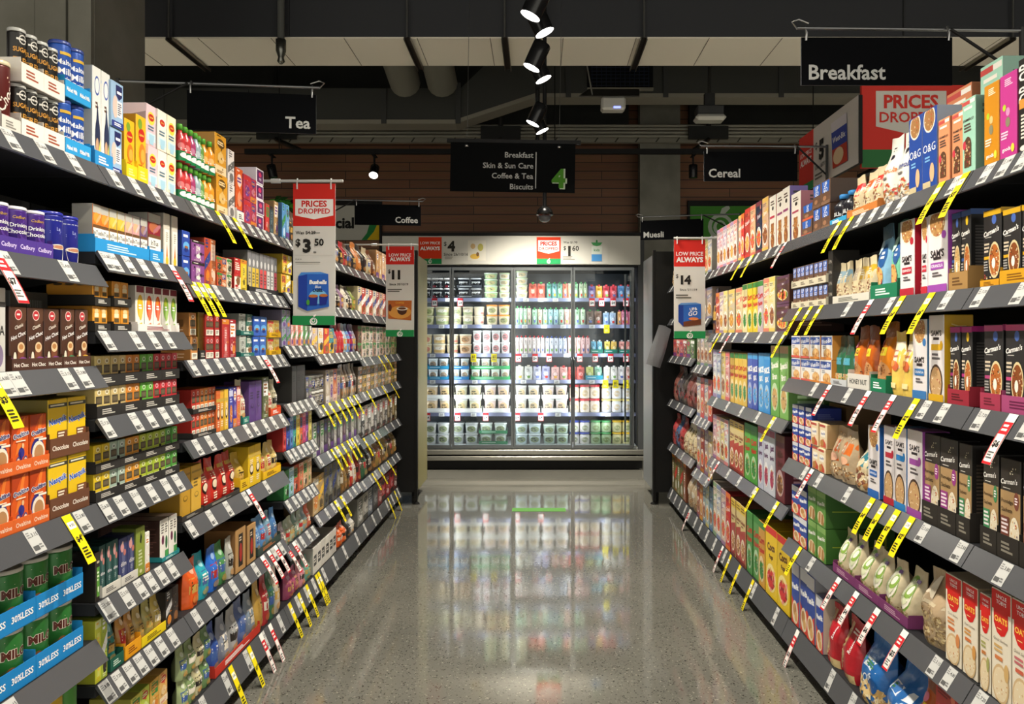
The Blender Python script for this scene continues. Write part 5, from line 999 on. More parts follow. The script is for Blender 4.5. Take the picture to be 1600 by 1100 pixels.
# banners on the back wall
def wall_sign(name, label, x0, x1, y0, y1, base, els):
    Yw = 10.16; X0, X1 = pxx(x0, Yw), pxx(x1, Yw); z = pxz(y1, Yw)
    m = MB().box(-(X1-X0)/2, (X1-X0)/2, 0, .02, 0, pxz(y0, Yw) - z, base, 'matte_card'); art(m, Flat(X1 - X0, pxz(y0, Yw) - z), els, 'matte_card', .001)
    r = thing(name, label, 'sign', ((X0 + X1) / 2, Yw, z)); m.build('panel', r); w = X1 - X0; h = pxz(y0, Yw) - z
    MB().box(-w/2 - .03, w/2 + .03, -.02, .03, h, h + .07, '0c0c0c', 'dark_paint').box(-w/2 - .03, -w/2, -.02, .03, -.5, h, '0c0c0c', 'dark_paint').box(w/2, w/2 + .03, -.02, .03, -.5, h, '0c0c0c', 'dark_paint').build('frame', r)
wall_sign('wall_banner', 'white Special banner with green and yellow stripes on wall', 452, 593, 321, 375, 'b4b2aa', [('p', [(.86, 0), (.94, .25), (1, .6), (1, 0)], 'c8a818'), ('p', [(.8, 0), (.86, .2), (.9, .55), (.92, 1), (1, 1), (1, .6), (.94, .25), (.86, 0)], '1f7a3c'), title('Special', .5, .45, .42, '151515', mw=.66, b=.04)])
wall_sign('wall_banner', 'green banner with pale apple mark on the back wall', 1078, 1182, 322, 376, '3f7d2c', apple(.46, .42, .19, 2.0, 'a8b0a4', '3f7d2c'))
m = MB(); R = random.Random(3); Yw = 9.6
for i in range(70):
    u = R.random(); x = pxx(416 + 42 * u, Yw); z = pxz(318 - 14 * sin(pi * min(1, u + .1)) * R.random() + 8, Yw); a = R.uniform(-.7, .7); L = .11
    dx, dz = L * cos(a), L * sin(a); y = Yw + R.uniform(-.05, .05)
    m.add([(x, y, z), (x + dx*.5 - dz*.2, y - .03, z + dz*.5 + dx*.2), (x + dx, y, z + dz), (x + dx*.5 + dz*.2, y - .03, z + dz*.5 - dx*.2)], [(0, 1, 2, 3)], R.choice(['3a8a2c', '2c6a24', '4a9a34', '1f4a1c']), 'matte_card')
m.box(pxx(414, Yw), pxx(462, Yw), Yw + .06, Yw + .14, 2.2, pxz(316, Yw), '1f3a1a', 'matte_card')
m.box(pxx(414, Yw), pxx(462, Yw), Yw + .06, Yw + .14, 0, 2.2, '2a2a28', 'matte_card')
o = m.build('plant_display'); tag(o, 'dark stand topped with green leaves by the back wall', 'plant', kind='stuff')
# end caps
EY = 6.22
for sd, xa, xpost, xs0, xs1, pcol, lab in (('L', 2.25, .975, 650, 662, '8a8458', 'black end cap unit with yellowish side panel, left of fridge'), ('R', 2.2, .935, 1018, 1005, '7c8084', 'black end cap unit with grey side panel, right of fridge')):
    s = SG[sd]; r = thing('end_cap_unit', lab, 'shelving', (s * 1.5, EY, 0))
    ox = s * 1.5
    def E(name, mb):
        mb.v = [(x - ox, y - EY, z) for x, y, z in mb.v]; return mb.build(name, r)
    E('back_panel', MB().box(*shelf_x(sd, xpost + .025, xa), EY + .0, EY + .025, .1, 2.05, '151515', 'dark_paint'))
    E('post', MB().box(*shelf_x(sd, xpost, xpost + .024), EY, EY + .05, .03, 2.06, '101010', 'dark_paint'))
    E('foot', MB().lathe([(.03, 0), (.03, .008), (.012, .02), (.012, .03)], '1a1a1a', 'dark_paint', 14, s * (xpost + .012), EY + .025))
    E('foot', MB().tube([(s * (xpost + .16), EY + .02, .03), (s * (xpost + .16), EY + .02, .1)], .015, '1a1a1a', 'dark_paint').lathe([(.03, 0), (.03, .008), (.012, .02), (.012, .03)], '1a1a1a', 'dark_paint', 14, s * (xpost + .16), EY + .02))
    E('side_panel', MB().box(*shelf_x(sd, xpost + .005, xpost + .02), EY + .052, EY + .6, .1, 2.03, pcol, 'carton_board', ch=.004))
    for z in (.15, .6, 1.05, 1.5): E('shelf', MB().box(*shelf_x(sd, xpost + .021, xa), EY + .026, EY + .55, z, z + .03, '26272a', 'dark_paint'))
    E('foot', MB().box(*shelf_x(sd, xa - .1, xa - .05), EY + .03, EY + .5, 0, .15, '1a1a1a', 'dark_paint'))
    E('foot', MB().box(*shelf_x(sd, xpost + .06, xpost + .11), EY + .4, EY + .5, 0, .15, '1a1a1a', 'dark_paint'))
# folded grey carry bag on the right end cap
S = Bag(.12, .33, .035, 5, .98, .2); m = MB(); nu, nv = 8, 12
for back in (False, True):
    vs = [S(i / nu, j / nv, 0, back) for j in range(nv + 1) for i in range(nu + 1)]; fs = [(j*(nu+1)+i, j*(nu+1)+i+1, (j+1)*(nu+1)+i+1, (j+1)*(nu+1)+i) for j in range(nv) for i in range(nu)]
    m.add(vs, [f[::-1] for f in fs] if back else fs, '84868a', 'plastic_film', True)
Y = 6.14; bg = thing('carry_bag', 'grey plastic bag hanging on the right end cap', 'bag', (pxx(1021, Y), Y, pxz(572, Y)))
o = m.build('body', bg); o.rotation_euler = (0, .3, 0)
MB().tube([(.10, .018, .31), (.10, .03, .32), (.10, .06, .32)], .004, '9a9a9a', 'bare_metal').build('hook', bg)
# green strip painted in for a reflection on the floor
m = MB().box(-.21, .21, -.03, .09, .0004, .0016, '5f9a4a', 'matte_card'); o = m.build('painted_reflection', None, (pxx(842, 6.0), 6.0, 0)); tag(o, 'green strip painted on the floor as a reflection before the fridge', 'painted reflection')
# ------------------------------------------------------------------ left side of the aisle: drinks, tea, coffee
W = 'ffffff'
# nearest bay, top shelf
P('L1', 0, -34, -2, 100, 1, 'can', 'chocolate_canister', 'maroon canister with gold stripe at shelf end', '5a1e1c', d_maroon, lid='c8b48a')
P('L1', 0, -2, 28, 94, 1, 'can', 'chocolate_canister', 'maroon and gold hot chocolate canister', '5a1e1c', d_maroon, lid='d8c8a8', tray=('d8d4cc', '', '8a8680', .22))
P('L1', 0, 29, 97, 60, 4, 'can', 'drink_tin', 'black sugar free drink tin', '211f1d', d_sugar, 2, ('e8e2da', '', 'a0503c', .36), lid='b8b8b4', ntray=2)
P('L1', 0, 98, 141, 72, 2, 'can', 'milk_drink_canister', 'blue malted milk drink canister', '2450a8', d_malted, 2, ('2a9ad8', 'Malted Milk', W, .3, 1), lid='3a4a90')
P('L2', 0, 142, 173, 106, 2, 'box', 'baby_cereal_box', 'tall white carton with dark blue drop', 'e4e4e0', d_drop, 1, ('2a8ccc', '', W, .16), dep=.12)
P('L2', 0, 174, 193, 128, 1, 'box', 'baby_food_box', 'pale blue baby food carton', '9cbcdc', d_babyblue, 2, dep=.1)
P('L2', 0, 194, 211, 186, 1, 'box', 'iced_tea_box', 'yellow iced tea carton in tray', 'ecb81e', d_iced, 1, ('f0cc20', '', 'f8e890', .25), dep=.12)
P('L2', 0, 212, 230, 180, 1, 'box', 'iced_tea_box', 'darker yellow iced tea carton', 'e0aa1c', d_iced, 1, ('ecc81c', '', 'f8e890', .25), dep=.05)
P('L2', 0, 231, 275, 172, 3, 'box', 'fruit_tea_box', 'white carton with pink or yellow tea picture', ['e8c8d0', 'f4ece0', 'f6ecd0'], d_lipton, 2, dep=.14)
P('L3', 0, 276, 338, 204, 7, 'bottle', 'syrup_bottle', 'green capped fruit syrup bottle', ['c83a3c', 'c83a3c', 'a84070', '9ab0b8', '6a9a4c', 'e89a2c', 'e89a2c'], d_syrup, 2, lid='5aa838')
P('L3', 0, 338, 356, 210, 1, 'box', 'ginger_tea_box', 'orange-yellow tall carton', 'dc9c28', d_gen, 2, dep=.13)
P('L3', 0, 357, 367, 234, 1, 'box', 'tea_box', 'white carton with red mark', 'ece4e0', d_gen, 2, dep=.1)
P('L3', 0, 368, 380, 262, 1, 'box', 'tea_box', 'bright orange tall carton', 'dc5c20', d_gen, 1, ('f0ece4', '', '5a5a5a', .2), dep=.14)
P('L3', 0, 381, 402, 276, 2, 'box', 'tea_box', 'crimson pink tea carton', ['b83a58', 'b03450'], d_gen, 2, dep=.12)
P('L3', 0, 402, 414, 264, 1, 'box', 'tea_box', 'white carton with purple square', 'efeaf0', d_square, 4, dep=.3)
P('L3', 0, 415, 421, 318, 1, 'box', 'coffee_box', 'red upright packet', 'd02c2c', d_gen, dep=.1)
P('L3', 0, 421, 428, 322, 1, 'box', 'coffee_box', 'dark teal upright packet', '2c4c54', d_gen, dep=.1)
P('L3', 0, 428, 435, 314, 1, 'box', 'coffee_box', 'brown kraft upright packet', 'b08c58', d_gen, dep=.1)
P('L4', 0, 441, 452, 318, 2, 'box', 'coffee_box', 'sky blue upright packet', ['5a92cc', '6aa0d4'], d_gen, dep=.1)
P('L4', 0, 453, 488, 335, 6, 'bag', 'coffee_bag', 'dark foil coffee bag', ['3a3634', '5a4a3c', '2c2a2e', '4a2c28', '6a5a48', '2c2826'], d_foil)
P('L5', 0, 489, 557, 368, 9, 'bag', 'coffee_bag', 'glossy foil coffee bag', ['1f1d1e', 'a88a5c', '2c3a58', '3a3230', '9c8a78', '1c1c20', 'a02c30', '5a4a3c', '2a2a30'], d_foil)
P('L6', 0, 559, 588, 384, 4, 'bag', 'coffee_bag', 'narrow foil coffee bag', ['c87a3c', '2a2422', 'b8a888', '6a3a24'], d_foil)
P('L6', 0, 588, 620, 398, 8, 'box', 'coffee_box', 'tan coffee carton', ['c89458', 'd8b088', 'c08450', 'b87a48'], d_gen)
# nearest bay, lower shelves
P('L1', 1, -6, 79, 322, 3, 'can', 'drinking_chocolate_canister', 'purple drinking chocolate canister with white lid', '46277e', d_choc, 1, ('4f3590', 'Cadbury', 'd8c8f0', .34, 1), lid='dcd8e4', ntray=3)
P('L1', 1, 80, 135, 334, 2, 'can', 'chocolate_tin', 'deep blue drinking chocolate tin', '20268a', d_bluetin, lid='2a3098')
P('L1', 2, -30, 12, 446, 1, 'box', 'drink_box', 'white and grey carton at shelf end', 'd8d6d2', lambda c, k: (c, 'a8a6a2', [('r', .5, .78, 1, .84, '3a3a3a'), title('CA', .75, .5, .2, '2a2a2a', mw=.4), ('e', .7, .2, .2, .14, '8a7a9a'), ('l', .2, .86, .9, .96, 2, '7a7a7a')], []))
P('L1', 2, 14, 94, 479, 3, 'box', 'hot_chocolate_box', 'brown hot chocolate carton with purple swoosh', ['8a4a90'], d_hotchoc, 1, ('50342a', 'Hot Choc', 'f0e8e0', .2, 1), dep=.07)
P('L1', 2, 94.5, 117, 481, 1, 'box', 'hot_chocolate_box', 'brown hot chocolate carton with green swoosh', '3a8a5a', d_hotchoc, 1, ('50342a', 'Hot Choc', 'f0e8e0', .2), dep=.06)
P('L1', 2, 117.5, 138, 482, 1, 'box', 'hot_chocolate_box', 'brown hot chocolate carton with gold swoosh', 'd8a83a', d_hotchoc, 1, ('50342a', 'Hot Choc', 'f0e8e0', .2), dep=.06)
P('L1', 2, 14, 84, 454, 1, 'box', 'shipping_carton', 'grey shipping carton with barcode behind chocolate', '4a4c4a', lambda c, k: (c, c, [('r', .45 + .02 * i + (.006 if i % 3 else 0), .45, .45 + .02 * i + .011, .9, 'a8aca8') for i in range(18)], []), back=.11, dep=.2)
P('L1', 3, -14, 73, 650, 3, 'box', 'malt_drink_box', 'orange malt drink carton', ['dc5a1c'], d_oval, 2, ('e0682c', 'Ovaltine', 'f8d8c0', .24, 1), dep=.07, ntray=3)
P('L1', 3, 74, 136, 620, 2, 'box', 'chocolate_powder_box', 'yellow chocolate powder carton', ['edc41c'], d_nesq, 2, ('6a4430', 'Chocolate', 'f0e4d8', .34, 1), dep=.09)
P('L1', 3, -10, 66, 622, 2, 'can', 'powder_canister', 'yellow canister behind the orange cartons', 'c8a81e', lambda c, k: (c, c, [('r', 0, .7, 1, .9, '3c3c34')], []), back=.13, lid='8a7a20')
P('L1', 4, -40, 126, 880, 4, 'can', 'malt_powder_tin', 'green malt powder tin', '2f7836', d_milo, 2, ('1f86cc', '30%LESS', W, .4, 1), lid='c8c4b8', ntray=2)
P('L1', 5, 60, 130, 1070, 3, 'can', 'powder_tin', 'gold and green tin', ['c8a428', 'c8a428', '4a8a3a'], lambda c, k: (c, c, [('r', 0, .3, 1, .6, '3a7a36'), title('MILO', .5, .75, .14, '6a2a18', mw=.6)], []), lid='c8c4b8')
# second bay
P('L2', 1, 138, 230, 328, 7, 'box', 'tea_sachet_box', 'tea carton with white name panel', ['d87a28', 'e07a24', 'd8b03a', 'd8b43a', 'd8a8a0', 'd8a0a4', '6a4a78'], d_intus, 1, ('2a92d4', '', 'bfe2f6', .3), dep=.055)
P('L2', 1, 231, 252, 333, 1, 'box', 'tea_sachet_box', 'dark red tea carton with grey top', '8a1f30', d_intus, 1, ('2a92d4', '', 'bfe2f6', .26), dep=.06)
P('L2', 1, 255, 284, 335, 2, 'box', 'tea_box', 'tall grey carton with flame at foot', 'cfc8bc', lambda c, k: (c, '9a948a', [('r', .1, .05, .9, .7, 'f0ece2'), ('p', [(.3, .05), (.7, .05), (.5, .45)], 'e87a1c'), ('e', .5, .1, .25, .08, 'f0c030'), ('l', .3, .45, .7, .65, 5, 'b0a898')], []), dep=.09, fill=.72)
P('L3', 1, 284, 297, 360, 1, 'box', 'tea_box', 'blue boxed tea', '2a4aa8', d_bushells, 2, dep=.1)
P('L2', 2, 137, 169, 437, 2, 'box', 'green_tea_box', 'amber tea carton in black tray', 'd8942a', d_amber, 2, ('2c2a28', '', 'd8d4cc', .34), dep=.12)
P('L2', 2, 175, 202, 440, 2, 'box', 'green_tea_box', 'golden tea carton in black tray', 'd89028', d_amber, 2, ('2c2a28', '', 'd8d4cc', .34), dep=.12)
P('L2', 2, 212, 285, 449, 5, 'box', 'fruit_infusion_box', 'white carton with bright fruit drawing', ['e8b81e', 'd8481c', 'd8481c', '86b83c', '7ab03a'], d_fruit, 1, ('efe8e2', '', '8a2c40', .18, 1), dep=.08)
P('L2', 3, 148, 283, 553, 12, 'box', 'tea_box', 'slim tea carton on black trays', ['d8c07a', 'd8c07a', 'd4bc80', 'd4bc80', 'd8862c', 'd8862c', '62b03a', '62b03a', 'c82c38', 'c82c38', 'c8303c', 'c8303c'], d_tea, 2, ('2e2c2b', '', 'c8c4bc', .4), dep=.1, ntray=4)
P('L2', 4, 146, 283, 680, 12, 'box', 'tea_box', 'slim herbal tea carton', ['e0c020', 'e0c020', 'a8bfb0', 'a8bfb0', 'e09a30', 'e09a30', 'b8c838', 'a8c038', 'b0c43a', 'a0bc38', '5aa848', '5aa848'], d_tea, 2, ('2e2c2b', '', 'c8c4bc', .36), dep=.1, ntray=4)
P('L2', 5, 147, 156, 862, 1, 'box', 'tea_box', 'black carton with green panel', '2c2623', lambda c, k: (c, '1e1a18', [('r', .3, .1, .95, .7, '5a9a38'), ('l', .4, .4, .85, .62, 3, 'e8f0d8'), ('e', .62, .25, .12, .06, 'f0f4e0'), ('l', .3, .76, .9, .84, 1, 'c8b8a0')], []), dep=.12)
P('L2', 5, 156, 185, 846, 3, 'box', 'tea_box', 'dark teal carton with pink flowers', '1f4a48', d_dilmah, 1, ('d8d4cc', '', '5a5a5a', .2), dep=.07)
P('L2', 5, 186, 212, 836, 2, 'box', 'tea_box', 'slate blue tea carton', '3a4070', d_dilmah, 1, ('d8d4cc', '', '5a5a5a', .2), dep=.07)
P('L2', 5, 213, 227, 822, 1, 'box', 'tea_box', 'olive green carton with leaf', '8a9a3c', d_olive, dep=.07)
P('L2', 5, 227, 234, 830, 1, 'box', 'tea_box', 'white and orange tea carton', 'ece6da', d_gen, dep=.06)
P('L2', 5, 250, 280, 806, 2, 'box', 'tea_box', 'white fronted carton with dark brown side', 'f0ece4', d_bigdark, 1, ('2a8a90', '', 'c8e8e8', .1), dep=.19)
P('L2', 6, 145, 168, 962, 2, 'box', 'tea_box', 'lime green tea carton', ['c8cc3a', 'a8b83a'], d_gen, dep=.12)
P('L2', 6, 169, 190, 962, 1, 'bag', 'tea_bag_packet', 'teal leaf tea packet', '2c7a78', d_foil, 1, ('1f5a4a', '', 'c8e0d0', .25))
P('L2', 6, 192, 217, 950, 2, 'bag', 'tea_bag_packet', 'amber leaf tea packet', ['b8823c', 'b07a38'], d_foil, 1, ('e8a01c', '', '8a4a10', .3))
P('L2', 6, 218, 258, 938, 3, 'bag', 'tea_bag_packet', 'clear and yellow leaf tea packet', ['b0985c', 'a8a060', 'c0a858'], d_foil, 1, ('e8cc1c', '', '6a5a10', .26))
P('L2', 6, 259, 279, 918, 2, 'box', 'tea_box', 'black tea carton with red mark', ['2a2524', '3a2c28'], d_gen, dep=.08)
P('L2', 7, 205, 262, 1068, 4, 'box', 'tea_box', 'yellow-green tea carton', ['c8c050', 'b8c848', 'd8a848', 'e0b060'], d_gen, 2, dep=.12)
# third bay
P('L3', 1, 299, 320, 376, 1, 'box', 'biscuit_box', 'purple carton with green picture', '8a4a90', d_gen, 2, dep=.14)
P('L3', 1, 320, 338, 372, 2, 'box', 'tea_box', 'terracotta tea carton', ['b8482c', 'c8703c'], d_gen, dep=.12)
P('L3', 1, 339, 364, 402, 3, 'box', 'tea_box', 'small orange and white tea carton', ['c8502c', 'd87a38', 'e8d8c0'], d_gen, 2, dep=.1)
P('L3', 1, 366, 386, 404, 2, 'box', 'tea_box', 'red carton with yellow front', ['c0201e', 'e0c420'], d_gen, dep=.12)
P('L3', 1, 387, 433, 396, 8, 'box', 'tea_box', 'grey topped tea carton with bright band', ['c8b880', 'e0c030', 'e0b82c', 'd84a48', 'd84a48', 'd8d4d0', 'd8d4d0', 'd84a60'], d_label2, 1, ('2c2c2e', '', 'd8d8d8', .14), dep=.1)
P('L4', 1, 441, 456, 398, 2, 'box', 'coffee_sachet_box', 'yellow coffee sachet carton', ['d8b838', 'e0c838', 'd0b030'], d_gen, 2, dep=.1)
P('L3', 2, 298, 309, 488, 1, 'box', 'tea_box', 'copper orange tea carton', 'c8884a', d_tea, 2, dep=.1)
P('L3', 2, 309, 320, 487, 1, 'box', 'tea_box', 'shiny gold tea carton', 'a88a3a', d_plain, 1, ('2e2c2b', '', 'c8c4bc', .2), dep=.12, mat='bare_metal')
P('L3', 2, 321, 343, 491, 3, 'box', 'tea_box', 'red tea carton with small print', ['b02824', 'b82c28', 'b02824'], d_tea, 2, dep=.1)
P('L3', 2, 347, 369, 498, 2, 'box', 'tea_box', 'tall crimson tea carton', ['b83030', 'a01c28'], d_gen, dep=.11)
P('L3', 2, 374, 395, 490, 2, 'box', 'tea_box', 'silver and green tea carton', ['aab0a8', '3a6a5c'], d_gen, 2, ('2a6a64', '', 'c8e0d8', .2), dep=.1)
P('L3', 2, 396, 417, 494, 2, 'box', 'tea_box', 'royal blue tea carton', ['2a58b8', '3a68c0'], d_bushells, 2, dep=.12)
P('L3', 2, 418, 441, 500, 2, 'box', 'tea_box', 'straw yellow tea carton', ['c8b068', 'd8c070'], d_gen, 2, ('e0b020', '', '6a4a10', .3), dep=.1)
P('L4', 2, 441, 454, 484, 2, 'box', 'tea_box', 'lilac tea carton', ['a098b8', '8f8ab0'], d_gen, 2, dep=.1)
P('L3', 3, 299, 337, 606, 6, 'box', 'tea_box', 'red and orange sachet tea carton', ['c03028', 'd04028', 'e07828', 'e08a2c', 'd86a28', 'c85a2c'], d_tea, 2, ('2e2c2b', '', 'c8c4bc', .2), dep=.1)
P('L3', 3, 338, 357, 608, 3, 'box', 'tea_box', 'yellow and red tea carton', ['d86a30', 'e0a830', 'e8c040'], d_redpack, dep=.1)
P('L3', 3, 358, 376, 603, 3, 'box', 'tea_box', 'blue and violet tea carton', ['3a48b0', '4a3a98', 'd86a60'], d_gen, dep=.1)
P('L3', 3, 377, 388, 592, 1, 'bag', 'tea_bag_packet', 'cream and green tea packet', 'd8d0b0', d_foil, 1, ('2a7a70', '', 'c8e0d8', .16))
P('L3', 3, 389, 409, 594, 2, 'box', 'tea_box', 'deep purple tea carton', ['5a3a80', '6a4a90'], d_coin, dep=.1)
P('L3', 3, 410, 420, 588, 1, 'box', 'tea_box', 'tall olive tea carton', '6a7248', d_gen, dep=.1)
P('L3', 3, 421, 440, 592, 2, 'bag', 'tea_bag_packet', 'cream leaf tea packet', ['d8ccb0', 'c8c0a0'], d_foil, 1, ('d8502c', '', W, .2))
P('L3', 4, 280, 315, 728, 2, 'box', 'coffee_packet', 'mustard yellow tall packet', ['c8982c', 'dcae40'], d_coin, 1, ('3a3634', '', 'a8a49c', .1), dep=.1)
P('L3', 4, 316, 372, 712, 4, 'bag', 'coffee_packet', 'red foil coffee packet', ['c02c20', 'c42c20', 'c83024', 'b82820'], d_redpack, 1, ('3a3634', '', 'a8a49c', .1))
P('L3', 4, 373, 387, 706, 1, 'bag', 'coffee_packet', 'clear and yellow packet', 'c8a848', d_foil, 1, ('e0b820', '', '6a4a10', .3))
P('L3', 4, 388, 408, 694, 2, 'box', 'coffee_packet', 'bright yellow packet with red seal', ['e8c01c', 'e4bc1c'], d_redpack, dep=.1)
P('L3', 4, 409, 438, 690, 3, 'bag', 'coffee_packet', 'pale gold coffee packet', ['c8b060', 'd0b868', 'd8c078'], d_foil, 1, ('e8b81c', '', '6a4a10', .22))
P('L3', 5, 297, 315, 872, 1, 'bag', 'coffee_bag', 'orange and red coffee bag', 'd8581c', d_foil)
P('L3', 5, 315, 331, 862, 1, 'bag', 'coffee_bag', 'turquoise coffee bag', '2aa0b0', d_foil)
P('L3', 5, 331, 345, 852, 1, 'bag', 'coffee_bag', 'bright blue coffee bag', '2868c8', d_foil)
P('L3', 5, 345, 358, 846, 1, 'bag', 'coffee_bag', 'leaf green coffee bag', '4a8a50', d_foil)
P('L3', 5, 358, 367, 838, 1, 'bag', 'coffee_bag', 'pale grey coffee bag', 'a8a8a0', d_foil)
P('L3', 5, 368, 384, 824, 1, 'box', 'coffee_box', 'kraft carton with black label', 'b98e58', d_kraftlabel, dep=.12)
P('L3', 5, 386, 400, 818, 1, 'box', 'coffee_box', 'black coffee carton', '2c2826', d_kraftlabel, dep=.12)
P('L3', 5, 401, 438, 800, 4, 'bag', 'coffee_bag', 'pale blue coffee bag', ['6a98c8', '5a8cc4', '78a0b8', '4a7ab0'], d_foil, 1, ('3a4a44', '', 'c87a4a', .2))
P('L3', 6, 274, 332, 1000, 4, 'bag', 'tea_bag_packet', 'green and cream leaf tea bag', ['98a878', '7a9060', 'c8c098', '6a8a58'], d_foil, 2)
P('L3', 6, 333, 404, 950, 5, 'bag', 'tea_bag_packet', 'blue and clear coffee bag', ['2a4a9a', '8a90a0', 'a8a8a8', '5a6a9a', '8a98a8'], d_foil, 1, ('c83a2c', '', W, .2))
P('L3', 6, 405, 449, 890, 5, 'bag', 'coffee_bag', 'assorted low shelf coffee bag', ['c8a04a', 'b03034', '3a6a4c', 'c8c0b0', 'a83a5c'], d_foil)
# fourth bay
P('L4', 1, 457, 488, 442, 5, 'box', 'coffee_sachet_box', 'assorted sachet carton behind price sign', ['d8b838', '3a6a4c', 'c83a30', '5a3a2c', '8a8a90'], d_gen, 2, dep=.1)
P('L4', 2, 455, 488, 508, 9, 'box', 'coffee_sachet_box', 'narrow pastel sachet carton', ['d8a0a0', 'd87a70', 'e0c8c0', 'd86a64', 'e0b0a8', '5a8a5a', '7a9a70', '6a6a60', '9a948c', '8a8884'], d_gen)
P('L4', 3, 456, 478, 570, 3, 'box', 'coffee_machine_box', 'tall charcoal carton', ['3a3836', '302e2d', '343230', '3c3a38'], d_coin)
P('L4', 3, 478, 488, 588, 2, 'box', 'coffee_box', 'grey coffee carton', ['6a6862', '7a766c'], d_gen, 2)
P('L4', 4, 442, 488, 648, 9, 'box', 'coffee_sachet_box', 'bright narrow sachet carton', ['c82c2c', '2a48a8', '4a78c0', '3aa090', 'e0c838', 'd86a30', 'd84a78', '9a4aa0', 'e0d060'], d_gen)
P('L4', 5, 444, 490, 724, 6, 'box', 'coffee_sachet_box', 'green blue or orange sachet carton', ['3a8a48', '9ac0d8', 'c84a30', 'd86a48', 'd8b088', 'c8a078'], d_gen, dep=.08)
P('L4', 6, 440, 488, 802, 7, 'bag', 'coffee_bag', 'muted green or pink coffee bag', ['8a7a80', '9aa890', 'b0b8a0', '7a9a8c', 'a8b8a8', '88a0a8', 'd86a50'], d_foil)
P('L4', 7, 452, 488, 880, 4, 'bag', 'coffee_bag', 'magenta and teal coffee bag', ['a84a70', 'b05078', 'c0808c', '6aa898'], d_foil)
# fifth bay
P('L5', 1, 489, 557, 440, 10, 'bag', 'coffee_bag', 'dark coffee bean bag', ['2c2a28', 'c8b8a0', '2a2622', 'd8d0c0', '5a4a3a', '1e1c1c', '8a6a8c', 'c8c0b0', '3a3430', '7a8a38'], d_foil)
P('L5', 2, 489, 522, 512, 4, 'box', 'coffee_pod_box', 'white or teal pod carton', ['c8b8b8', 'e0dcd8', 'd04038', '3a8a98'], d_gen, 1)
P('L5', 2, 523, 557, 505, 7, 'bag', 'coffee_bag', 'assorted pod bag', ['7a6a8c', 'b02838', 'b83040', 'a8c0d0', '6a90c0', '4a2a78', '8a88a0'], d_foil)
P('L5', 3, 489, 508, 585, 3, 'jar', 'coffee_jar', 'grey lidded coffee jar', ['8a8884', '9a958c', '8a8478'], d_gen, 2, lid='c8c8c4')
P('L5', 3, 509, 532, 576, 4, 'box', 'coffee_box', 'tan or orange tall carton', ['c0b09c', 'c8b8a8', 'c05c24', 'b0a088'], d_gen)
P('L5', 3, 533, 557, 568, 6, 'bag', 'coffee_bag', 'brown and silver coffee bag', ['6a5440', 'b8a890', '8a7a68', '5a5048', 'c8c0b0', '78706a'], d_foil)
P('L5', 4, 489, 557, 648, 14, 'box', 'coffee_pod_box', 'slim black or white pod carton', ['c8c8c4', '2a2826', 'a8a8a4', '3a3638', '6a5a68', '2c2a2a', 'b8b4b0', '4a4648', 'd0ccc8', '5a3a48', '8a8a84', '2e2c2c', 'b0aca4', '6a6a60'], d_gen)
P('L5', 5, 489, 506, 742, 2, 'box', 'coffee_pod_box', 'kraft pod carton', ['c8a878', 'b89868'], d_gen)
P('L5', 5, 507, 532, 722, 4, 'box', 'coffee_pod_box', 'dull green pod carton', ['6a685c', '78766a', '6a6454', '7a7460'], d_gen)
P('L5', 5, 533, 557, 710, 5, 'bag', 'coffee_bag', 'bronze coffee bag', ['8a6a3a', '94744a', '7a5c34', 'c83030', 'd0ccc8'], d_foil)
P('L5', 6, 489, 526, 840, 6, 'box', 'coffee_pod_box', 'white pod carton with black label', ['d8d4cc', 'dcd8d0', 'd4d0c8', 'd8d4cc', 'd8d4cc', 'dcd8d0'], lambda c, k: (c, 'b0aca4', [('r', .15, .3, .85, .7, '2c2a2a'), ('l', .25, .4, .75, .6, 2, 'e8e4dc')], []))
P('L5', 6, 530, 556, 812, 4, 'bag', 'coffee_bag', 'orange or black coffee bag', ['d85a20', 'e0642a', '2c2a2a', 'c8c4bc'], d_foil)
# sixth bay
P('L6', 1, 559, 620, 455, 12, 'box', 'coffee_box', 'cream or red coffee carton', ['d8c8a0', 'b83830', 'e0d8c0', 'c84038', 'd8d0b8', 'a83430', 'd8b890', 'c8503c', '8a3a30', 'e0c8a8', 'b8302c', 'd8c0a0'], d_gen)
P('L6', 2, 559, 620, 510, 12, 'box', 'coffee_pod_box', 'pale pod carton on eye level shelf', ['6a3a30', 'd8c0b0', 'c8b8a8', 'e0d0c8', 'b88a78', 'd8c8c0', 'c8a898', '9a7a60', 'd0c0b0', '8a7a60', 'b8a078', '7a6a50'], d_gen, 2)
P('L6', 3, 559, 620, 568, 11, 'box', 'coffee_pod_box', 'small brown pod carton', ['6a5a48', '8a7a60', 'a89478', '7a6a54', 'b8a48a', '8a8070', '6a6258', '94886c', 'a08a58', '7a6c4c', '8a7848'], d_gen, 3)
P('L6', 4, 559, 620, 625, 14, 'box', 'coffee_pod_box', 'slim grey pod carton', ['8a8a84', '2e2c2a', 'b8b4ac', '5a564e', 'c8c4bc', '3a3834', '9a968c', '6a5a4a', 'b0a898', '4a443c', '9a8a6c', '6a5c44', 'a8905c', '7a6a44'], d_gen)
P('L6', 5, 559, 620, 682, 9, 'bag', 'coffee_bag', 'gold and dark coffee bag', ['8a2c2c', '3a6a4c', '2c2826', '7a5c34', '9a7c44', '6a5234', 'a08850', '5a4a30', '8a7440'], d_foil)
P('L6', 6, 560, 622, 752, 9, 'box', 'coffee_pod_box', 'low red or grey carton', ['8a8880', 'a8a49c', '78808c', '5a5a5c', '8a2c2c', 'b02c30', '9a2428', 'a83034', '6a3a34'], d_gen)

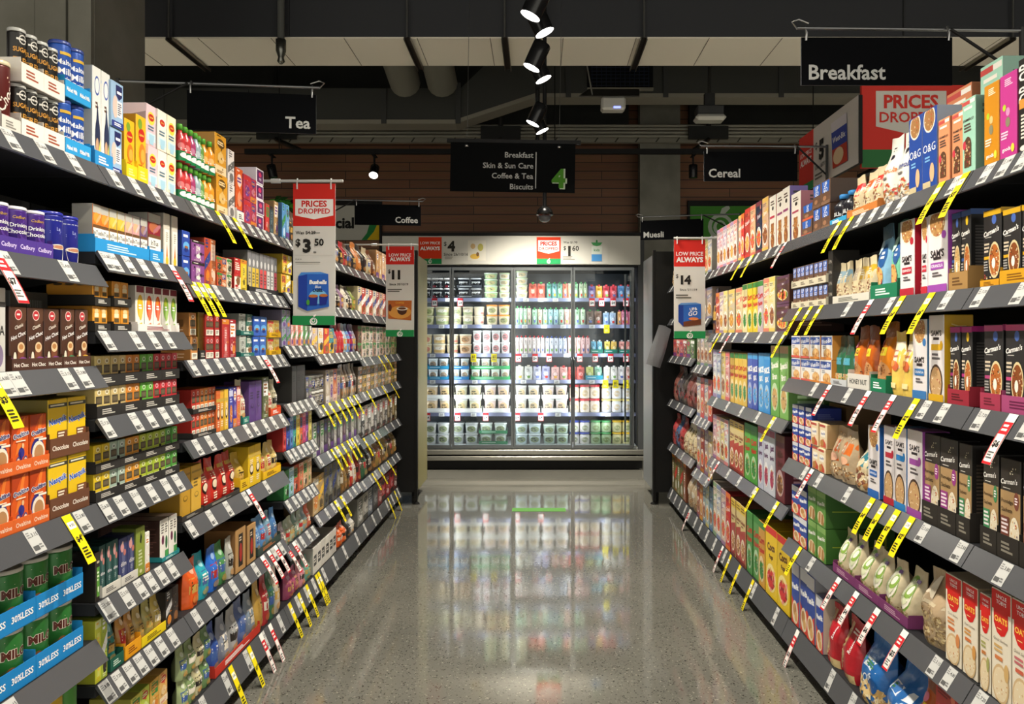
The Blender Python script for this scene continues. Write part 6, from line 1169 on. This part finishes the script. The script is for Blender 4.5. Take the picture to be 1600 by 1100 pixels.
# ------------------------------------------------------------------ right side of the aisle: breakfast, cereal, muesli
P('R1', 0, 1590, 1622, 84, 1, 'box', 'muesli_box', 'black carton with gold side', '23201e', d_blackgold, dep=.09)
P('R1', 0, 1561.5, 1589, 112, 1, 'box', 'muesli_box', 'magenta carton with seed pictures', 'c43a90', d_gooda, dep=.08)
P('R1', 0, 1537, 1561, 128, 1, 'box', 'muesli_box', 'amber carton with seed pictures', 'd08a18', d_gooda, dep=.08)
P('R2', 0, 1503, 1536, 148, 2, 'box', 'granola_box', 'mint green carton with window', '9fd0ba', d_farmer, dep=.09)
P('R2', 0, 1466, 1502.5, 178, 2, 'box', 'granola_box', 'peach carton with window', 'e29468', d_farmer, dep=.09)
P('R2', 0, 1528, 1564, 94, 1, 'box', 'granola_box', 'big mint carton behind amber and pink ones', 'a8d8c4', d_farmer, back=.12, dep=.14)
P('R2', 0, 1478, 1518, 136, 1, 'box', 'granola_box', 'big peach carton behind smaller peach cartons', 'd88a60', d_farmer, back=.125, dep=.14)
P('R2', 0, 1419, 1464, 174, 2, 'box', 'cereal_box', 'royal blue oats and granola carton', '24489c', d_og, dep=.07)
P('R2', 0, 1376, 1418, 206, 2, 'bag', 'granola_bag', 'white granola bag', ['3a4a90', 'd87a2c'], d_granola)
P('R2', 0, 1326, 1374, 266, 3, 'bag', 'granola_bag', 'red topped snack bag', ['d8382c', 'd8602c', 'd82c2c'], d_nutbag, 1, ('c87a3a', '', 'f0d8b8', .2))
P('R2', 0, 1298, 1325, 300, 2, 'bottle', 'breakfast_drink_bottle', 'black breakfast drink bottle with blue cap', '23232a', lambda c, k: (c, c, [title('BILL', .5, .5, .2, 'f0f0f0', mw=.6, rot=0), ('l', .25, .2, .75, .34, 2, 'd8d8d8')], []), 1, ('3aa0d0', '', W, .2), lid='3a8ad0')
P('R2', 0, 1270, 1297, 284, 2, 'box', 'breakfast_drink_pack', 'brown and blue breakfast drink pack', ['8a6a54', '7a5c48'], d_upgo, 2, dep=.12)
P('R2', 0, 1252, 1269, 318, 1, 'box', 'breakfast_drink_pack', 'orange breakfast drink pack', 'd8603c', d_upgo, 2, dep=.12)
P('R2', 0, 1236, 1251, 300, 1, 'box', 'cereal_box', 'tall cream carton with pink name', 'a86a78', d_bear, dep=.2)
P('R3', 0, 1201, 1234, 298, 3, 'box', 'cereal_box', 'tall cream carton with brown animal', ['6a5a9c', '6a5a9c', 'c83a4c'], d_bear, dep=.08)
P('R3', 0, 1181, 1200, 310, 2, 'box', 'cereal_box', 'navy and cream cereal carton', ['d8b090', '22304a'], d_cereal, dep=.1)
P('R3', 0, 1164, 1180, 322, 2, 'box', 'cereal_box', 'cream carton with red spine', ['dcb48a', 'b03a2c'], d_cereal, dep=.1)
P('R3', 0, 1153, 1163, 334, 2, 'box', 'cereal_box', 'bright red cereal carton', ['c8282c', 'd8a8a0'], d_cereal, dep=.1)
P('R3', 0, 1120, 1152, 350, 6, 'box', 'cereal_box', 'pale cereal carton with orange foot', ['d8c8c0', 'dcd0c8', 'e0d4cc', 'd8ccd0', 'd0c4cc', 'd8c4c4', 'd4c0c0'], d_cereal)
P('R4', 0, 1089, 1112, 374, 4, 'box', 'cereal_box', 'pale carton behind price sign', ['d8d0c4', 'e0b070', 'c8b8b0', 'd8c8a0'], d_cereal)
P('R5', 0, 1050, 1086, 390, 6, 'bag', 'muesli_bag', 'brown muesli bag at far end', ['8a6a44', '5a4a34', '9a7a4c', '6a5a3c', 'a88a5c', '7a5c3c'], d_nutbag)
# second shelf
P('R1', 1, 1566, 1628, 318, 2, 'box', 'muesli_box', 'black muesli carton with bowl in yellow tray', ['d8a820'], d_carman, 1, ('d8a01e', '', '8a5a10', .2), dep=.06)
P('R1', 1, 1535, 1565, 325, 1, 'box', 'muesli_box', 'black muesli carton with pale bowl', 'd8a820', d_carman, 1, ('d89a1e', '', '8a5a10', .1), dep=.06)
P('R2', 1, 1486, 1516, 328, 2, 'box', 'muesli_box', 'black muesli carton in kraft tray', ['3a5a98'], d_carman, 1, ('a8824e', '', '6a4a28', .24), dep=.06)
P('R2', 1, 1449, 1481, 330, 1, 'box', 'granola_box', 'white granola carton with purple foot', 'a04ab0', d_sams, dep=.07)
P('R2', 1, 1437, 1447, 338, 1, 'box', 'granola_box', 'white granola carton with red foot, half hidden', 'c8283c', d_sams, dep=.07)
P('R2', 1, 1406, 1429, 342, 1, 'box', 'granola_box', 'white granola carton with red spine', 'b82438', d_sams, dep=.09)
P('R2', 1, 1363, 1405, 346, 2, 'bag', 'granola_bag', 'mint or sky blue granola bag', ['7ac8a8', '88b8d8'], d_mintbag, 1, ('1f7a56', '', 'd8f0e4', .2))
P('R2', 1, 1302, 1361, 404, 5, 'bag', 'muesli_bag', 'clear muesli bag in white tray', ['d8a82c', 'd8b048', 'b8a890', '8ab0c8', '98b4c4'], d_nutbag, 1, ('d8d4c8', '', '6a6a60', .2))
P('R2', 1, 1294, 1301, 390, 1, 'box', 'shipping_carton', 'black carton printed with pale letters', '26221f', lambda c, k: (c, c, [title('3 PA', .5, .2 + .2 * i, .1, 'b8b0a4', mw=.8) for i in range(4)], []), dep=.1)
P('R2', 1, 1237, 1293, 412, 8, 'box', 'breakfast_drink_pack', 'blue-white breakfast drink pack', ['4a78c0', '4a78c0', '5a88c8', '6a90c8', '8aa8d0', '9ab0d0', 'a8b8d4', 'a0b0d0'], d_upgo, 2, ('d8d0b8', '', '5a4a3a', .32), dep=.1, ntray=4)
# third shelf
P('R1', 2, 1569, 1636, 503, 2, 'box', 'muesli_box', 'black muesli carton with red berries, pink tray', ['c84a80'], d_carman, 1, ('a84a78', '', '6a2448', .2), dep=.06)
P('R1', 2, 1534, 1567, 505, 1, 'box', 'muesli_box', 'black muesli carton with strawberry bowl', 'b8447c', d_carman, 1, ('a83a54', '', '6a2030', .2), dep=.06)
P('R2', 2, 1484, 1518, 508, 2, 'box', 'muesli_box', 'black muesli carton with magenta cap', ['b02c7c'], d_carman, 1, ('9c2c3c', '', '5a1820', .2), dep=.06)
P('R2', 2, 1451, 1475, 490, 1, 'box', 'granola_box', 'white oats carton with yellow spine', 'd8a820', d_samsoat, dep=.08)
P('R2', 2, 1425, 1448, 497, 1, 'box', 'granola_box', 'white granola carton with blue spine', '3a78b8', d_sams, dep=.08)
P('R2', 2, 1389, 1424, 516, 2, 'bag', 'cereal_bag', 'yellow apricot cereal bag', 'e9c860', d_apricot)
P('R2', 2, 1363, 1387, 502, 1, 'bag', 'cereal_bag', 'glossy orange cereal bag', 'd8801c', d_orangebag, 1, ('1f7a56', '', W, .2))
P('R2', 2, 1327, 1361, 508, 2, 'bag', 'cereal_bag', 'brown and orange honey nut bag', ['b85a18', 'c8641c'], d_orangebag, 1, ('d8d4cc', 'HONEY NUT', '3a3a3a', .24))
P('R2', 2, 1300, 1325, 524, 2, 'bag', 'muesli_bag', 'green bag with palm picture', '2c6a48', d_palm, 1, ('c8ccd0', '', '5a5a5a', .14))
P('R2', 2, 1236, 1299, 524, 4, 'box', 'cereal_bites_box', 'white and blue wheat bites carton', ['e08a30', 'e08a30', 'd85a4c', 'd85a4c'], d_bites, 2, dep=.1)
# fourth shelf
P('R1', 3, 1597, 1640, 724, 1, 'box', 'porridge_box', 'porridge carton cut by frame edge', '7a4a3c', d_porridge, 1, ('2e2a26', '', '8a8478', .24), dep=.07)
P('R1', 3, 1562, 1596, 715, 1, 'box', 'porridge_box', 'porridge carton with golden bowl', '7a4438', d_porridge, 1, ('2e2a26', '', '8a8478', .24), dep=.07)
P('R1', 3, 1525, 1561, 704, 1, 'box', 'porridge_box', 'green-labelled porridge carton with blueberry bowl', '3f8a58', d_porridge, 1, ('2e2a26', '', '8a8478', .24), dep=.07)
P('R2', 3, 1498, 1519, 691, 1, 'box', 'porridge_box', 'porridge carton with green label', '3f8a58', d_porridge, 1, ('2e2a26', '', '8a8478', .24), dep=.06)
P('R2', 3, 1442, 1497, 680, 2, 'box', 'porridge_box', 'porridge carton with purple label', ['9a3a88'], d_porridge, 1, ('2e2a26', '', '8a8478', .24), dep=.06, ntray=2)
P('R2', 3, 1417, 1441, 670, 1, 'box', 'oats_box', 'white oats carton with purple spine', '9a4aa0', d_samsoat, dep=.08)
P('R2', 3, 1397, 1416, 666, 1, 'box', 'oats_box', 'white oats carton with blue foot', '2a80c8', d_samsoat, dep=.08)
P('R2', 3, 1379, 1396, 664, 1, 'box', 'oats_box', 'white oats carton with red foot', 'b8283c', d_samsoat, dep=.08)
P('R2', 3, 1356, 1374, 664, 1, 'box', 'granola_box', 'white granola carton with blue side', '2a68b8', d_sams, dep=.1)
P('R2', 3, 1327, 1355, 690, 1, 'bag', 'muesli_bag', 'teal and yellow muesli bag', '2a7a8a', d_nutbag)
P('R2', 3, 1291, 1326, 668, 2, 'bag', 'oats_bag', 'orange and clear rolled oats bag', ['d8702c', 'c8602c'], d_bagoats)
P('R2', 3, 1267, 1290, 660, 2, 'box', 'wheat_biscuit_box', 'cream and red wheat biscuit carton', 'ecd8b4', d_weetcream, 2, dep=.12)
P('R2', 3, 1238, 1266, 634, 3, 'box', 'wheat_biscuit_box', 'blue wheat biscuit carton', ['24348c'], d_weet, 3, dep=.12)
P('R2', 3, 1291, 1322, 630, 1, 'box', 'shipping_carton', 'kraft shipping carton behind wheat biscuits', 'a07c50', lambda c, k: (c, dark(c, .2), [('e', .5, .3, .36, .16, '5a4a3a'), ('l', .3, .75, .7, .84, 1, '3a2c1c')], []), back=.16, dep=.18)
# fifth shelf
P('R1', 4, 1549, 1650, 940, 3, 'box', 'oats_box', 'red topped quick oats carton near frame edge', ['c8a060', 'c86a70', 'd8b070'], d_oats, dep=.17)
P('R1', 4, 1528, 1548, 926, 1, 'box', 'oats_box', 'red topped quick oats carton at shelf joint', ['a8a860'], d_oats, dep=.17)
P('R2', 4, 1500, 1525, 912, 1, 'box', 'oats_box', 'red topped quick oats carton, second from the bag', 'd89a50', d_oats, dep=.15)
P('R2', 4, 1474, 1499, 898, 1, 'box', 'oats_box', 'red topped quick oats carton beside the oats bag', 'd88a50', d_oats, dep=.13)
P('R2', 4, 1424, 1472, 893, 1, 'bag', 'oats_bag', 'clear bag of brown oats', 'b39b7c', d_clearoats, dep=.13)
P('R2', 4, 1304, 1422, 858, 6, 'bag', 'oats_bag', 'green and white organic oats bag', 'cdbf9e', d_greenbag, 1, ('7a3a6a', '', 'c8a0b8', .2, 1), ntray=3, dep=.09)
P('R2', 4, 1262, 1290, 764, 2, 'box', 'wheat_biscuit_box', 'green wheat biscuit carton', '5f9440', d_weetgreen, 2, dep=.26)
P('R2', 4, 1237, 1261, 762, 2, 'box', 'wheat_biscuit_box', 'blue wheat biscuit carton', ['24348c'], d_weet, 2, dep=.12)
# bottom shelf
P('R1', 5, 1530, 1620, 1130, 3, 'box', 'cereal_box', 'red low carton', 'a82c24', d_cereal, dep=.1)
P('R2', 5, 1461, 1497, 1062, 1, 'box', 'cereal_box', 'red oats carton', 'b02c28', d_cereal, dep=.1)
P('R2', 5, 1425, 1459, 1050, 1, 'bag', 'cereal_bag', 'dark orange cereal bag', 'b85a24', d_orangebag)
P('R2', 5, 1374, 1423, 1040, 1, 'bag', 'oats_bag', 'large bright blue oats bag', '2a70bc', d_bluebag)
P('R2', 5, 1334, 1372, 998, 1, 'bag', 'oats_bag', 'blue oats bag with green label', '2a66b4', d_bluebag)
P('R2', 5, 1288, 1332, 956, 2, 'bag', 'oats_bag', 'red roasted oats bag', 'b81f2c', d_redbag)
P('R2', 5, 1275, 1286, 930, 1, 'box', 'wheat_biscuit_box', 'blue and cream narrow carton', 'c8b8a8', d_weet, dep=.14)
P('R2', 5, 1237, 1273, 888, 3, 'box', 'wheat_biscuit_box', 'white topped blue wheat biscuit carton', ['a8a8b0'], d_weet, dep=.17)
# third bay
P('R3', 1, 1212, 1232, 430, 1, 'box', 'cereal_box', 'chocolate brown cereal carton', '5a3428', d_cereal, 2, dep=.24)
P('R3', 1, 1193, 1211, 432, 2, 'box', 'cereal_box', 'cream cereal carton with dark rings', ['e4d8a8', 'e0d4a4'], d_cereal, dep=.1)
P('R3', 1, 1160, 1192, 440, 4, 'box', 'cereal_box', 'yellow and lilac cereal carton', ['c8b0b8', 'e4c828', 'e4c828', 'e8d8a0'], d_loops, dep=.1)
P('R3', 1, 1138, 1159, 450, 2, 'box', 'cereal_box', 'pale yellow cereal carton', ['d8c898', 'c8b898'], d_cereal, dep=.1)
P('R3', 1, 1118, 1137, 455, 3, 'box', 'cereal_box', 'white carton with yellow flash', ['e0d4b0', 'e4d8c0', 'b83a30'], d_cereal, dep=.1)
P('R3', 1, 1113, 1118, 450, 2, 'bag', 'cereal_bag', 'dark purple cereal bag', ['4a3448', '3a2c3a'], d_foil)
P('R3', 2, 1204, 1232, 538, 2, 'box', 'cereal_box', 'green and cream bran cereal carton', ['7ab058', '6aa84c'], d_green, dep=.2)
P('R3', 2, 1185, 1203, 550, 2, 'box', 'cereal_box', 'sky blue cereal carton with white name', ['3a90d8', '4a9cdc'], d_nice, dep=.12)
P('R3', 2, 1168, 1184, 550, 2, 'box', 'cereal_box', 'blue and white cereal carton', ['3a50b0', '4a60b8'], d_nice, dep=.12)
P('R3', 2, 1141, 1167, 550, 4, 'box', 'cereal_box', 'golden yellow cereal carton', ['e0bc50', 'e0b840', 'e4c050', 'dcb448'], d_loops, dep=.12)
P('R3', 2, 1127, 1140, 548, 2, 'box', 'cereal_box', 'cream cereal carton with red top', ['d8a0a0', 'd8c890'], d_cereal, dep=.12)
P('R3', 2, 1108, 1126, 545, 3, 'box', 'cereal_box', 'white cereal carton with yellow stripe', ['c8ccd4', 'd0d4d8', 'd8c890'], d_cereal, dep=.12)
P('R3', 3, 1212, 1226, 678, 1, 'box', 'cereal_box', 'maroon chocolate cereal carton', '6a2c34', d_choc2, dep=.2)
P('R3', 3, 1184, 1211, 668, 3, 'box', 'cereal_box', 'white and violet cereal carton', ['c8ccd8', 'c8ccd8', 'b8bcd0'], d_just, dep=.12)
P('R3', 3, 1163, 1183, 662, 2, 'box', 'cereal_box', 'bright green cereal carton', ['4a9a3c', '5aa844'], d_loops, dep=.12)
P('R3', 3, 1139, 1162, 658, 3, 'box', 'cereal_box', 'yellow and red sultana cereal carton', ['b8483c', 'b84438', 'b84c40'], d_sultana, dep=.12)
P('R3', 3, 1110, 1138, 650, 4, 'box', 'cereal_box', 'pale yellow or white cereal carton', ['d0d0d0', 'e0d080', 'd8d0c0', 'd8b0b0'], d_cereal, dep=.12)
P('R3', 4, 1196, 1234, 830, 2, 'box', 'cereal_box', 'bright yellow chocolate puff cereal carton', ['e8c41c', 'ecc820'], d_yellow, dep=.18)
P('R3', 4, 1166, 1195, 806, 3, 'box', 'cereal_box', 'orange green and yellow cereal carton', ['d8a040', '5a9a50', '4a9048'], d_loops, dep=.18)
P('R3', 4, 1142, 1165, 784, 3, 'box', 'cereal_box', 'red sultana cereal carton with yellow top', ['b04038', 'b0463c', 'a83c34'], d_sultana, dep=.18)
P('R3', 4, 1127, 1141, 766, 2, 'box', 'cereal_box', 'scarlet and cream cereal carton', ['c82c34', 'd8c0b0'], d_cereal, dep=.18)
P('R3', 4, 1109, 1126, 752, 3, 'box', 'cereal_box', 'white low cereal carton', ['d8d4cc', 'd8c8b8', 'e0d8c0'], d_cereal, dep=.18)
# fourth and fifth bays
for s, x0, x1, yt, n, cols, nm in (
    (1, 1089, 1113, 450, 3, ['c8b0a0', '8a7a6a', '4a3a38'], 'brown or cream carton'), (2, 1089, 1113, 515, 4, ['c0a898', 'a89a8a', 'c8b4a4', '9a8a78'], 'dull cream carton'),
    (3, 1089, 1113, 590, 4, ['b03a34', 'c8b8a8', 'c04a40', 'd0c4b4'], 'red and cream carton'), (4, 1089, 1113, 668, 4, ['b8a898', 'a89888', '8a2c30', 'b0a090'], 'greyish carton'),
    (5, 1089, 1113, 745, 5, ['7a98a8', 'a8b8b8', '98a8a8', 'c87a40', 'a84a40'], 'low blue or orange carton')):
    P('R4', s, x0, x1, yt, n, 'box', 'cereal_box', nm, cols, d_cereal, dep=.12)
P('R5', 1, 1052, 1086, 460, 4, 'bag', 'muesli_bag', 'brown nut bag', ['7a5c3c', '9a7a4c', '5a3a4a', '8a6a44'], d_nutbag)
P('R5', 2, 1052, 1085, 530, 6, 'box', 'snack_box', 'green red or pink carton', ['5a7a48', '6a8a50', 'a83a40', 'c86a68', 'd87a70', 'c8685c'], d_gen)
P('R5', 3, 1050, 1086, 574, 5, 'bag', 'dried_fruit_bag', 'clear bag of dark dried fruit', ['6a2c28', '7a3430', '2c2826', '3a3a48', '8a4a40'], d_fruitbag)
P('R5', 4, 1048, 1066, 648, 3, 'bag', 'dried_fruit_bag', 'red and blue berry bag', ['b8242c', '2a5a9a', 'c02c34'], d_fruitbag)
P('R5', 4, 1067, 1086, 660, 3, 'bag', 'seed_bag', 'olive brown seed bag', ['7a6c40', '847648', '6e6238'], d_nutbag)
P('R5', 5, 1046, 1072, 712, 5, 'box', 'seed_box', 'olive brown seed carton', ['8a4a2c', '6a6a3a', '747440', '7a7444', '6a6238'], d_gen)
P('R5', 5, 1073, 1087, 735, 2, 'bag', 'oats_bag', 'pale oats bag on bottom', ['a89878', 'b8a888'], d_bagoats)
# ------------------------------------------------------------------ price tickets on the rails
class Rail:
    """the sloping face of a price rail, continued below its lower edge; v = 0 at the edge, 1 at the shelf"""
    curved = True; nu, nv = 1, 6
    def __init__(s, w, rise, v0, v1, curl=.004): s.w, s.rise, s.v0, s.v1, s.curl = w, rise, v0, v1, curl; s.h = math.hypot(.033, rise) * (v1 - v0)
    def __call__(s, u, v, o):
        q = s.v0 + (s.v1 - s.v0) * v; y = .033 * q + (s.curl * q * q if q < 0 else 0); L = math.hypot(.033, s.rise)
        return ((u - .5) * s.w, y - o * s.rise / L, s.rise * q + o * .033 / L)
def slab(m, S, col, t=.0005, o0=.0006, n=6, mat='matte_card'):
    vs = [S(u, j / n, o) for j in range(n + 1) for u in (0, 1) for o in (o0, o0 + t)]; fs = []
    for j in range(n):
        a, b = 4*j, 4*j + 4
        fs += [(a+1, a+3, b+3, b+1), (a+2, a, b, b+2), (a, a+1, b+1, b), (a+3, a+2, b+2, b+3)]
    fs += [(0, 2, 3, 1), (4*n+1, 4*n+3, 4*n+2, 4*n)]
    m.add(vs, fs, col, mat)
class Lift:
    def __init__(s, S, o): s.S, s.o, s.w, s.h, s.curved, s.nu, s.nv = S, o, S.w, S.h, True, 1, 6
    def __call__(s, u, v, o): return s.S(u, v, o + s.o)
PRICES = ['2.50', '3.80', '4.00', '5.50', '7.20', '3.15', '6.00']
_tk = {}
def ticket_mesh(kind, k, base):
    key = (kind, k, base)
    if key in _tk: return _tk[key]
    rise = .079 if base else .054; m = MB()
    if kind == 'w':
        S = Rail(.039, rise, .06, .97); slab(m, S, 'c6c6c4', n=1)
        art(m, Lift(S, .0011), [title(PRICES[k], .7, .74, .26, '26262a', mw=.5), ('l', .08, .62, .45, .9, 3, '8a8a8a'), ('r', .08, .1, .55, .3, '5a5a5a'), ('l', .6, .12, .92, .34, 2, '7a7a7a')], 'matte_card', .0002)
    elif kind == 'y':
        S = Rail(.033, rise, -1.1, .98); slab(m, S, 'f0dc10', n=8)
        art(m, Lift(S, .0011), [('r', .1, .72, .9, .86, 'f4f4ec'), title(PRICES[k], .5, .79, .06, '2a2a2a', mw=.6), title('$' + PRICES[k][0], .42, .5, .14, '141410', mw=.6, b=.04), title(PRICES[k][2:], .76, .55, .06, '141410', mw=.3), ('l', .15, .1, .85, .34, 4, '3a3810')], 'matte_card', .0002)
    else:
        S = Rail(.033, rise, -1.1, .98); slab(m, S, 'f0eeea', n=8)
        art(m, Lift(S, .0011), [('r', 0, .6, 1, .84, 'd0202a'), ('l', .15, .64, .85, .8, 2, 'f4e4e0'), title('$' + PRICES[k][0], .48, .4, .15, '1c1a1a', mw=.7, b=.04), ('l', .15, .1, .85, .26, 3, '6a6a6a'), ('r', 0, 0, 1, .05, 'd0202a'), ('r', 0, .05, .06, .6, 'd0202a'), ('r', .94, .05, 1, .6, 'd0202a')], 'matte_card', .0002)
    _tk[key] = m.mesh({'w': 'price_ticket', 'y': 'special_tag', 'r': 'price_tag'}[kind]); return _tk[key]
def rail_z(bay, s): zs = BAYS[bay][2]; base = s == len(zs) - 1; return zs[s] - (.075 if base else .05), base
_cnt = {}
def T(kind, bay, s, xs):
    z, base = rail_z(bay, s); sd = bay[0]; sg = SG[sd]; y0, y1, _ = BAYS[bay]
    ys = sorted(F * XOUT[sd] / abs(VX - x) for x in xs)
    for i, y in enumerate(ys):
        y = min(max(y, y0 + .022), y1 - .022); _cnt[kind] = _cnt.get(kind, 0) + 1
        me = ticket_mesh(kind, (_cnt[kind] * 3 + s) % 7, base)
        nm = {'w': 'price_ticket', 'y': 'special_price_tag', 'r': 'low_price_tag'}[kind]
        ds = {'w': 'white price ticket', 'y': 'yellow hanging price tag', 'r': 'red and white hanging price tag'}[kind]
        o = place(nm, me, None, (sg * (XOUT[sd] - (.0 if kind == 'w' else .0016)), y, z), RZ[sd])
        only = f'{ORD[i]} ' if len(ys) > 1 else ''
        tag(o, f'{only}{ds} on rail of {shelf_name(bay, s)}', 'price tag', {'w': 'white price tickets along the shelf rails', 'y': 'yellow special tags hanging from the rails', 'r': 'red low price tags hanging from the rails'}[kind])
def TS(bay, s, n, skip=0):   # evenly set tickets
    y0, y1, _ = BAYS[bay]; X = XOUT[bay[0]]; R = random.Random(n * 31 + s * 7 + ord(bay[1])); st = (y1 - y0) / n
    T('w', bay, s, [VX - F * X / (y0 + (i + .5 + R.uniform(-.18, .18)) * st) for i in range(n)])
for s, xs in ((0, (30, 82, 128)), (1, (24, 118)), (2, (22, 42, 118, 142)), (3, (66, 140)), (4, (34,))): T('w', 'L1', s, xs)
for s, xs in ((0, (190, 222, 252, 275)), (1, (168, 190, 212, 235, 258)), (2, (170, 223, 250, 273)), (3, (172, 222, 245, 267, 286)), (4, (172, 200, 224, 247, 270, 287)), (5, (160, 181, 208, 230, 246, 262, 278)), (6, (160, 179, 197, 214, 230, 246, 262, 279))): T('w', 'L2', s, xs)
for s, n in ((0, 10), (1, 10), (2, 10), (3, 9), (5, 9), (6, 5)): TS('L3', s, n)
T('w', 'L3', 4, (303, 338, 364, 392, 424))
for s, n in ((0, 4), (1, 4), (2, 5), (3, 5), (4, 6), (5, 6), (6, 5), (7, 4)): TS('L4', s, n)
for s, n in ((0, 6), (1, 7), (2, 8), (3, 6), (4, 6), (5, 8), (6, 4)): TS('L5', s, n)
for s, n in ((0, 5), (1, 5), (2, 6), (3, 6), (4, 6), (5, 7), (6, 6)): TS('L6', s, n)
for s, xs in ((0, (1530, 1558, 1586)), (1, (1520, 1582)), (2, (1520, 1592)), (3, (1555,)), (4, (1518, 1548, 1585))): T('w', 'R1', s, xs)
for s, xs in ((0, (1335, 1355, 1375, 1398, 1480)), (1, (1316, 1380, 1468)), (2, (1265, 1316, 1434, 1462)), (3, (1250, 1272, 1316, 1432, 1488)), (4, (1260, 1450, 1472)), (5, (1290, 1322))): T('w', 'R2', s, xs)
for s, n in ((0, 9), (1, 6), (2, 5), (3, 5), (4, 5)): TS('R3', s, n)
for s, n in ((0, 3), (1, 2), (2, 3), (3, 4), (4, 3), (5, 3)): TS('R4', s, n)
for s, n in ((0, 3), (1, 3), (2, 4), (3, 4), (4, 4), (5, 5)): TS('R5', s, n)
for b, s, xs in (('L1', 2, (4,)), ('L1', 3, (122,)), ('L3', 0, (352, 378)), ('L3', 1, (312, 324, 336)), ('L5', 3, (513, 523, 533, 542, 551, 560)), ('L5', 4, (526, 534, 542, 550, 557)), ('L5', 6, (495, 506)), ('L6', 6, (612, 622)), ('L4', 7, (462, 476, 488)), ('L5', 5, (531, 540)), ('L6', 3, (580, 603, 617)), ('L6', 2, (598, 608)), ('L6', 4, (575, 590)), ('L6', 5, (588, 598, 612)), ('L3', 6, (372, 400)),
    ('R2', 0, (1455, 1492, 1300, 1318)), ('R3', 0, (1152, 1168)), ('R2', 1, (1396, 1440, 1240, 1256, 1272)), ('R3', 1, (1118, 1226)), ('R2', 2, (1417,)), ('R3', 2, (1200,)), ('R2', 3, (1350, 1368, 1388, 1410)), ('R3', 3, (1175, 1206)), ('R2', 4, (1240,)), ('R3', 4, (1134, 1148, 1168))): T('y', b, s, xs)
for b, s, xs in (('L1', 1, (12,)), ('L2', 1, (282,)), ('L3', 2, (422,)), ('L3', 4, (399,)), ('L3', 5, (420, 430, 440)), ('L4', 6, (459, 468)), ('L6', 1, (613, 619)), ('L3', 6, (418, 432)), ('R3', 0, (1232,)), ('R2', 1, (1348,)), ('R3', 1, (1134,)), ('R2', 2, (1285, 1344, 1382)), ('R1', 2, (1564,)), ('R2', 3, (1258,)), ('R3', 3, (1116,)), ('R2', 4, (1299, 1326, 1358, 1400)), ('R3', 4, (1092 + 30,)), ('R2', 5, (1236,)), ('R5', 5, (1072,))): T('r', b, s, xs)
